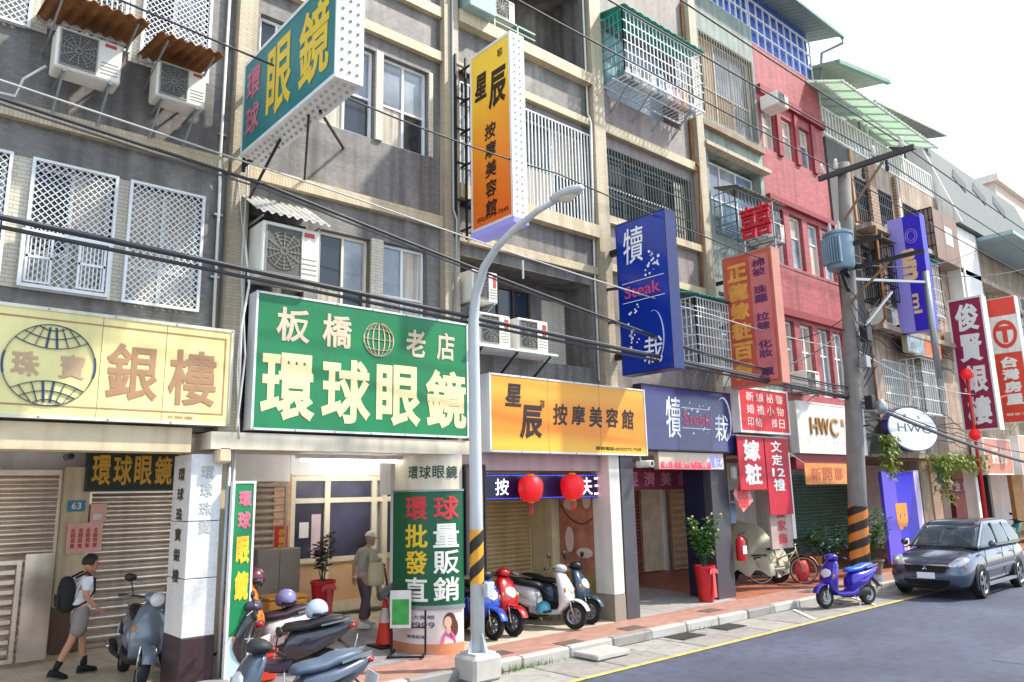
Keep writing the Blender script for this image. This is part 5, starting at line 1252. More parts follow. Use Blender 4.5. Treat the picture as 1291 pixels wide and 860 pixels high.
t = thing('shop_sign', 'small multicoloured signboard under the violet projecting sign', 'sign', (27, 9.9, 6.7))
MB().box(25.6, 28.4, 9.85, 10.0, 6.75, 7.35).build('casing', mat('tan_case', 'b8a888', .5), t); MB().box(25.63, 27.0, 9.83, 9.85, 6.78, 7.32).build('left_face', mat('photo_print', '8a98a0', .5, var=.5, scale=4), t); MB().box(27.02, 28.37, 9.83, 9.85, 6.78, 7.32).build('right_face', mat('orange_print', 'd8703c', .5, var=.3, scale=3), t)
for i, (x, lab) in enumerate(((23.95, 'rusty drain pipe left of the violet sign'), (27.65, 'pale drain pipe right of the violet sign'), (31.5, 'white drain pipe at the claret sign corner'))):
    tag(MB().tube([(x, 10.3, 13.4), (x, 10.3, 10.9), (x+.05, 9.75, 10.6), (x, 9.75, 7.6), (x, 10.3, 7.1), (x, 10.3, 3.6)], .05, 8).build('wall_pipe', [RUST, WHITE, WHITE][i], smooth=True), lab, 'pipe')
random.seed(44)
for i, lab in enumerate(('upper tangle of telephone wires on the beige wall', 'middle tangle of telephone wires on the beige wall', 'lower tangle of telephone wires on the beige wall')):
    mb = MB()
    for k in range(5):
        x = 22.6; z = 9.4-2.2*i+random.uniform(-.3, .3); pts = [(x, 10.2, z)]
        while x < 30: x += random.uniform(.5, 1.2); z += random.uniform(-.22, .12); pts.append((x, 10.2-random.uniform(0, .25), z))
        mb.tube(pts, .014, 5)
    tag(mb.build('wire_tangle', CABLE), lab, 'wires', kind='stuff')
# ================================================================== street lamp
GALVP = mat('galvanised_pole', 'c2c8cc', .5, .15, var=.08, dirt=.12)
HYEL = mat('hazard_yellow', 'd89a28', .5, var=.08); HBLK = mat('hazard_black', '2a2018', .6, var=.1)
def stripes(t, base, top, r0, r1, pitch, m, n=16, slant=.6, name='hazard_stripe'):
    """helical band pieces hugging a pole between two points"""
    base = Vector(base); top = Vector(top); d = top-base; L = d.length; z = d.normalized(); x = z.orthogonal().normalized(); y = z.cross(x)
    k = 0; h = pitch*.5
    s = -slant
    while s < L:
        mb = MB(); a = []; b = []
        for j in range(n+1):
            ang = 2*math.pi*j/n; off = s+slant*j/n
            lo = min(max(off, 0), L); hi = min(max(off+h, 0), L)
            for (lst, hh) in ((a, lo), (b, hi)):
                rr = (r0+(r1-r0)*hh/L)*1.012+.002
                lst.append(tuple(base+z*hh+(x*math.cos(ang)+y*math.sin(ang))*rr))
        mb.rings([a, b], False, False, closed=False).build(name, m, t, smooth=True)
        s += pitch
sl = thing('street_lamp', 'tall grey street lamp with curved arm and striped band at the kerb', 'street lamp', (7.08, 8.9, 0))
MB().rbox(6.83, 7.33, 8.66, 9.14, .0, .34, .04).build('concrete_base', CONC2, sl)
mb = MB(); mb.box(6.9, 7.26, 8.72, 9.08, .34, .37)
for a in range(4):
    c, s_ = math.cos(a*math.pi/2), math.sin(a*math.pi/2); mb.prism([(7.08+c*.1, 8.9+s_*.1, .37), (7.08+c*.18, 8.9+s_*.18, .37), (7.08+c*.1, 8.9+s_*.1, .62)], (-s_*.012, c*.012, 0))
mb.build('flange', GALVP, sl)
path = [(7.08, 8.9, .37), (7.08, 8.9, 2.5), (7.07, 8.9, 5.1), (7.06, 8.82, 5.5), (7.05, 8.6, 5.87), (7.05, 8.3, 6.1), (7.05, 7.9, 6.27), (7.05, 7.4, 6.4), (7.05, 7.05, 6.44)]
MB().tube(path, [.1, .094, .08, .072, .064, .056, .05, .045, .042], 16).build('pole', GALVP, sl, smooth=True)
MB().tube([(7.08, 8.9, 1.28), (7.08, 8.9, 2.02)], [.101, .099], 16).build('hazard_band', HYEL, sl, smooth=40)
stripes(sl, (7.08, 8.9, 1.28), (7.08, 8.9, 2.02), .101, .099, .36, HBLK, slant=.5)
mb = MB(); R = []
for k, (y, a, b) in enumerate(((7.1, .05, .045), (7.0, .09, .065), (6.82, .115, .07), (6.65, .105, .06), (6.54, .05, .035))): R.append(sell((7.05, y, 6.47-.0*k), a, b, 14, 2.4, 'xz'))
mb.rings(R).build('lamp_head', GALVP, sl, smooth=True)
MB().lathe([(.001, -.055), (.06, -.045), (.1, 0)], (0, 0, 0), 'z', 16).xf(Matrix.Translation((7.05, 6.82, 6.41)) @ Matrix.Diagonal((1, 1.5, 1, 1))).build('lens', mat('lamp_lens', 'd8d2bc', .2), sl, smooth=True)
# small junction box and switch on the pole
MB().rbox(7.1, 7.24, 8.7, 8.78, 1.1, 1.3, .01).build('inspection_hatch', GALVP, sl)
# ================================================================== utility pole (leans a little to the road)
UB, UT = Vector((19.3, 9.2, 0)), Vector((19.6, 8.5, 12.3))
UC = mat('pole_concrete', '827d78', .85, var=.15, dirt=.3, dirtcol='55504a')
def up(z): return UB+(UT-UB)*(z/12.3)
pl = thing('utility_pole', 'tall concrete utility pole with transformer and crossarms', 'utility pole', tuple(UB))
MB().tube([tuple(up(z)) for z in (0, 3, 6, 9, 11.05)], [.24, .22, .2, .175, .16], 18).build('shaft', UC, pl, smooth=True)
MB().tube([tuple(up(.55)), tuple(up(2.05))], [.242, .232], 18, cap=False).build('hazard_band', mat('orange_hazard', 'cc7a2c', .5, var=.1, dirt=.2), pl, smooth=40)
stripes(pl, up(.55), up(2.05), .243, .233, .42, HBLK, slant=-.55 if False else .62)
def arm(z, y0, y1, name='crossarm', m=None, w=.12, dx=0):
    p = up(z); return MB().bar((p.x+dx, p.y-y0, z), (p.x+dx, p.y-y1, z+.02), w, w*1.2).build(name, m or DARKM, pl)
arm(10.75, -.6, 1.9, dx=-.22, w=.11, m=mat('weathered_arm', '4c474a', .7, .2, var=.2)); arm(8.7, -.5, 1.0, dx=-.2, w=.09); arm(8.05, -.2, 2.0, dx=-.24, w=.08)
INS = mat('porcelain', 'c9c4ba', .25, var=.06)
for y in (-.1, .9, 1.6, -.5):
    p = up(10.75); MB().lathe([(.001, .3), (.03, .3), (.05, .24), (.035, .2), (.07, .16), (.04, .12), (.08, .06), (.03, 0)], (p.x-.22, p.y-y, 10.86), 'z', 12).build('insulator', INS, pl, smooth=True)
for y in (.6, 1.2):
    p = up(10.75); MB().lathe([(.02, 0), (.05, -.08), (.03, -.14), (.06, -.2), (.03, -.3)], (p.x-.22, p.y-y, 10.66), 'z', 12).build('fuse_switch', DARKM, pl, smooth=True)
for (z, y) in ((9.5, 1.2), (7.2, 1.2)):
    p = up(z-.9); q = up(z); MB().bar((p.x-.2, p.y-.1, z-.1), (q.x-.22, q.y-y, z+1.15 if z > 9 else z+.8), .05).build('brace', mat('rusty_steel', '8a6a4c', .6, .3, var=.2), pl)
TRF = mat('transformer_blue_grey', '7b93a4', .5, .2, var=.12, dirt=.2, dirtcol='4a5660')
p = up(8.45); tx, ty = p.x-.55, p.y-.05
tr = MB().lathe([(.001, -.5), (.3, -.5), (.34, -.44), (.34, .38), (.37, .4), (.37, .46), (.3, .5), (.001, .54)], (tx, ty, 8.5), 'z', 22).build('transformer', TRF, pl, smooth=35)
for k in range(10):
    a = math.pi*.7+k*.16; MB().box(tx+.33*math.cos(a)-.012, tx+.45*math.cos(a), ty+.4*math.sin(a)-.02, ty+.4*math.sin(a)+.02, 8.1, 8.8).build('cooling_fin', TRF, tr)
for a in (.5, 2.2, 3.9): MB().lathe([(.03, .0), (.05, .06), (.03, .1), (.045, .16), (.02, .26)], (tx+.17*math.cos(a), ty+.17*math.sin(a), 9.0), 'z', 10).build('bushing', INS, tr, smooth=True)
mb = MB(); mb.bar((tx, ty-.1, 7.96), (p.x, p.y, 7.9), .12); mb.bar((tx, ty, 7.95), (p.x, p.y, 7.3), .08); mb.build('transformer_bracket', DARKM, pl)
for (z, dx, dy, w, h) in ((6.35, .1, -.35, .3, .4), (5.6, -.1, -.38, .24, .3), (4.6, .15, -.36, .22, .34)):
    q = up(z); MB().rbox(q.x+dx-w/2, q.x+dx+w/2, q.y+dy-.1, q.y+dy+.1, z-h/2, z+h/2, .015).build('junction_box', random.choice([GREYM, DARKM]), pl)
q = up(4.5); MB().lathe([(.001, -.2), (.12, -.17), (.16, -.05), (.12, .1), (.05, .18)], (q.x+.45, q.y-.5, 4.5), 'z', 14).build('bell_cap', GREYM, pl, smooth=True)
MB().tube([tuple(up(.1)+Vector((.24, -.06, 0))), tuple(up(3)+Vector((.23, -.06, 0))), tuple(up(7)+Vector((.21, -.06, 0)))], .03).build('conduit', WHITE, pl, smooth=True)
mb = MB()
for k in range(6):
    a = up(7.6-.25*k); pts = [a+Vector((-.3+.1*k, -.1, 0)), a+Vector((-.5, -.35, -.3-.1*k)), a+Vector((-.1+.1*k, -.4, -.8)), up(6-.2*k)+Vector((.1, -.25, 0))]
    mb.tube([tuple(x) for x in pts], .014, 6)
tag(mb.build('looped_leads', CABLE, pl, smooth=True), kind='stuff')
# second, farther bracket post in front of violet sign
q = thing('steel_post', 'thin grey steel post carrying wires before the violet projecting sign', 'post', (24.2, 8.9, 0))
MB().tube([(24.4, 8.6, 5.6), (24.4, 8.6, 8.9)], .1).build('post', GREYM, q, smooth=True); MB().bar((19.5, 8.9, 7.9), (24.6, 8.6, 8.6), .07).build('arm', GREYM, q); MB().bar((19.6, 8.9, 6.2), (22.0, 8.7, 7.9), .06).build('brace', GREYM, q)
# ================================================================== cables
def cable(label, pts, r, sag=.0, group=None, m=None, seg=14):
    path = []
    for (a, b) in zip(pts, pts[1:]):
        a = Vector(a); b = Vector(b)
        for k in range(seg):
            t = k/seg; p = a.lerp(b, t); p.z -= sag*4*t*(1-t); path.append(tuple(p))
    path.append(tuple(pts[-1]))
    return tag(MB().tube(path, r, 7).build('overhead_cable', m or CABLE, smooth=True), label, 'cable', group)
GC = mat('grey_cable', '5a5a60', .6, var=.15); WC = mat('pale_cable', 'b9b8b4', .6)
A = Vector((19.4, 8.95, 4.75))
cable('thickest black cable of the low bundle crossing the signs', [(-14, 9.0, 5.93), (A.x-.2, A.y, 4.76)], .034, .02)
cable('second black cable lashed under the thick low bundle', [(-14, 9.04, 5.84), (A.x-.2, A.y+.03, 4.71)], .024, .04)
cable('thin grey cable running just above the low bundle', [(-14, 8.97, 6.02), (A.x-.2, A.y-.02, 4.84)], .014, .1, m=GC)
cable('low bundle beyond the utility pole running down to the right', [(A.x+.1, A.y, 4.75), (32.5, 9.0, 3.3), (45, 9, 3.6)], .055, .12, m=GC)
cable('thin cable beside the low bundle beyond the pole', [(A.x+.1, A.y, 4.85), (32.5, 8.9, 3.6), (45, 9, 4.0)], .02, .2, m=GC)
cable('black cable sloping down from the upper left across the green sign top', [(-14, 9.0, 7.9), (3.8, 9.0, 6.46), (12.7, 9.0, 5.3), (A.x-.2, A.y, 5.0)], .022, .05)
cable('second strand twisted with the sloping black cable', [(-14, 9.03, 7.86), (3.8, 9.03, 6.41), (12.7, 9.03, 5.27), (A.x-.2, A.y+.03, 4.95)], .013, .05, m=GC)
cable('thin pale wire sloping across the second floor of the grey houses', [(-14, 9.0, 8.0), (5.1, 9.0, 6.6), (13.6, 9.0, 6.1), (A.x-.2, A.y, 6.0)], .012, .06, m=WC)
cable('thin dark wire crossing the teal and orange projecting signs', [(-14, 8.9, 9.6), (4, 8.9, 8.08), (9.0, 8.9, 8.0), (A.x-.2, 8.8, 7.6)], .014, .1)
cable('upper power line from the crossarm towards the viewer, inner', [(-10, 8.6, 11.3), (19.4, 8.9, 11.05), (60, 8.9, 11.2)], .017, .25)
cable('upper power line from the crossarm towards the viewer, middle', [(-10, 7.7, 11.3), (19.4, 7.75, 11.05), (60, 7.9, 11.2)], .017, .3)
cable('upper power line from the crossarm towards the viewer, outer', [(-10, 6.9, 11.4), (19.4, 7.05, 11.05), (60, 7.3, 11.2)], .017, .25)
cable('service wire dropping from the pole to the red house', [(19.5, 8.9, 6.9), (18.8, 10.2, 6.4)], .014, .15)
cable('service wire from the pole to the faded red sign', [(19.4, 8.9, 6.6), (15.8, 9.3, 5.2)], .016, .25)
cable('service wire from the pole to the claret sign', [(19.5, 8.9, 6.1), (29.8, 9.4, 5.6)], .014, .3, m=WC)
cable('service wire from the pole towards the metal roofed house', [(19.5, 8.7, 8.3), (34, 9.8, 11.9)], .014, .4)
cable('wire crossing high in front of the metal roof', [(24.4, 8.6, 8.8), (36, 8.6, 11.2)], .014, .2)
cable('pale wires hanging loosely down the corner between cream and green signs', [(3.98, 10.12, 7.2), (3.93, 10.05, 5.6), (4.02, 10.0, 4.4), (3.93, 9.95, 3.4)], .014, .0, m=WC)
cable('second pale wire hanging down the corner beside the cream sign', [(3.85, 10.15, 7.0), (3.98, 10.06, 5.8), (3.92, 10.0, 4.2), (3.98, 9.97, 3.3)], .01, .0, m=WC)
for i, (x, lab) in enumerate(((3.92, 'left grey conduit beside the white column'), (3.99, 'right thin conduit beside the white column'))):
    tag(MB().tube([(x, 10.12, .3), (x, 10.12, 1.5), (x+.01, 10.13, 3.15)], .03-.012*i).build('conduit_pipe', [GREYM, WC][i], smooth=True), lab, 'pipe')
# brackets for bay 3 small cross rosary-like wires
tag(MB().tube([(9.2, 10.1, 6.75), (9.2, 10.1, 6.4)], .02).build('hanging_insulator', INS), 'small white insulator hanging under the balcony band', 'insulator')
# ================================================================== plants
def leafmesh(mb, c, d, l, w, droop=.3):
    c = Vector(c); d = Vector(d).normalized(); s = d.cross(Vector((0, 0, 1)))
    if s.length < .1: s = Vector((1, 0, 0))
    s = s.normalized()*w; m_ = c+d*l*.5+Vector((0, 0, .03*l)); e = c+d*l-Vector((0, 0, droop*l))
    mb.add([c, m_-s, e, m_+s], [(0, 1, 2, 3)])
LEAF = mat('leaf_green', '4f7a34', .5, var=.35, scale=11, transl=.2); LEAFL = mat('leaf_yellow_green', '7f8e40', .55, var=.3, scale=9, transl=.25); LEAFD = mat('leaf_dark', '2f5a40', .5, var=.3, scale=10, transl=.15); LEAFR = mat('leaf_plum', '4a3238', .5, var=.3, scale=9)
POTR = mat('red_wrap', 'b8161e', .4, var=.12, scale=6)
def pot_plant(label, x, y, z, r, h, leafm, nleaf, spread, lh, leaf=(.16, .03), potm=None, stems=9, flowers=None, seed=1, ribbon=False):
    random.seed(seed)
    t = thing('potted_plant', label, 'plant', (x, y, z))
    MB().lathe([(.001, 0), (r*.72, 0), (r*.8, h*.3), (r, h*.92), (r*1.08, h*.93), (r*1.08, h), (r*.95, h), (r*.9, h*.9), (.001, h*.9)], (x, y, z), 'z', 18).build('pot', potm or POTR, t, smooth=40)
    ms = MB(); ml = MB(); mf = MB()
    for k in range(stems):
        a = random.uniform(0, 6.28); rr = spread*random.uniform(.2, 1); tip = Vector((x+rr*math.cos(a), y+rr*math.sin(a), z+h+lh*random.uniform(.55, 1)))
        b0 = Vector((x+random.uniform(-.3, .3)*r, y+random.uniform(-.3, .3)*r, z+h*.9)); mid = b0.lerp(tip, .5)+Vector((0, 0, .08*lh))
        ms.tube([tuple(b0), tuple(mid), tuple(tip)], [.008, .006, .003], 5)
        for j in range(nleaf):
            tt = random.uniform(.25, 1); p = (b0.lerp(mid, tt*2) if tt < .5 else mid.lerp(tip, tt*2-1)); b = random.uniform(0, 6.28)
            leafmesh(ml, p, (math.cos(b), math.sin(b), random.uniform(-.1, .7)), leaf[0]*random.uniform(.6, 1.2), leaf[1]*random.uniform(.7, 1.2))
        if flowers: mf.lathe([(.001, -.025), (.02, -.01), (.028, .01), (.001, .03)], tuple(tip), 'z', 7)
    ms.build('stems', LEAFD, t); tag(ml.build('leaves', leafm, t), kind='stuff')
    if flowers: tag(mf.build('flowers', flowers, t), kind='stuff')
    if ribbon:
        mb = MB()
        for s_ in (-1, 1): mb.rings([sell((x+s_*.07*k, y-r*1.02-.01*k, z+h*.9-.03*k), .001+.05*math.sin(1+k), .045, 8, 2, 'xz') for k in range(3)])
        mb.prism([(x-.04, y-r*1.03, z+h*.9), (x+.04, y-r*1.03, z+h*.9), (x+.09, y-r*1.0, z+.1), (x-.02, y-r*1.0, z+.08)], (0, -.012, 0)); mb.build('ribbon', mat('pink_ribbon', 'd85a5c', .5, var=.1), t)
    return t
pot_plant('tall leafy plant in a red wrapped pot with pink ribbon by the dark pillar', 14.55, 10.35, .16, .22, .75, LEAF, 22, .5, 1.1, (.2, .035), stems=16, flowers=mat('cream_flower', 'd8cc98', .6), seed=4, ribbon=True)
pot_plant('dark plum plant in a tall red pot at the optician door', 7.15, 13.6, .26, .22, .75, LEAFR, 16, .25, .95, (.16, .035), stems=10, seed=8, ribbon=True)
pot_plant('small red pot plant far inside the steak arcade', 15.6, 13.5, .28, .2, .5, LEAFD, 14, .3, .6, (.18, .04), seed=9)
pot_plant('bright green plant in an orange pot past the bicycle', 21.6, 11.6, .2, .25, .4, LEAF, 16, .4, .8, (.2, .04), mat('terracotta', 'b8683c', .7), seed=10)
pot_plant('dark bushy plant behind the violet scooter', 19.7, 10.2, .15, .25, .4, LEAFD, 22, .7, 1.1, (.17, .05), mat('grey_pot', '7a7672', .7), stems=14, seed=11)
pot_plant('loose green shrub right of the striped utility pole', 21.8, 10.0, .15, .3, .4, LEAF, 22, .8, 1.4, (.16, .045), mat('grey_pot', '7a7672', .7), stems=14, seed=12)
def vine(label, x0, x1, y0, y1, z0, z1, n, m, seed, name='creeper'):
    random.seed(seed); t = thing(name, label, 'plant', ((x0+x1)/2, y1, z0)); mb = MB(); st = MB()
    for k in range(n):
        u = random.random(); x = x0+(x1-x0)*u; zz = z1-(z1-z0)*random.random()**1.3*(.4+.6*abs(math.sin(u*9+seed))); y = random.uniform(y0, y1)
        a = random.uniform(0, 6.28); leafmesh(mb, (x, y, zz), (math.cos(a), math.sin(a), random.uniform(-.6, .3)), random.uniform(.1, .24), random.uniform(.02, .05), .5)
    for k in range(14):
        x = x0+(x1-x0)*random.random(); st.tube([(x, y1-.1, z1), (x+random.uniform(-.3, .3), (y0+y1)/2, (z0+z1)/2)], .01, 5)
    tag(mb.build('leaves', m, t), kind='stuff'); st.build('stems', LEAFD, t)
vine('yellow green creeper spilling over the awning behind the car', 26.6, 30.4, 9.4, 10.2, 2.9, 3.5, 1100, LEAFL, 2)
vine('hanging strand of creeper below the left end of the awning', 26.3, 26.9, 9.4, 9.9, 1.9, 3.2, 220, LEAFL, 3)
vine('tall green creeper climbing the post under the oval sign', 23.0, 23.8, 9.7, 10.0, 2.7, 4.0, 420, mat('leaf_olive', '7a8a3c', .55, var=.3, scale=9, transl=.2), 5)
# ================================================================== small furniture
co = thing('traffic_cone', 'orange traffic cone with pale collar beside the old man', 'cone', (6.98, 11.15, .2))
CONE = mat('cone_orange', 'd8381c', .5, var=.08)
MB().lathe([(.001, .72), (.035, .72), (.05, .6), (.15, .05), (.15, .04)], (6.98, 11.15, .18), 'z', 20).build('body', CONE, co, smooth=40); MB().rbox(6.76, 7.2, 10.93, 11.37, .165, .21, .015).build('base', BLACK, co)
MB().lathe([(.057, .58), (.097, .36)], (6.98, 11.15, .18), 'z', 20).build('collar', mat('cone_collar', 'd0c0b4', .4), co, smooth=True)
MB().xf(Matrix()) 
bgm = thing('umbrella_bag', 'grey folded bag resting on top of the traffic cone', 'bag', (7.0, 11.1, .92))
mb = MB(); mb.rings([sell((6.85+.1*k, 11.1, .95+.05*k), .1+.02*(k % 2), .07, 10, 2.5, 'yz') for k in range(5)]); mb.build('body', mat('grey_fabric', '5e5c5e', .7, var=.2), bgm, smooth=True)
af = thing('sign_stand', 'black wire sign stand with green and white poster near the rounded pier', 'stand', (0, 0, 0))
mb = MB()
for (x, y) in ((6.5, 10.55), (6.88, 10.2)): mb.bar((x, y, .2), (x, y, 1.1), .022)
mb.bar((6.5, 10.55, 1.1), (6.88, 10.2, 1.1), .022); mb.bar((6.5, 10.55, .55), (6.88, 10.2, .55), .018)
for (x, y) in ((6.5, 10.55), (6.88, 10.2)): mb.bar((x-.2, y-.22, .18), (x+.18, y+.2, .18), .03)
mb.bar((6.3, 10.33, .18), (6.68, 9.98, .18), .03); mb.build('wire_frame', IRONB, af)
u = Vector((.38, -.35, 0)).normalized(); nrm = Vector((-u.y*-1, u.x*-1, 0)); o0 = Vector((6.5, 10.55, .58))+nrm*.0
def FP(u_, v_, n=0):
    p = Vector((6.46, 10.53, .55))+u*u_+Vector((-.68, -.73, 0))*n; return (p.x, p.y, p.z+v_)
MB().prism([FP(0, 0, .015), FP(.32, 0, .015), FP(.32, .55, .015), FP(0, .55, .015)], (.01, .011, 0)).build('poster', WHITE, af)
MB().prism([FP(.03, .05, .02), FP(.29, .05, .02), FP(.29, .42, .02), FP(.03, .42, .02)], (.003, .003, 0)).build('green_print', mat('print_green', '3f9a48', .5, var=.25, scale=6), af)
af.location = (.22, .0, 0)
fe = thing('fire_extinguisher', 'red fire extinguisher hung on the dark pillar', 'fire extinguisher', (15.75, 10.2, .95))
MB().lathe([(.001, 0), (.1, 0), (.11, .03), (.11, .42), (.07, .5), (.03, .52), (.03, .56), (.001, .56)], (15.78, 10.2, .93), 'z', 16).build('cylinder', RED, fe, smooth=40); MB().bar((15.72, 10.2, 1.5), (15.9, 10.15, 1.54), .03).build('handle', BLACK, fe); MB().box(15.7, 15.86, 10.088, 10.094, 1.08, 1.26).build('paper_label', WHITE, fe); MB().tube([(15.8, 10.15, 1.48), (15.9, 10.1, 1.4), (15.9, 10.1, 1.1)], .014).build('hose', BLACK, fe)
wb = thing('wall_lamp', 'pale rounded wall lamp above the pink happiness sheet', 'lamp', (15.8, 10.2, 2.75)); MB().rbox(15.66, 15.86, 10.1, 10.28, 2.72, 3.05, .05).build('shade', mat('pale_green_lamp', 'c2ccb8', .4), wb)
ms_ = thing('metre_box', 'blue grey electricity boxes on the side of the dark pillar', 'box', (15.75, 10.4, 1.9)); MB().rbox(15.64, 15.86, 10.3, 10.5, 1.75, 2.2, .01).build('box', mat('bluegrey_box', '5f7488', .5), ms_); MB().rbox(15.64, 15.84, 10.3, 10.5, 2.25, 2.5, .01).build('upper_box', GREYM, ms_)
# green vertical optician board by the left column
gb = thing('vertical_board', 'tall green vertical board with pink and yellow characters beside the white column', 'sign', (4.0, 10.2, .2))
MB().box(3.97, 4.22, 10.0, 10.06, .84, 2.72).build('face_panel', mat('bright_green', '12804c', .4), gb); MB().box(3.97, 4.22, 10.0, 10.06, .2, .83).build('lower_panel', mat('pale_blue_print', 'b4cfe0', .4, var=.15, scale=5), gb)
mb = MB(); frame_rect(mb, 3.94, 4.25, .17, 2.75, 9.99, 10.07, .03); mb.build('frame', WHITE, gb)
letters([('環', 4.02, 2.42, 4.2, 2.62), ('球', 4.02, 2.14, 4.2, 2.36)], FY(10.0), PKR, gb, .05); letters([('眼', 4.02, 1.7, 4.2, 2.05), ('鏡', 4.02, 1.25, 4.2, 1.62)], FY(10.0), YBR, gb, .05)
# ================================================================== scooters
def paint(name, col, var=.04): return mat(name, col, .22, .15, var=var, coat=.7, dirt=.08, dirtcol='4a4640', streak=False)
SEATM = mat('seat_vinyl', '1c1c22', .5, var=.12); RIM = mat('alloy_rim', '8e9094', .35, .8, var=.06); CHROME = mat('chrome', 'c9ccd0', .12, 1, var=.03)
LENSM = mat('clear_lens', 'd5dadd', .08, var=.05, spec=.8); TAILM = mat('tail_lens', '9a1a1a', .15, var=.1); PLATE = mat('number_plate', 'dfe3ea', .4, var=.03); AMBER = mat('amber_lens', 'd07a24', .15)
UNDER = mat('scooter_underbody', '25252a', .6, var=.15)
def wheel(t, x, r=.225, w=.1, rimm=None):
    wo = MB().lathe([(r*.62, -w*.42), (r*.78, -w*.5), (r*.93, -w*.42), (r, -w*.15), (r, w*.15), (r*.93, w*.42), (r*.78, w*.5), (r*.62, w*.42)], (x, 0, r), 'y', 28).build('wheel', RUBBER, t, smooth=35)
    g = MB(); g.lathe([(r*.5, -w*.3), (r*.64, -w*.4), (r*.64, w*.4), (r*.5, w*.3)], (x, 0, r), 'y', 28); g.lathe([(.001, -w*.5), (.05, -w*.5), (.05, w*.5), (.001, w*.5)], (x, 0, r), 'y', 14)
    for k in range(6):
        a = k*math.pi/3; g.bar((x+.03*math.cos(a), 0, r+.03*math.sin(a)), (x+r*.58*math.cos(a), 0, r+r*.58*math.sin(a)), .04, .035, up=(0, 1, 0))
    g.build('rim', rimm or RIM, wo, smooth=35)
    g = MB(); g.lathe([(r*.25, w*.52), (r*.42, w*.52), (r*.42, w*.55), (r*.25, w*.55)], (x, 0, r), 'y', 20); g.build('brake_disc', STEEL, wo)
    return wo
def scooter(label, loc, rz, body, second=None, seat=None, round_lamp=False, group=None, sc_=1.0, mirrors=True, lean=-.1, plate=True, box=None):
    second = second or body
    t = thing('motor_scooter', label, 'scooter', (0, 0, 0), group)
    wheel(t, .63); wheel(t, -.6, w=.12)
    # fork and front fender
    for s in (-1, 1): MB().tube([(.63, s*.07, .225), (.55, s*.07, .5), (.46, s*.05, .72)], .018).build('fork_leg', CHROME, t, smooth=True)
    R = []
    for k in range(9):
        a = math.radians(20+k*17); r = .27; cx = .63+r*math.cos(a); cz = .225+r*math.sin(a); w_ = .075+.02*math.sin(math.pi*k/8)
        ring = []
        for j in range(7):
            b = math.pi*(j/6); ring.append((cx-.05*math.sin(b)*0+.03*math.sin(b)*math.cos(a), w_*math.cos(b), cz+.03*math.sin(b)*math.sin(a)))
        for j in range(6, -1, -1):
            b = math.pi*(j/6); ring.append((cx+(.03*math.sin(b)-.008)*math.cos(a), w_*.94*math.cos(b), cz+(.03*math.sin(b)-.008)*math.sin(a)))
        R.append(ring)
    MB().rings(R).build('front_fender', body, t, smooth=40)
    # leg shield: horizontal sections rising to the dash
    R = []
    for (z, cx, a, b, e) in ((.29, .36, .05, .15, 3), (.40, .45, .09, .19, 3), (.55, .47, .11, .225, 2.8), (.70, .44, .11, .225, 2.6), (.84, .385, .10, .19, 2.4), (.93, .34, .085, .15, 2.3), (.97, .32, .05, .10, 2.2)):
        R.append(sell((cx, 0, z), a, b, 20, e))
    sh = MB().rings(R).build('leg_shield', body, t, smooth=60)
    R = [sell((.5, 0, z), .035, w_, 14, 2.2) for z, w_ in ((.62, .02), (.66, .13), (.72, .15), (.78, .10), (.8, .02))]
    for k, r in enumerate(R): R[k] = [(p[0]+.06-(.02*k), p[1], p[2]) for p in r]
    if not round_lamp: MB().rings(R).build('front_lens', LENSM, t, smooth=True)
    for s in (-1, 1):
        MB().rings([sell((.51+.0*k, s*.19, .6+.05*k), .03*math.sin(.4+k*.9), .02*math.sin(.4+k*.9)+.006, 8, 2) for k in range(3)]).build('turn_signal', AMBER, t, smooth=True)
    # handlebar cowl
    R = [sell((x, 0, z), a, b, 16, 2.4, 'yz') for x, z, a, b in ((.2, 1.0, .05, .03), (.25, 1.02, .12, .055), (.32, 1.035, .15, .07), (.4, 1.03, .12, .065), (.45, 1.02, .05, .04))]
    MB().rings(R).build('handlebar_cowl', second if not round_lamp else body, t, smooth=True)
    if round_lamp: MB().lathe([(.001, .06), (.06, .055), (.085, .02), (.09, -.04), (.05, -.09)], (.45, 0, 1.02), 'x', 20).build('headlight', LENSM, t, smooth=40)
    MB().tube([(.24, -.34, 1.02), (.28, -.2, 1.03), (.32, 0, 1.0), (.28, .2, 1.03), (.24, .34, 1.02)], .014).build('handlebar', DARKM, t, smooth=True)
    for s in (-1, 1):
        MB().tube([(.245, s*.33, 1.02), (.225, s*.44, 1.01)], .02, 10).build('grip', BLACK, t, smooth=40)
        MB().tube([(.28, s*.3, 1.03), (.33, s*.42, 1.0)], .007, 6).build('brake_lever', STEEL, t)
        if mirrors:
            mm = MB().rings([sell((x, s*.36, 1.24), .075*f, .05*f, 12, 2.3, 'yz') for x, f in ((.25, .3), (.262, .9), (.28, 1), (.295, .6), (.3, .2))]).build('mirror', BLACK, t, smooth=True)
            MB().tube([(.26, s*.27, 1.04), (.27, s*.31, 1.13), (.275, s*.35, 1.21)], .007, 6).build('stalk', BLACK, mm)
    # floorboard and underbody
    R = [sell((x, 0, z), a, b, 14, 4, 'yz') for x, z, a, b in ((.4, .3, .15, .05), (.25, .275, .17, .045), (-.05, .27, .17, .05), (-.2, .32, .17, .08))]
    MB().rings(R).build('floorboard', second, t, smooth=40)
    R = [sell((x, 0, z), a, b, 12, 3, 'yz') for x, z, a, b in ((.1, .24, .1, .05), (-.15, .27, .12, .1), (-.4, .3, .12, .11), (-.62, .26, .1, .08))]
    MB().rings(R).build('engine_block', UNDER, t, smooth=40)
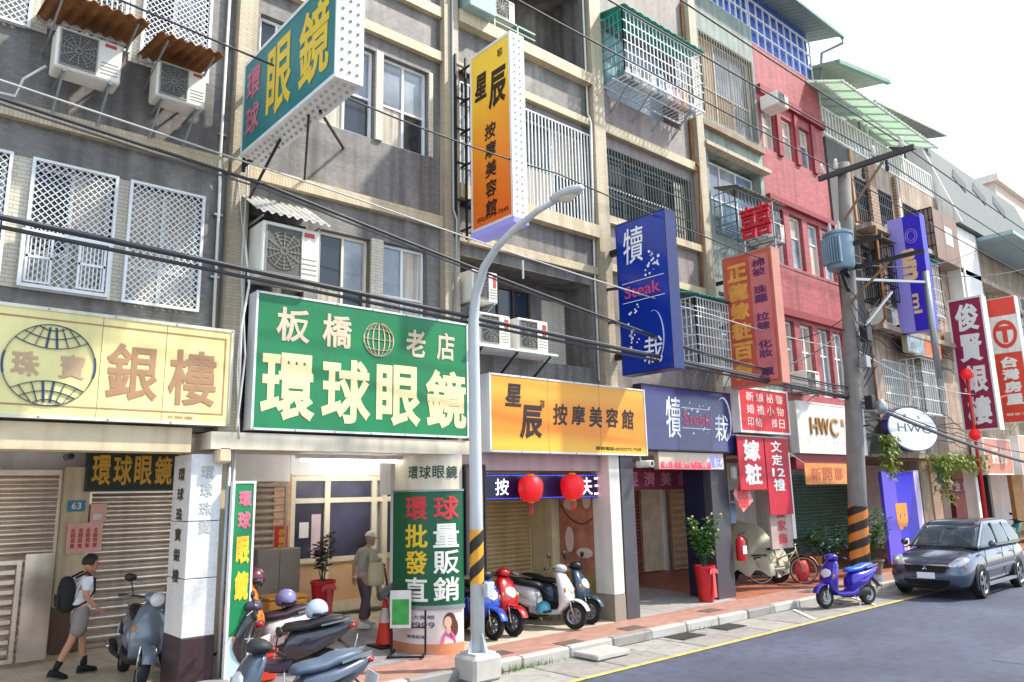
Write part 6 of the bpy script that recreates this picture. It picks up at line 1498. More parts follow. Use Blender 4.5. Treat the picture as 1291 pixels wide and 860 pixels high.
    # rear body
    R = [sell((x, 0, z), a, b, 18, 2.8, 'yz') for x, z, a, b in ((-.08, .45, .13, .14), (-.15, .49, .16, .19), (-.3, .52, .185, .19), (-.5, .57, .18, .16), (-.7, .64, .14, .12), (-.86, .7, .09, .08), (-.95, .745, .05, .035))]
    rb = MB().rings(R).build('rear_body', body, t, smooth=60)
    for s in (-1, 1):
        MB().prism([(-.2, s*.178, .5), (-.45, s*.186, .5), (-.72, s*.155, .66), (-.4, s*.186, .6)], (0, s*.012, 0)).build('side_panel', second, t)
        MB().bar((-.55, s*.13, .77), (-.92, s*.09, .83), .022).build('grab_rail', GREYM, t)
    # seat
    R = []
    for x, z, a, b in ((-.03, .71, .07, .02), (-.08, .735, .11, .045), (-.22, .745, .135, .055), (-.38, .755, .14, .055), (-.5, .79, .135, .065), (-.66, .815, .12, .055), (-.8, .825, .08, .035), (-.84, .825, .03, .015)): R.append(sell((x, 0, z), a, b, 16, 2.6, 'yz'))
    MB().rings(R).build('seat', seat or SEATM, t, smooth=True)
    MB().rings([sell((x, 0, .73), a, .035, 12, 2.4, 'yz') for x, a in ((-.9, .09), (-.96, .07), (-.985, .03))]).build('tail_light', TAILM, t, smooth=True)
    R = [sell((x, 0, z), a, .012, 8, 3, 'yz') for x, z, a in ((-.75, .56, .07), (-.88, .45, .075), (-.98, .36, .07))]
    MB().rings(R).build('rear_fender', BLACK, t, smooth=40)
    if plate: MB().prism([(-.965, -.13, .44), (-.965, .13, .44), (-1.0, .13, .58), (-1.0, -.13, .58)], (-.006, 0, 0)).build('number_plate', PLATE, t)
    ex = MB().tube([(-.3, -.14, .22), (-.45, -.17, .24), (-.55, -.18, .27), (-.85, -.18, .33), (-.9, -.18, .34)], [.02, .03, .055, .06, .04], 14).build('exhaust', UNDER, t, smooth=50)
    MB().tube([(-.6, -.245, .3), (-.8, -.245, .34)], .03, 8).build('heat_shield', CHROME, ex, smooth=True)
    MB().tube([(-.1, .1, .24), (-.12, .24, .02)], .014).build('side_stand', STEEL, t)
    if box: MB().rbox(-1.0, -.6, -.2, .2, .9, 1.25, .03).build('top_box', box, t)
    t.location = loc; t.rotation_euler = (lean, 0, rz); t.scale = (sc_, sc_, sc_)
    return t
DN = -math.pi/2
RD = paint('scooter_red', 'b8121a'); WH = paint('scooter_white', 'd5d2cf'); NV = paint('scooter_slate', '2c4458'); BL = paint('scooter_blue', '2a50b4'); VT = paint('scooter_violet', '3a28a8'); SB = paint('scooter_silver_blue', '6d7885'); GB = paint('scooter_grey_blue', '4c5668'); TL = paint('scooter_teal', '2f8a80'); LG = mat('light_grey_plastic', 'a9a8a8', .4, var=.06)
scooter('bright red scooter parked nose out beside the lamp post', (8.95, 11.0, .145), DN+.12, RD, mirrors=False)
scooter('white scooter with dark seat and teal helmet parked before the shutter', (9.98, 10.66, .145), DN+.38, WH, LG)
scooter('slate blue scooter parked behind the white scooter', (10.6, 10.85, .145), DN+.3, NV, BLACK)
scooter('blue scooter mostly hidden behind the lamp post', (8.55, 11.0, .145), DN+.05, BL, BLACK, mirrors=False)
scooter('silver blue scooter with round headlight facing the street before the left shutter', (3.34, 11.75, .16), DN-.12, SB, BLACK, round_lamp=True, sc_=1.06, lean=-.2)
scooter('violet scooter with blue seat parked on the white bay line', (16.75, 8.3, .012), math.pi-.3, VT, VT, mat('blue_seat', '2f5fc0', .4, var=.1), lean=.02)
scooter('white tailed scooter with dark maroon seat parked by the green vertical board', (4.72, 10.95, .16), math.pi-.12, WH, mat('maroon_panel', '4a2438', .35), mat('maroon_seat', '2a1424', .5))
scooter('grey blue scooter nearest the viewer at the bottom of the picture', (3.85, 8.1, .01), math.pi-.06, GB, UNDER, mat('slate_seat', '4e5c70', .45, var=.1))
scooter('blue scooter with pale plate at the foot of the green vertical board', (4.2, 11.25, .15), math.pi/2+.45, GB, BL, SEATM)
scooter('charcoal scooter wedged in front of the white tailed scooter', (4.62, 9.95, .15), math.pi-.55, paint('scooter_charcoal', '2e3038'), mat('plum_plastic', '3c3448', .4, var=.1), SEATM)
scooter('teal scooter far down the pavement at the right edge', (33.6, 9.6, .15), math.pi-.6, TL, BLACK)
# helmets and belongings on the left scooters
def helmet(label, x, y, z, m, r=.13, ry=0):
    t = thing('helmet', label, 'helmet', (x, y, z))
    R = []
    for k in range(9):
        a = math.pi*(k/8)*.72; R.append([(x+r*1.1*math.sin(a)*math.cos(2*math.pi*j/18), y+r*math.sin(a)*math.sin(2*math.pi*j/18), z+r*math.cos(a)) for j in range(18)])
    MB().rings(R, True, True).build('shell', m, t, smooth=True)
    MB().lathe([(r*1.0, -.0), (r*1.16, -.03), (r*1.0, -.045)], (x, y, z-.02), 'z', 18, arc=(-2.4, -.6)).build('visor', BLACK, t, smooth=True)
    MB().tube([(x-.08, y, z-.08), (x, y-.02, z-.17), (x+.08, y, z-.08)], .008, 6).build('strap', BLACK, t)
    return t
helmet('teal helmet hung at the footwell of the white scooter', 9.86, 10.5, .5, mat('helmet_teal', '3f9ab0', .25, coat=.5, var=.05))
helmet('pale grey helmet resting on the charcoal scooter seat', 5.02, 9.7, 1.07, mat('helmet_silver', 'a8b4c8', .25, coat=.5, var=.06), .14)
helmet('violet grey helmet resting on the maroon seat of the white tailed scooter', 5.14, 10.88, 1.1, mat('helmet_violet', '7a78a8', .25, coat=.5, var=.06), .14)
helmet('maroon helmet on the mirror near the green vertical board', 4.55, 10.62, 1.46, mat('helmet_maroon', '5a2434', .3, coat=.4), .13)
ob = thing('delivery_box', 'orange delivery box standing behind the left scooters', 'box', (5.2, 11.6, .2))
ORB = mat('orange_box', 'd8902c', .5, var=.08)
MB().rbox(5.35, 6.0, 11.9, 12.45, .2, .95, .02).build('body', ORB, ob); MB().box(5.34, 6.01, 11.89, 12.46, .97, 1.0).build('lid', ORB, ob); MB().box(5.62, 5.68, 11.885, 11.895, .25, .95).build('strap', BLACK, ob)
oc = thing('rain_coat', 'orange raincoat draped over the handlebar by the green board', 'coat', (4.35, 10.6, 1.2)); random.seed(21)
R = []
for k in range(7):
    z = 1.42-.09*k; R.append([(4.38+(.1+.035*k)*math.cos(2*math.pi*j/22)*(1+.14*math.sin(j*3+k)), 10.55+(.07+.02*k)*math.sin(2*math.pi*j/22)*(1+.14*math.cos(j*4)), z) for j in range(22)])
MB().rings(R).build('cloth', mat('orange_cloth2', 'd8701c', .6, var=.2, scale=7), oc, smooth=True)
fr_ = thing('storage_crate', 'red plastic crate low beside the green vertical board', 'crate', (4.5, 10.5, .2)); MB().rbox(4.35, 4.75, 10.25, 10.6, .17, .55, .02).build('body', mat('crate_red', 'd0402c', .5), fr_)
mb = MB(); frame_rect(mb, 4.34, 4.76, .47, .56, 10.24, 10.61, .03); mb.build('rim', mat('crate_red', 'd0402c', .5), fr_)
# ================================================================== bicycle and covered motorcycle
bk = thing('bicycle', 'old city bicycle leaning by the covered motorcycle', 'bicycle', (0, 0, 0))
BKM = mat('bike_cream', 'bdb090', .4, .3, var=.1)
for x in (.52, -.52):
    r = .34
    wo = MB().lathe([(r-.025, -.016), (r, -.01), (r+.004, 0), (r, .01), (r-.025, .016)], (x, 0, r), 'y', 32).build('wheel', RUBBER, bk, smooth=True)
    g = MB(); g.lathe([(r-.045, -.01), (r-.024, -.013), (r-.024, .013), (r-.045, .01)], (x, 0, r), 'y', 32)
    for k in range(20): a = k*math.pi/10; g.bar((x+.02*math.cos(a), 0.015*(-1)**k, r+.02*math.sin(a)), (x+(r-.03)*math.cos(a), 0, r+(r-.03)*math.sin(a)), .004)
    g.lathe([(.001, -.04), (.022, -.04), (.022, .04), (.001, .04)], (x, 0, r), 'y', 10); g.build('rim', STEEL, wo)
    MB().lathe([(r+.03, -.03), (r+.045, 0), (r+.03, .03)], (x, 0, r), 'y', 20, arc=(math.radians(30 if x < 0 else 20), math.radians(190 if x < 0 else 150))).build('mudguard', BKM, bk, smooth=True)
fm_ = MB()
for a, b in (((.36, .86), (-.02, .3)), ((.36, .8), (-.1, .62)), ((-.02, .3), (-.17, .82)), ((-.02, .3), (-.52, .34)), ((-.13, .7), (-.52, .34)), ((.34, .92), (.42, .62)), ((.42, .62), (.52, .34))): fm_.tube([(a[0], 0, a[1]), (b[0], 0, b[1])], .017, 8)
fm_.build('frame', BKM, bk, smooth=True)
MB().tube([(.25, -.28, 1.0), (.33, -.2, 1.02), (.34, 0, .98), (.33, .2, 1.02), (.25, .28, 1.0)], .012).build('handlebar', STEEL, bk, smooth=True)
MB().rings([sell((x, 0, .87), a, b, 12, 2.2, 'yz') for x, a, b in ((-.34, .05, .02), (-.28, .1, .035), (-.16, .08, .03), (-.02, .03, .02))]).build('saddle', BLACK, bk, smooth=True)
MB().lathe([(.001, .02), (.08, .02), (.085, .03), (.08, .04)], (-.02, 0, .3), 'y', 18).build('crank', STEEL, bk)
mb = MB(); bars(mb, .42, .75, .74, .98, -.15, .06, .004, 4); bars(mb, .42, .75, .74, .98, .15, .06, .004, 4); mb.box(.42, .75, -.15, .15, .73, .74); mb.build('basket', DARKM, bk)
mb = MB(); mb.box(-.75, -.35, -.07, .07, .72, .735); mb.bar((-.7, .06, .72), (-.52, .06, .34), .01); mb.bar((-.7, -.06, .72), (-.52, -.06, .34), .01); mb.build('rear_rack', DARKM, bk)
bk.location = (18.35, 10.72, .16); bk.rotation_euler = (.12, 0, math.radians(-48))
tp = thing('covered_motorcycle', 'motorcycle under a grey green dust sheet beside the bicycle', 'motorcycle', (18.05, 11.35, .16))
TARP = mat('tarp_grey_green', 'bdbda6', .7, var=.14, scale=3, bump=.15, bscale=25)
random.seed(31); n = 40; R = []
dirx = Vector((math.cos(math.radians(-48)), math.sin(math.radians(-48)), 0)); diry = Vector((-dirx.y, dirx.x, 0)); o = Vector((18.05, 11.35, .16))
prof = [(.0, .02), (.18, .12), (.36, .3), (.55, .48), (.75, .66), (.9, .82), (1.0, 1.0)]
ridge = lambda s: 1.42+.16*math.cos((s+.3)*3.6)+.05*math.sin(s*9)
for k in range(9):
    ring = []; f = k/8
    for j in range(n):
        a = 2*math.pi*j/n; c_, s_ = math.cos(a), math.sin(a); fold = 1+(.16*(1-f)+.05)*math.sin(j*2.2+1.3*math.sin(j*.7))
        L_ = (.92*(1-.62*f**2))*c_*fold; W_ = (.36*(1-.8*f**1.5))*s_*fold
        z = .28+.1*math.sin(j*1.7)*(1-f)+(ridge(L_)-.28)*f
        p = o+dirx*L_+diry*W_; ring.append((p.x, p.y, .16+z))
    R.append(ring)
MB().rings(R, False, True).build('dust_sheet', TARP, tp, smooth=True)
for s_ in (-.62, .62):
    c_ = o+dirx*s_; w_ = MB().lathe([(.15, -.05), (.26, -.045), (.28, 0), (.26, .045), (.15, .05)], (0, 0, 0), 'y', 22); w_.xf(Matrix.Translation((c_.x, c_.y, .44)) @ Matrix.Rotation(math.radians(-48), 4, 'Z')); w_.build('wheel', RUBBER, tp, smooth=True)
mb = MB(); mb.rings([sell((0, 0, 0), .12, .1, 10, 2.4, 'yz') for k in range(2)]); 
e_ = MB().rings([sell((x, 0, .3), .12*f, .1*f, 12, 2.5, 'yz') for x, f in ((-.4, .6), (-.2, 1), (.2, 1), (.4, .6))]); e_.xf(Matrix.Translation(o) @ Matrix.Rotation(math.radians(-48), 4, 'Z')); e_.build('engine', UNDER, tp, smooth=True)
rbag = thing('red_cloth_bundle', 'red cloth bundle tied at the front of the bicycle', 'bundle', (18.6, 10.6, .2))
MB().rings([sell((18.95, 10.5, .2+.1*k), .16*math.sin(.5+k*.42)+.04, .13*math.sin(.5+k*.42)+.03, 14, 2.2) for k in range(6)]).build('bundle', mat('red_bundle', 'c8262a', .6, var=.15), rbag, smooth=True)
# ================================================================== car
CP = mat('car_grey_paint', '4c566c', .22, .6, var=.03, coat=1.0); CG = mat('car_glass', '39434c', .04, var=.5, scale=1.2, spec=.9); CTRIM = mat('car_black_trim', '16171a', .5, var=.1)
car = thing('parked_car', 'dark grey people carrier parked at the kerb facing the viewer', 'car', (0, 0, 0))
def sec(x, z0, z1, w, e=5, n=28, top=.93, bot=.93):
    r = []
    for p in sell((x, 0, (z0+z1)/2), w, (z1-z0)/2, n, e, 'yz'):
        f = (p[2]-z0)/(z1-z0); k = (bot+(1-bot)*min(1, f*2.2)) if f < .45 else (1-(1-top)*((f-.45)/.55)**1.5)
        r.append((p[0], p[1]*k, p[2]))
    return r
ST = [(2.27, .40, .60, .50), (2.235, .30, .70, .70), (2.14, .23, .79, .80), (1.95, .2, .87, .855), (1.6, .2, .95, .875), (1.2, .2, 1.01, .88), (.9, .2, 1.05, .885), (.3, .2, 1.06, .89), (-.6, .2, 1.07, .89), (-1.5, .2, 1.08, .885), (-2.0, .22, 1.08, .87), (-2.2, .26, 1.05, .83), (-2.28, .36, .98, .7)]
MB().rings([sec(*s) for s in ST]).build('body', CP, car, smooth=True)
def rrect(x0, x1, w, z, wf=None, n=9):
    # rounded-rectangle ring seen from above; narrower towards the front if wf
    wf = wf or w; pts = []; cr = .16
    def corner(cx, cy, a0):
        for k in range(n): a = a0+math.pi/2*k/(n-1); pts.append((cx+cr*math.cos(a), cy+cr*math.sin(a), z))
    corner(x1-cr, wf-cr, 0); corner(x0+cr, w-cr, math.pi/2); corner(x0+cr, -w+cr, math.pi); corner(x1-cr, -wf+cr, 1.5*math.pi)
    return pts
MB().rings([rrect(-2.2, 1.06, .81, 1.03, .78), rrect(-2.13, .78, .785, 1.2, .75), rrect(-1.95, .42, .725, 1.40, .69), rrect(-1.75, .16, .67, 1.52, .64)]).build('glasshouse', CG, car, smooth=50)
MB().rings([rrect(-1.8, .2, .678, 1.505, .645), rrect(-1.76, .12, .665, 1.555, .635), rrect(-1.62, -.05, .58, 1.605, .55), rrect(-1.4, -.35, .4, 1.625, .36)]).build('roof', CP, car, smooth=60)
for s in (-1, 1):
    mb = MB()
    for (a, b, w_) in (((1.02, .745, 1.04), (.14, .625, 1.53), .075), ((-.28, .795, 1.06), (-.36, .66, 1.53), .07), ((-1.25, .805, 1.06), (-1.2, .665, 1.53), .075), ((-2.1, .74, 1.06), (-1.7, .63, 1.53), .13)):
        mb = MB(); mb.bar((a[0], s*a[1], a[2]), (b[0], s*b[1], b[2]), w_, .035, up=(0, s, .3)); mb.build('pillar', CP if w_ != .07 else CTRIM, car)
    MB().bar((.9, s*.795, 1.065), (-2.05, s*.815, 1.075), .02, .035).build('window_trim', CHROME, car)
    MB().bar((1.15, s*.885, .58), (-1.4, s*.893, .6), .02, .05).build('side_moulding', CHROME, car)
    MB().bar((1.0, s*.86, .27), (-1.2, s*.87, .27), .08, .06).build('sill', GREYM, car)
    for x in (1.4, -1.35):
        arch = MB().lathe([(.395, 0), (.385, .025), (.2, .03)], (0, 0, 0), 'y', 26, arc=(-.35, math.pi+.35)); arch.xf(Matrix.Translation((x, s*.872, .33)) @ Matrix.Diagonal((1, s, 1, 1))); arch.build('wheel_arch', CTRIM, car, smooth=40)
        wm = MB().lathe([(.2, -.1), (.31, -.1), (.335, -.06), (.335, .06), (.31, .1), (.24, .095), (.2, .07)], (0, 0, 0), 'y', 30).xf(Matrix.Translation((x, s*.815, .335)) @ Matrix.Diagonal((1, s, 1, 1))); wo = wm.build('wheel', RUBBER, car, smooth=35)
        g = MB(); g.lathe([(.19, .04), (.225, .1), (.235, .085)], (0, 0, 0), 'y', 28)
        for k in range(5):
            a = k*math.pi*.4; g.bar((.03*math.cos(a), .085, .03*math.sin(a)), (.215*math.cos(a), .075, .215*math.sin(a)), .075, .03, up=(0, 1, 0))
        g.lathe([(.001, .1), (.05, .095), (.05, .05)], (0, 0, 0), 'y', 14); g.xf(Matrix.Translation((x, s*.815, .335)) @ Matrix.Diagonal((1, s, 1, 1))); g.build('rim', RIM, wo)
        d = MB().lathe([(.001, .03), (.2, .03)], (0, 0, 0), 'y', 20).xf(Matrix.Translation((x, s*.815, .335)) @ Matrix.Diagonal((1, s, 1, 1))); d.build('wheel_well', BLACK, wo)
    # door seams and handles
    for x in (.95, -.3, -1.22): MB().bar((x, s*.886, .35), (x-.02, s*.855, 1.04), .008, .012).build('door_seam', CTRIM, car)
    for x in (-.15, -1.1): MB().rbox(x-.09, x+.09, s*.885-.014, s*.885+.014, .86, .89, .01).build('door_handle', CP, car)
    R = [sell((.72, s*(.9+.03*k), 1.12), .06*f, .075*f, 12, 2.6, 'xz') for k, f in enumerate((.5, .95, 1.05, 1.05, .9, .5))]
    MB().rings(R).build('door_mirror', CP, car, smooth=True)
    # headlight, fog lamp
    R = [sell((x, s*y, z), a, b, 16, 2.4, 'yz') for x, y, z, a, b in ((1.7, .72, .86, .07, .04), (1.92, .69, .81, .125, .08), (2.06, .63, .75, .155, .085), (2.165, .56, .705, .13, .07), (2.215, .52, .69, .05, .03))]
    hl = MB().rings(R).build('headlight', mat('headlight_lens', 'a4acb2', .08, .4, var=.25, scale=9, spec=.8), car, smooth=True)
    MB().lathe([(.001, .02), (.045, .015), (.055, -.02)], (2.2, s*.5, .70), 'x', 14).build('bulb', CHROME, hl, smooth=True)
    MB().lathe([(.001, .03), (.05, .025), (.065, 0), (.07, -.06)], (2.2, s*.6, .44), 'x', 16).build('fog_lamp', LENSM, car, smooth=True)
    MB().rings([sell((2.12-.02*k, s*(.78+.01*k), .70), .03, .03, 8, 2, 'yz') for k in range(2)]).build('side_marker', AMBER, car)
GRL = mat('car_grille', '121316', .4, .3)
mb = MB(); mb.prism([(2.262, -.46, .72), (2.262, .46, .72), (2.272, .40, .58), (2.272, -.40, .58)], (.012, 0, 0)); mb.build('grille', GRL, car)
MB().bar((2.285, -.5, .735), (2.285, .5, .735), .03, .03).build('chrome_strip', CHROME, car)
mb = MB()
for k in range(3): mb.bar((2.282, -.42+.02*k, .69-.04*k), (2.282, .42-.02*k, .69-.04*k), .012, .01)
mb.build('grille_bars', DARKM, car)
mb = MB()
for a in (90, 210, 330):
    a = math.radians(a); c_, s_ = math.cos(a), math.sin(a); d1 = (math.cos(a+.52), math.sin(a+.52)); d2 = (math.cos(a-.52), math.sin(a-.52))
    mb.prism([(2.294, 0, .665), (2.294, .035*d1[0], .665+.035*d1[1]), (2.294, .06*c_, .665+.06*s_), (2.294, .035*d2[0], .665+.035*d2[1])], (.01, 0, 0))
mb.build('emblem', CHROME, car)
MB().rbox(2.27, 2.29, -.19, .19, .44, .57, .006).build('number_plate', PLATE, car)
MB().prism([(2.262, -.5, .42), (2.262, .5, .42), (2.23, .42, .3), (2.23, -.42, .3)], (.014, 0, 0)).build('lower_intake', GRL, car)
MB().rings([sell((2.2+.0*k, 0, .245), .72-.05*k, .03, 16, 3, 'yz') for k in range(2)]).build('bumper_lip', CTRIM, car)
MB().bar((1.1, -.75, 1.06), (1.1, .75, 1.06), .1, .03).build('cowl', CTRIM, car)
for y in (-.5, .15): MB().tube([(1.08, y, 1.08), (.95, y+.45, 1.13)], .008, 6).build('wiper', BLACK, car)
MB().rings([sell((.35, 0, 1.42-.01), .12, .03, 10, 3, 'yz')]*1+[sell((.37, 0, 1.41), .12, .03, 10, 3, 'yz')]).build('rear_view_mirror', CTRIM, car)
car.location = (21.2, 7.55, .0); car.rotation_euler = (0, 0, math.radians(180+9-18+0) if False else math.radians(181.5)); car.scale = (1, 1, 1.03)
# ================================================================== people
def skin_mesh(nodes, edges, root=0, sub=2):
    me = bpy.data.meshes.new('sk'); me.from_pydata([n[:3] for n in nodes], edges, []); me.update()
    ob = bpy.data.objects.new('sk', me); COL.objects.link(ob)
    ob.modifiers.new('skin', 'SKIN'); ob.modifiers['skin'].use_smooth_shade = True
    sv = me.skin_vertices[0].data
    for i, n in enumerate(nodes):
        sv[i].radius = (n[3], n[4] if len(n) > 4 else n[3]); sv[i].use_root = (i == root)
    m2 = ob.modifiers.new('sub', 'SUBSURF'); m2.levels = sub; m2.render_levels = sub
    dg = bpy.context.evaluated_depsgraph_get(); ev = ob.evaluated_get(dg); out = bpy.data.meshes.new_from_object(ev)
    mb = MB(); mb.add([v.co for v in out.vertices], [tuple(p.vertices) for p in out.polygons])
    bpy.data.objects.remove(ob); bpy.data.meshes.remove(out); bpy.data.meshes.remove(me)
    return mb
def head_into(mb, c, r=.1, yaw=0, pitch=0):
    """head with brow, nose, mouth, chin and ears; faces local +x"""
    Mx = Matrix.Translation(c) @ Matrix.Rotation(yaw, 4, 'Z') @ Matrix.Rotation(pitch, 4, 'Y')
    h = MB(); R = []
    for z, a, b, dx in ((-.125, .03, .03, .03), (-.115, .055, .045, .03), (-.09, .075, .06, .02), (-.05, .088, .07, .008), (0, .096, .075, 0), (.04, .098, .077, -.003), (.08, .088, .07, -.006), (.11, .06, .05, -.01), (.125, .02, .02, -.012)):
        R.append(sell((dx, 0, z), a, b, 18, 2.2))
    h.rings(R)
    h.add([(.088, -.012, .0), (.088, .012, .0), (.115, 0, -.03), (.09, -.018, -.036), (.09, .018, -.036), (.094, 0, .02)], [(0, 5, 2), (5, 1, 2), (0, 2, 3), (1, 4, 2), (3, 2, 4)])
    for s in (-1, 1): h.rings([sell((-.005, s*(.073+.006*k), -.005), .02*(1-.25*k), .032*(1-.2*k), 8, 2, 'xz') for k in range(3)])
    h.rings([sell((.083, 0, -.066), .022, .007, 8, 2, 'yz'), sell((.094, 0, -.066), .012, .004, 8, 2, 'yz')])
    h.xf(Mx); mb.add(h.v, h.f)
    return Mx
def hand_into(mb, wrist, d, curl=.5, side=1, r=.0085):
    """palm, four unequal bent fingers and a thumb leaving the side of the palm"""
    w_ = Vector(wrist); d = Vector(d).normalized(); s = d.cross(Vector((0, 0, 1)))
    if s.length < .2: s = Vector((1, 0, 0))*side
    s = s.normalized(); n = s.cross(d).normalized()
    mb.rings([[tuple(w_+d*t+s*(a*math.cos(q))+n*(b*math.sin(q))) for q in [2*math.pi*j/10 for j in range(10)]] for t, a, b in ((0, .024, .02), (.03, .034, .018), (.07, .038, .016), (.085, .034, .012))])
    for k, L in enumerate((.062, .072, .068, .052)):
        p = w_+d*.078+s*(.027-.018*k); q = p+d*L*.45-n*curl*.02; e = q+(d*(1-curl)-n*curl).normalized()*L*.4; f = e+(d*(1-1.4*curl)-n*1.4*curl).normalized()*L*.3
        mb.tube([tuple(p), tuple(q), tuple(e), tuple(f)], [r, r*.95, r*.85, r*.6], 7)
    p = w_+d*.03+s*.03; mb.tube([tuple(p), tuple(p+s*.025+d*.025-n*.01), tuple(p+s*.03+d*.055-n*.02)], [.011, .0095, .007], 7)
def shoe(t, ankle, m, dirx=1, L=.26, name='shoe', solem=None, pitch=0):
    a = Vector(ankle); Mx = Matrix.Translation((a.x, a.y, 0)) @ Matrix.Translation((0, 0, a.z)) @ Matrix.Rotation(pitch, 4, 'Y') @ Matrix.Translation((0, 0, -a.z))
    z = a.z-.085
    R = [sell((x, 0, z+h*.5+.012), w_, h*.5, 12, 2.6, 'yz') for x, w_, h in ((-.085, .025, .05), (-.07, .036, .085), (-.02, .04, .1), (.04, .043, .08), (.1, .046, .058), (.15, .04, .045), (.175, .02, .03))]
    o = MB().rings(R).xf(Mx).build(name, m, t, smooth=True)
    MB().rings([sell((.045, 0, z+zz), .14, .048, 16, 2.6) for zz in (0, .02)]).xf(Mx).build('sole', solem or BLACK, o, smooth=40)
SKIN = mat('skin_tan', 'b98468', .55, var=.06); SKIN2 = mat('skin_light', 'b08a72', .55, var=.06)
# ---- schoolboy, local +x forward
boy = thing('person', 'walking person in white shirt and grey shorts with black backpack', 'person', (0, 0, 0))
N_ = [(0, 0, .86, .12), (.0, 0, .98, .115), (.01, 0, 1.12, .125), (.02, 0, 1.24, .12), (.04, 0, 1.34, .06), (.06, 0, 1.41, .045),
      (.01, .16, 1.28, .055), (-.03, .21, 1.07, .04), (.06, .22, .88, .03), (.01, -.16, 1.28, .055), (.0, -.215, 1.06, .042), (.15, -.21, .9, .032),
      (0, .085, .82, .1), (.09, .085, .47, .055), (.1, .085, .28, .05), (.13, .085, .1, .036), (0, -.085, .82, .1), (-.1, -.085, .48, .056), (-.19, -.085, .3, .052), (-.27, -.085, .12, .036)]
E_ = [(0, 1), (1, 2), (2, 3), (3, 4), (4, 5), (3, 6), (6, 7), (7, 8), (3, 9), (9, 10), (10, 11), (0, 12), (12, 13), (13, 14), (14, 15), (0, 16), (16, 17), (17, 18), (18, 19)]
mb = skin_mesh(N_, E_); HM = head_into(mb, Vector((.085, 0, 1.5)), pitch=.12); hand_into(mb, (.06, .22, .88), (.3, 0, -1), .4, 1); hand_into(mb, (.15, -.21, .9), (.75, .1, -.5), .5, -1)
mb.build('body', SKIN, boy, smooth=True)
SHIRT = mat('white_shirt', 'd6dade', .7, var=.06, bump=.1, bscale=18); SHORT = mat('grey_shorts', '86807c', .75, var=.1, bump=.1, bscale=22)
skin_mesh([(0, 0, .8, .15), (0, 0, .93, .15), (.01, 0, 1.1, .15), (.02, 0, 1.25, .142), (.03, 0, 1.34, .08), (.01, .16, 1.285, .068), (-.02, .2, 1.14, .062), (.01, -.16, 1.285, .068), (.005, -.205, 1.12, .064)], [(0, 1), (1, 2), (2, 3), (3, 4), (3, 5), (5, 6), (3, 7), (7, 8)], 2).build('shirt', SHIRT, boy, smooth=True)
skin_mesh([(0, 0, 1.0, .12), (0, 0, .84, .135), (.0, .085, .76, .115), (.06, .09, .5, .105), (0, -.085, .76, .115), (-.06, -.09, .5, .105)], [(0, 1), (1, 2), (2, 3), (1, 4), (4, 5)], 1).build('shorts', SHORT, boy, smooth=True)
SOCK = mat('black_cloth', '17171a', .8, var=.1)
for p, q in (((.12, .085, .22), (.13, .085, .1)), ((-.225, -.085, .22), (-.27, -.085, .12))): MB().tube([p, q], [.047, .042], 12).build('sock', SOCK, boy, smooth=True)
shoe(boy, (.13, .085, .085), SOCK); shoe(boy, (-.27, -.085, .1), SOCK, pitch=.25)
hm = MB(); R = []
for k in range(9):
    a = math.pi*.62*k/8; R.append([])
    for j in range(24):
        t = 2*math.pi*j/24; fr0 = math.cos(t) > .35
        aa = min(a, math.pi*.40) if fr0 else a
        R[-1].append((-.008+.112*math.sin(aa)*math.cos(t), .09*math.sin(aa)*math.sin(t), .02+.118*math.cos(aa)+.004*math.sin(j*5.0+k*2)))
hm.rings(R, True, False).xf(HM).build('hair', mat('black_hair', '1e1614', .6, var=.2), boy, smooth=True)
for s in (-1, 1): MB().lathe([(.001, .004), (.008, 0)], (.092, s*.032, .0), 'x', 8).xf(HM).build('eye', BLACK, boy)
bp = MB().rings([sell((-.2+.0*z, 0, z), a, b, 18, 3) for z, a, b in ((.86, .06, .12), (.9, .1, .15), (1.05, .11, .16), (1.2, .1, .155), (1.3, .07, .13), (1.34, .03, .08))]).build('backpack', mat('backpack_black', '131316', .75, var=.15), boy, smooth=True)
MB().rbox(-.33, -.29, -.1, .1, .93, 1.1, .015).build('front_pocket', mat('backpack_black', '131316', .75), bp)
for s in (-1, 1): MB().tube([(-.12, s*.1, 1.32), (.02, s*.11, 1.385), (.13, s*.11, 1.28), (.135, s*.12, 1.12), (.02, s*.155, .98), (-.12, s*.13, .92)], .016, 8).build('strap', SOCK, bp, smooth=True)
boy.location = (2.86, 12.55, .19); boy.rotation_euler = (0, 0, .05); boy.scale = (.985, .985, .985)
# ---- old man with cap and tote
man = thing('person', 'older person in a white cap carrying a cream tote and a walking stick', 'person', (0, 0, 0))
N_ = [(0, 0, .88, .12), (.0, 0, 1.0, .125), (.02, 0, 1.14, .13), (.04, 0, 1.27, .12), (.07, 0, 1.37, .06), (.1, 0, 1.44, .048),
      (.03, .16, 1.3, .055), (-.08, .2, 1.08, .042), (-.1, .2, .86, .032), (.03, -.16, 1.3, .055), (.02, -.21, 1.08, .043), (.24, -.16, 1.03, .032),
      (0, .085, .84, .1), (.1, .085, .47, .06), (.14, .085, .1, .04), (0, -.085, .84, .1), (-.02, -.085, .47, .06), (-.1, -.085, .1, .04)]
E_ = [(0, 1), (1, 2), (2, 3), (3, 4), (4, 5), (3, 6), (6, 7), (7, 8), (3, 9), (9, 10), (10, 11), (0, 12), (12, 13), (13, 14), (0, 15), (15, 16), (16, 17)]
mb = skin_mesh(N_, E_); HM = head_into(mb, Vector((.13, 0, 1.53)), pitch=.15); hand_into(mb, (-.1, .2, .86), (.1, 0, -1), .4, 1); hand_into(mb, (.24, -.16, 1.03), (1, .1, -.25), .85, -1)
mb.build('body', SKIN2, man, smooth=True)
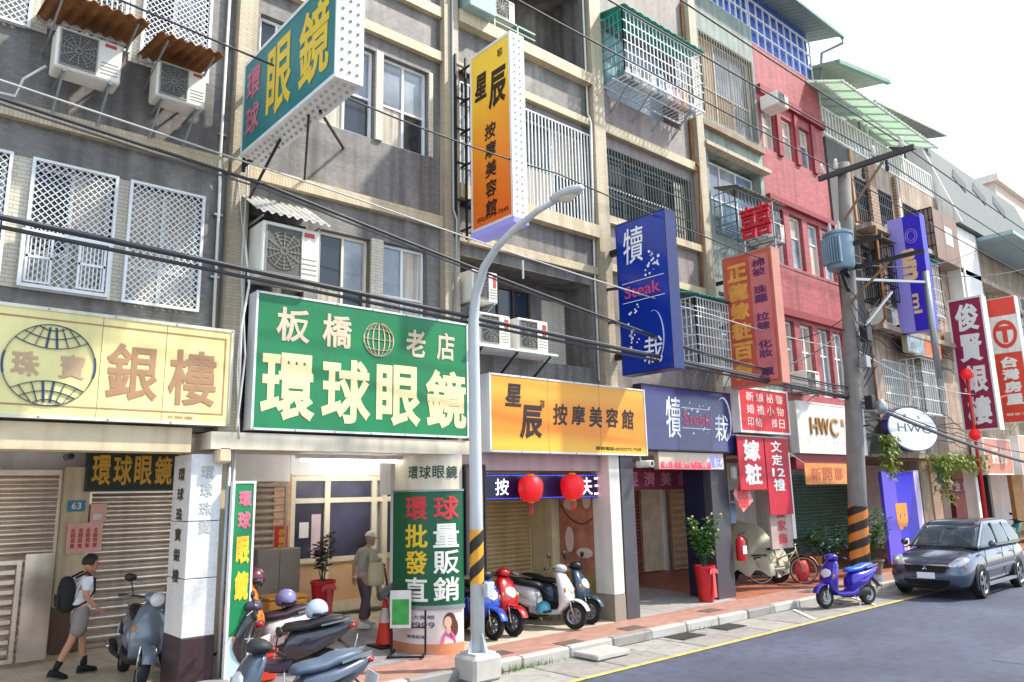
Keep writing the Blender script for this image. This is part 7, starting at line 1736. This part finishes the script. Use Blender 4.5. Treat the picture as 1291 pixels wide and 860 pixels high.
skin_mesh([(0, 0, .82, .16), (0, 0, .95, .155), (.02, 0, 1.14, .15), (.04, 0, 1.28, .135), (.06, 0, 1.37, .075), (.03, .165, 1.3, .07), (-.05, .2, 1.12, .066), (.03, -.165, 1.3, .07), (.03, -.21, 1.1, .066)], [(0, 1), (1, 2), (2, 3), (3, 4), (3, 5), (5, 6), (3, 7), (7, 8)], 2).build('shirt', mat('greige_shirt', 'a8a498', .75, var=.1, bump=.1, bscale=18), man, smooth=True)
skin_mesh([(0, 0, .92, .13), (0, 0, .86, .135), (.01, .085, .8, .11), (.1, .085, .47, .085), (.13, .085, .13, .08), (0, -.085, .8, .11), (-.02, -.085, .47, .085), (-.1, -.085, .13, .08)], [(0, 1), (1, 2), (2, 3), (3, 4), (1, 5), (5, 6), (6, 7)], 1).build('trousers', mat('plum_trousers', '5b4a52', .75, var=.12, bump=.1, bscale=20), man, smooth=True)
WS = mat('white_shoe', 'd8d4d0', .5, var=.05)
shoe(man, (.14, .085, .085), WS, solem=WS); shoe(man, (-.1, -.085, .09), WS, solem=WS, pitch=.12)
cap = MB(); R = []
for k in range(7):
    a = math.pi*.5*k/6; R.append([(-.01+.112*math.sin(a)*math.cos(2*math.pi*j/20), .092*math.sin(a)*math.sin(2*math.pi*j/20), .035+.105*math.cos(a)) for j in range(20)])
co_ = cap.rings(R, True, False).xf(HM).build('cap', mat('white_cap', 'd9d6cc', .7, var=.06), man, smooth=True)
MB().rings([[(.09+.075*math.cos(b)*k, .085*math.sin(b), .03-.012*k) for b in [-1.4+2.8*j/12 for j in range(13)]] for k in (0, .5, 1)], False, False, closed=False).xf(HM).build('peak', mat('white_cap', 'd9d6cc', .7), co_, smooth=True)
for s in (-1, 1): MB().lathe([(.001, .004), (.008, 0)], (.092, s*.032, .0), 'x', 8).xf(HM).build('eye', BLACK, man)
bg_ = thing('tote_bag', 'cream tote bag hanging from the shoulder of the older person', 'bag', (0, 0, 0))
TOTE = mat('tote_cream', 'cbbd98', .8, var=.08, bump=.12, bscale=15)
MB().rings([sell((.07, -.25, z), a, b, 18, 3.2) for z, a, b in ((.72, .12, .03), (.74, .16, .06), (.85, .175, .07), (1.0, .16, .055), (1.12, .14, .03))]).build('pouch', TOTE, bg_, smooth=True)
MB().tube([(-.06, -.25, 1.1), (-.0, -.2, 1.3), (.03, -.14, 1.385), (.1, -.2, 1.28), (.19, -.25, 1.1)], .014, 8).build('strap', TOTE, bg_, smooth=True)
stk = thing('walking_stick', 'black folded umbrella used as a walking stick by the older person', 'stick', (0, 0, 0))
MB().tube([(.33, -.15, 1.02), (.42, -.15, .6), (.52, -.16, .02)], [.012, .02, .008], 8).build('shaft', BLACK, stk, smooth=True); MB().tube([(.27, -.15, 1.06), (.31, -.15, 1.08), (.34, -.15, 1.03)], .014, 8).build('handle', DARKM, stk, smooth=True)
for o_ in (man, bg_, stk): o_.location = (7.47, 12.65, .24); o_.rotation_euler = (0, 0, .1); o_.scale = (1.0, 1.0, 1.0)
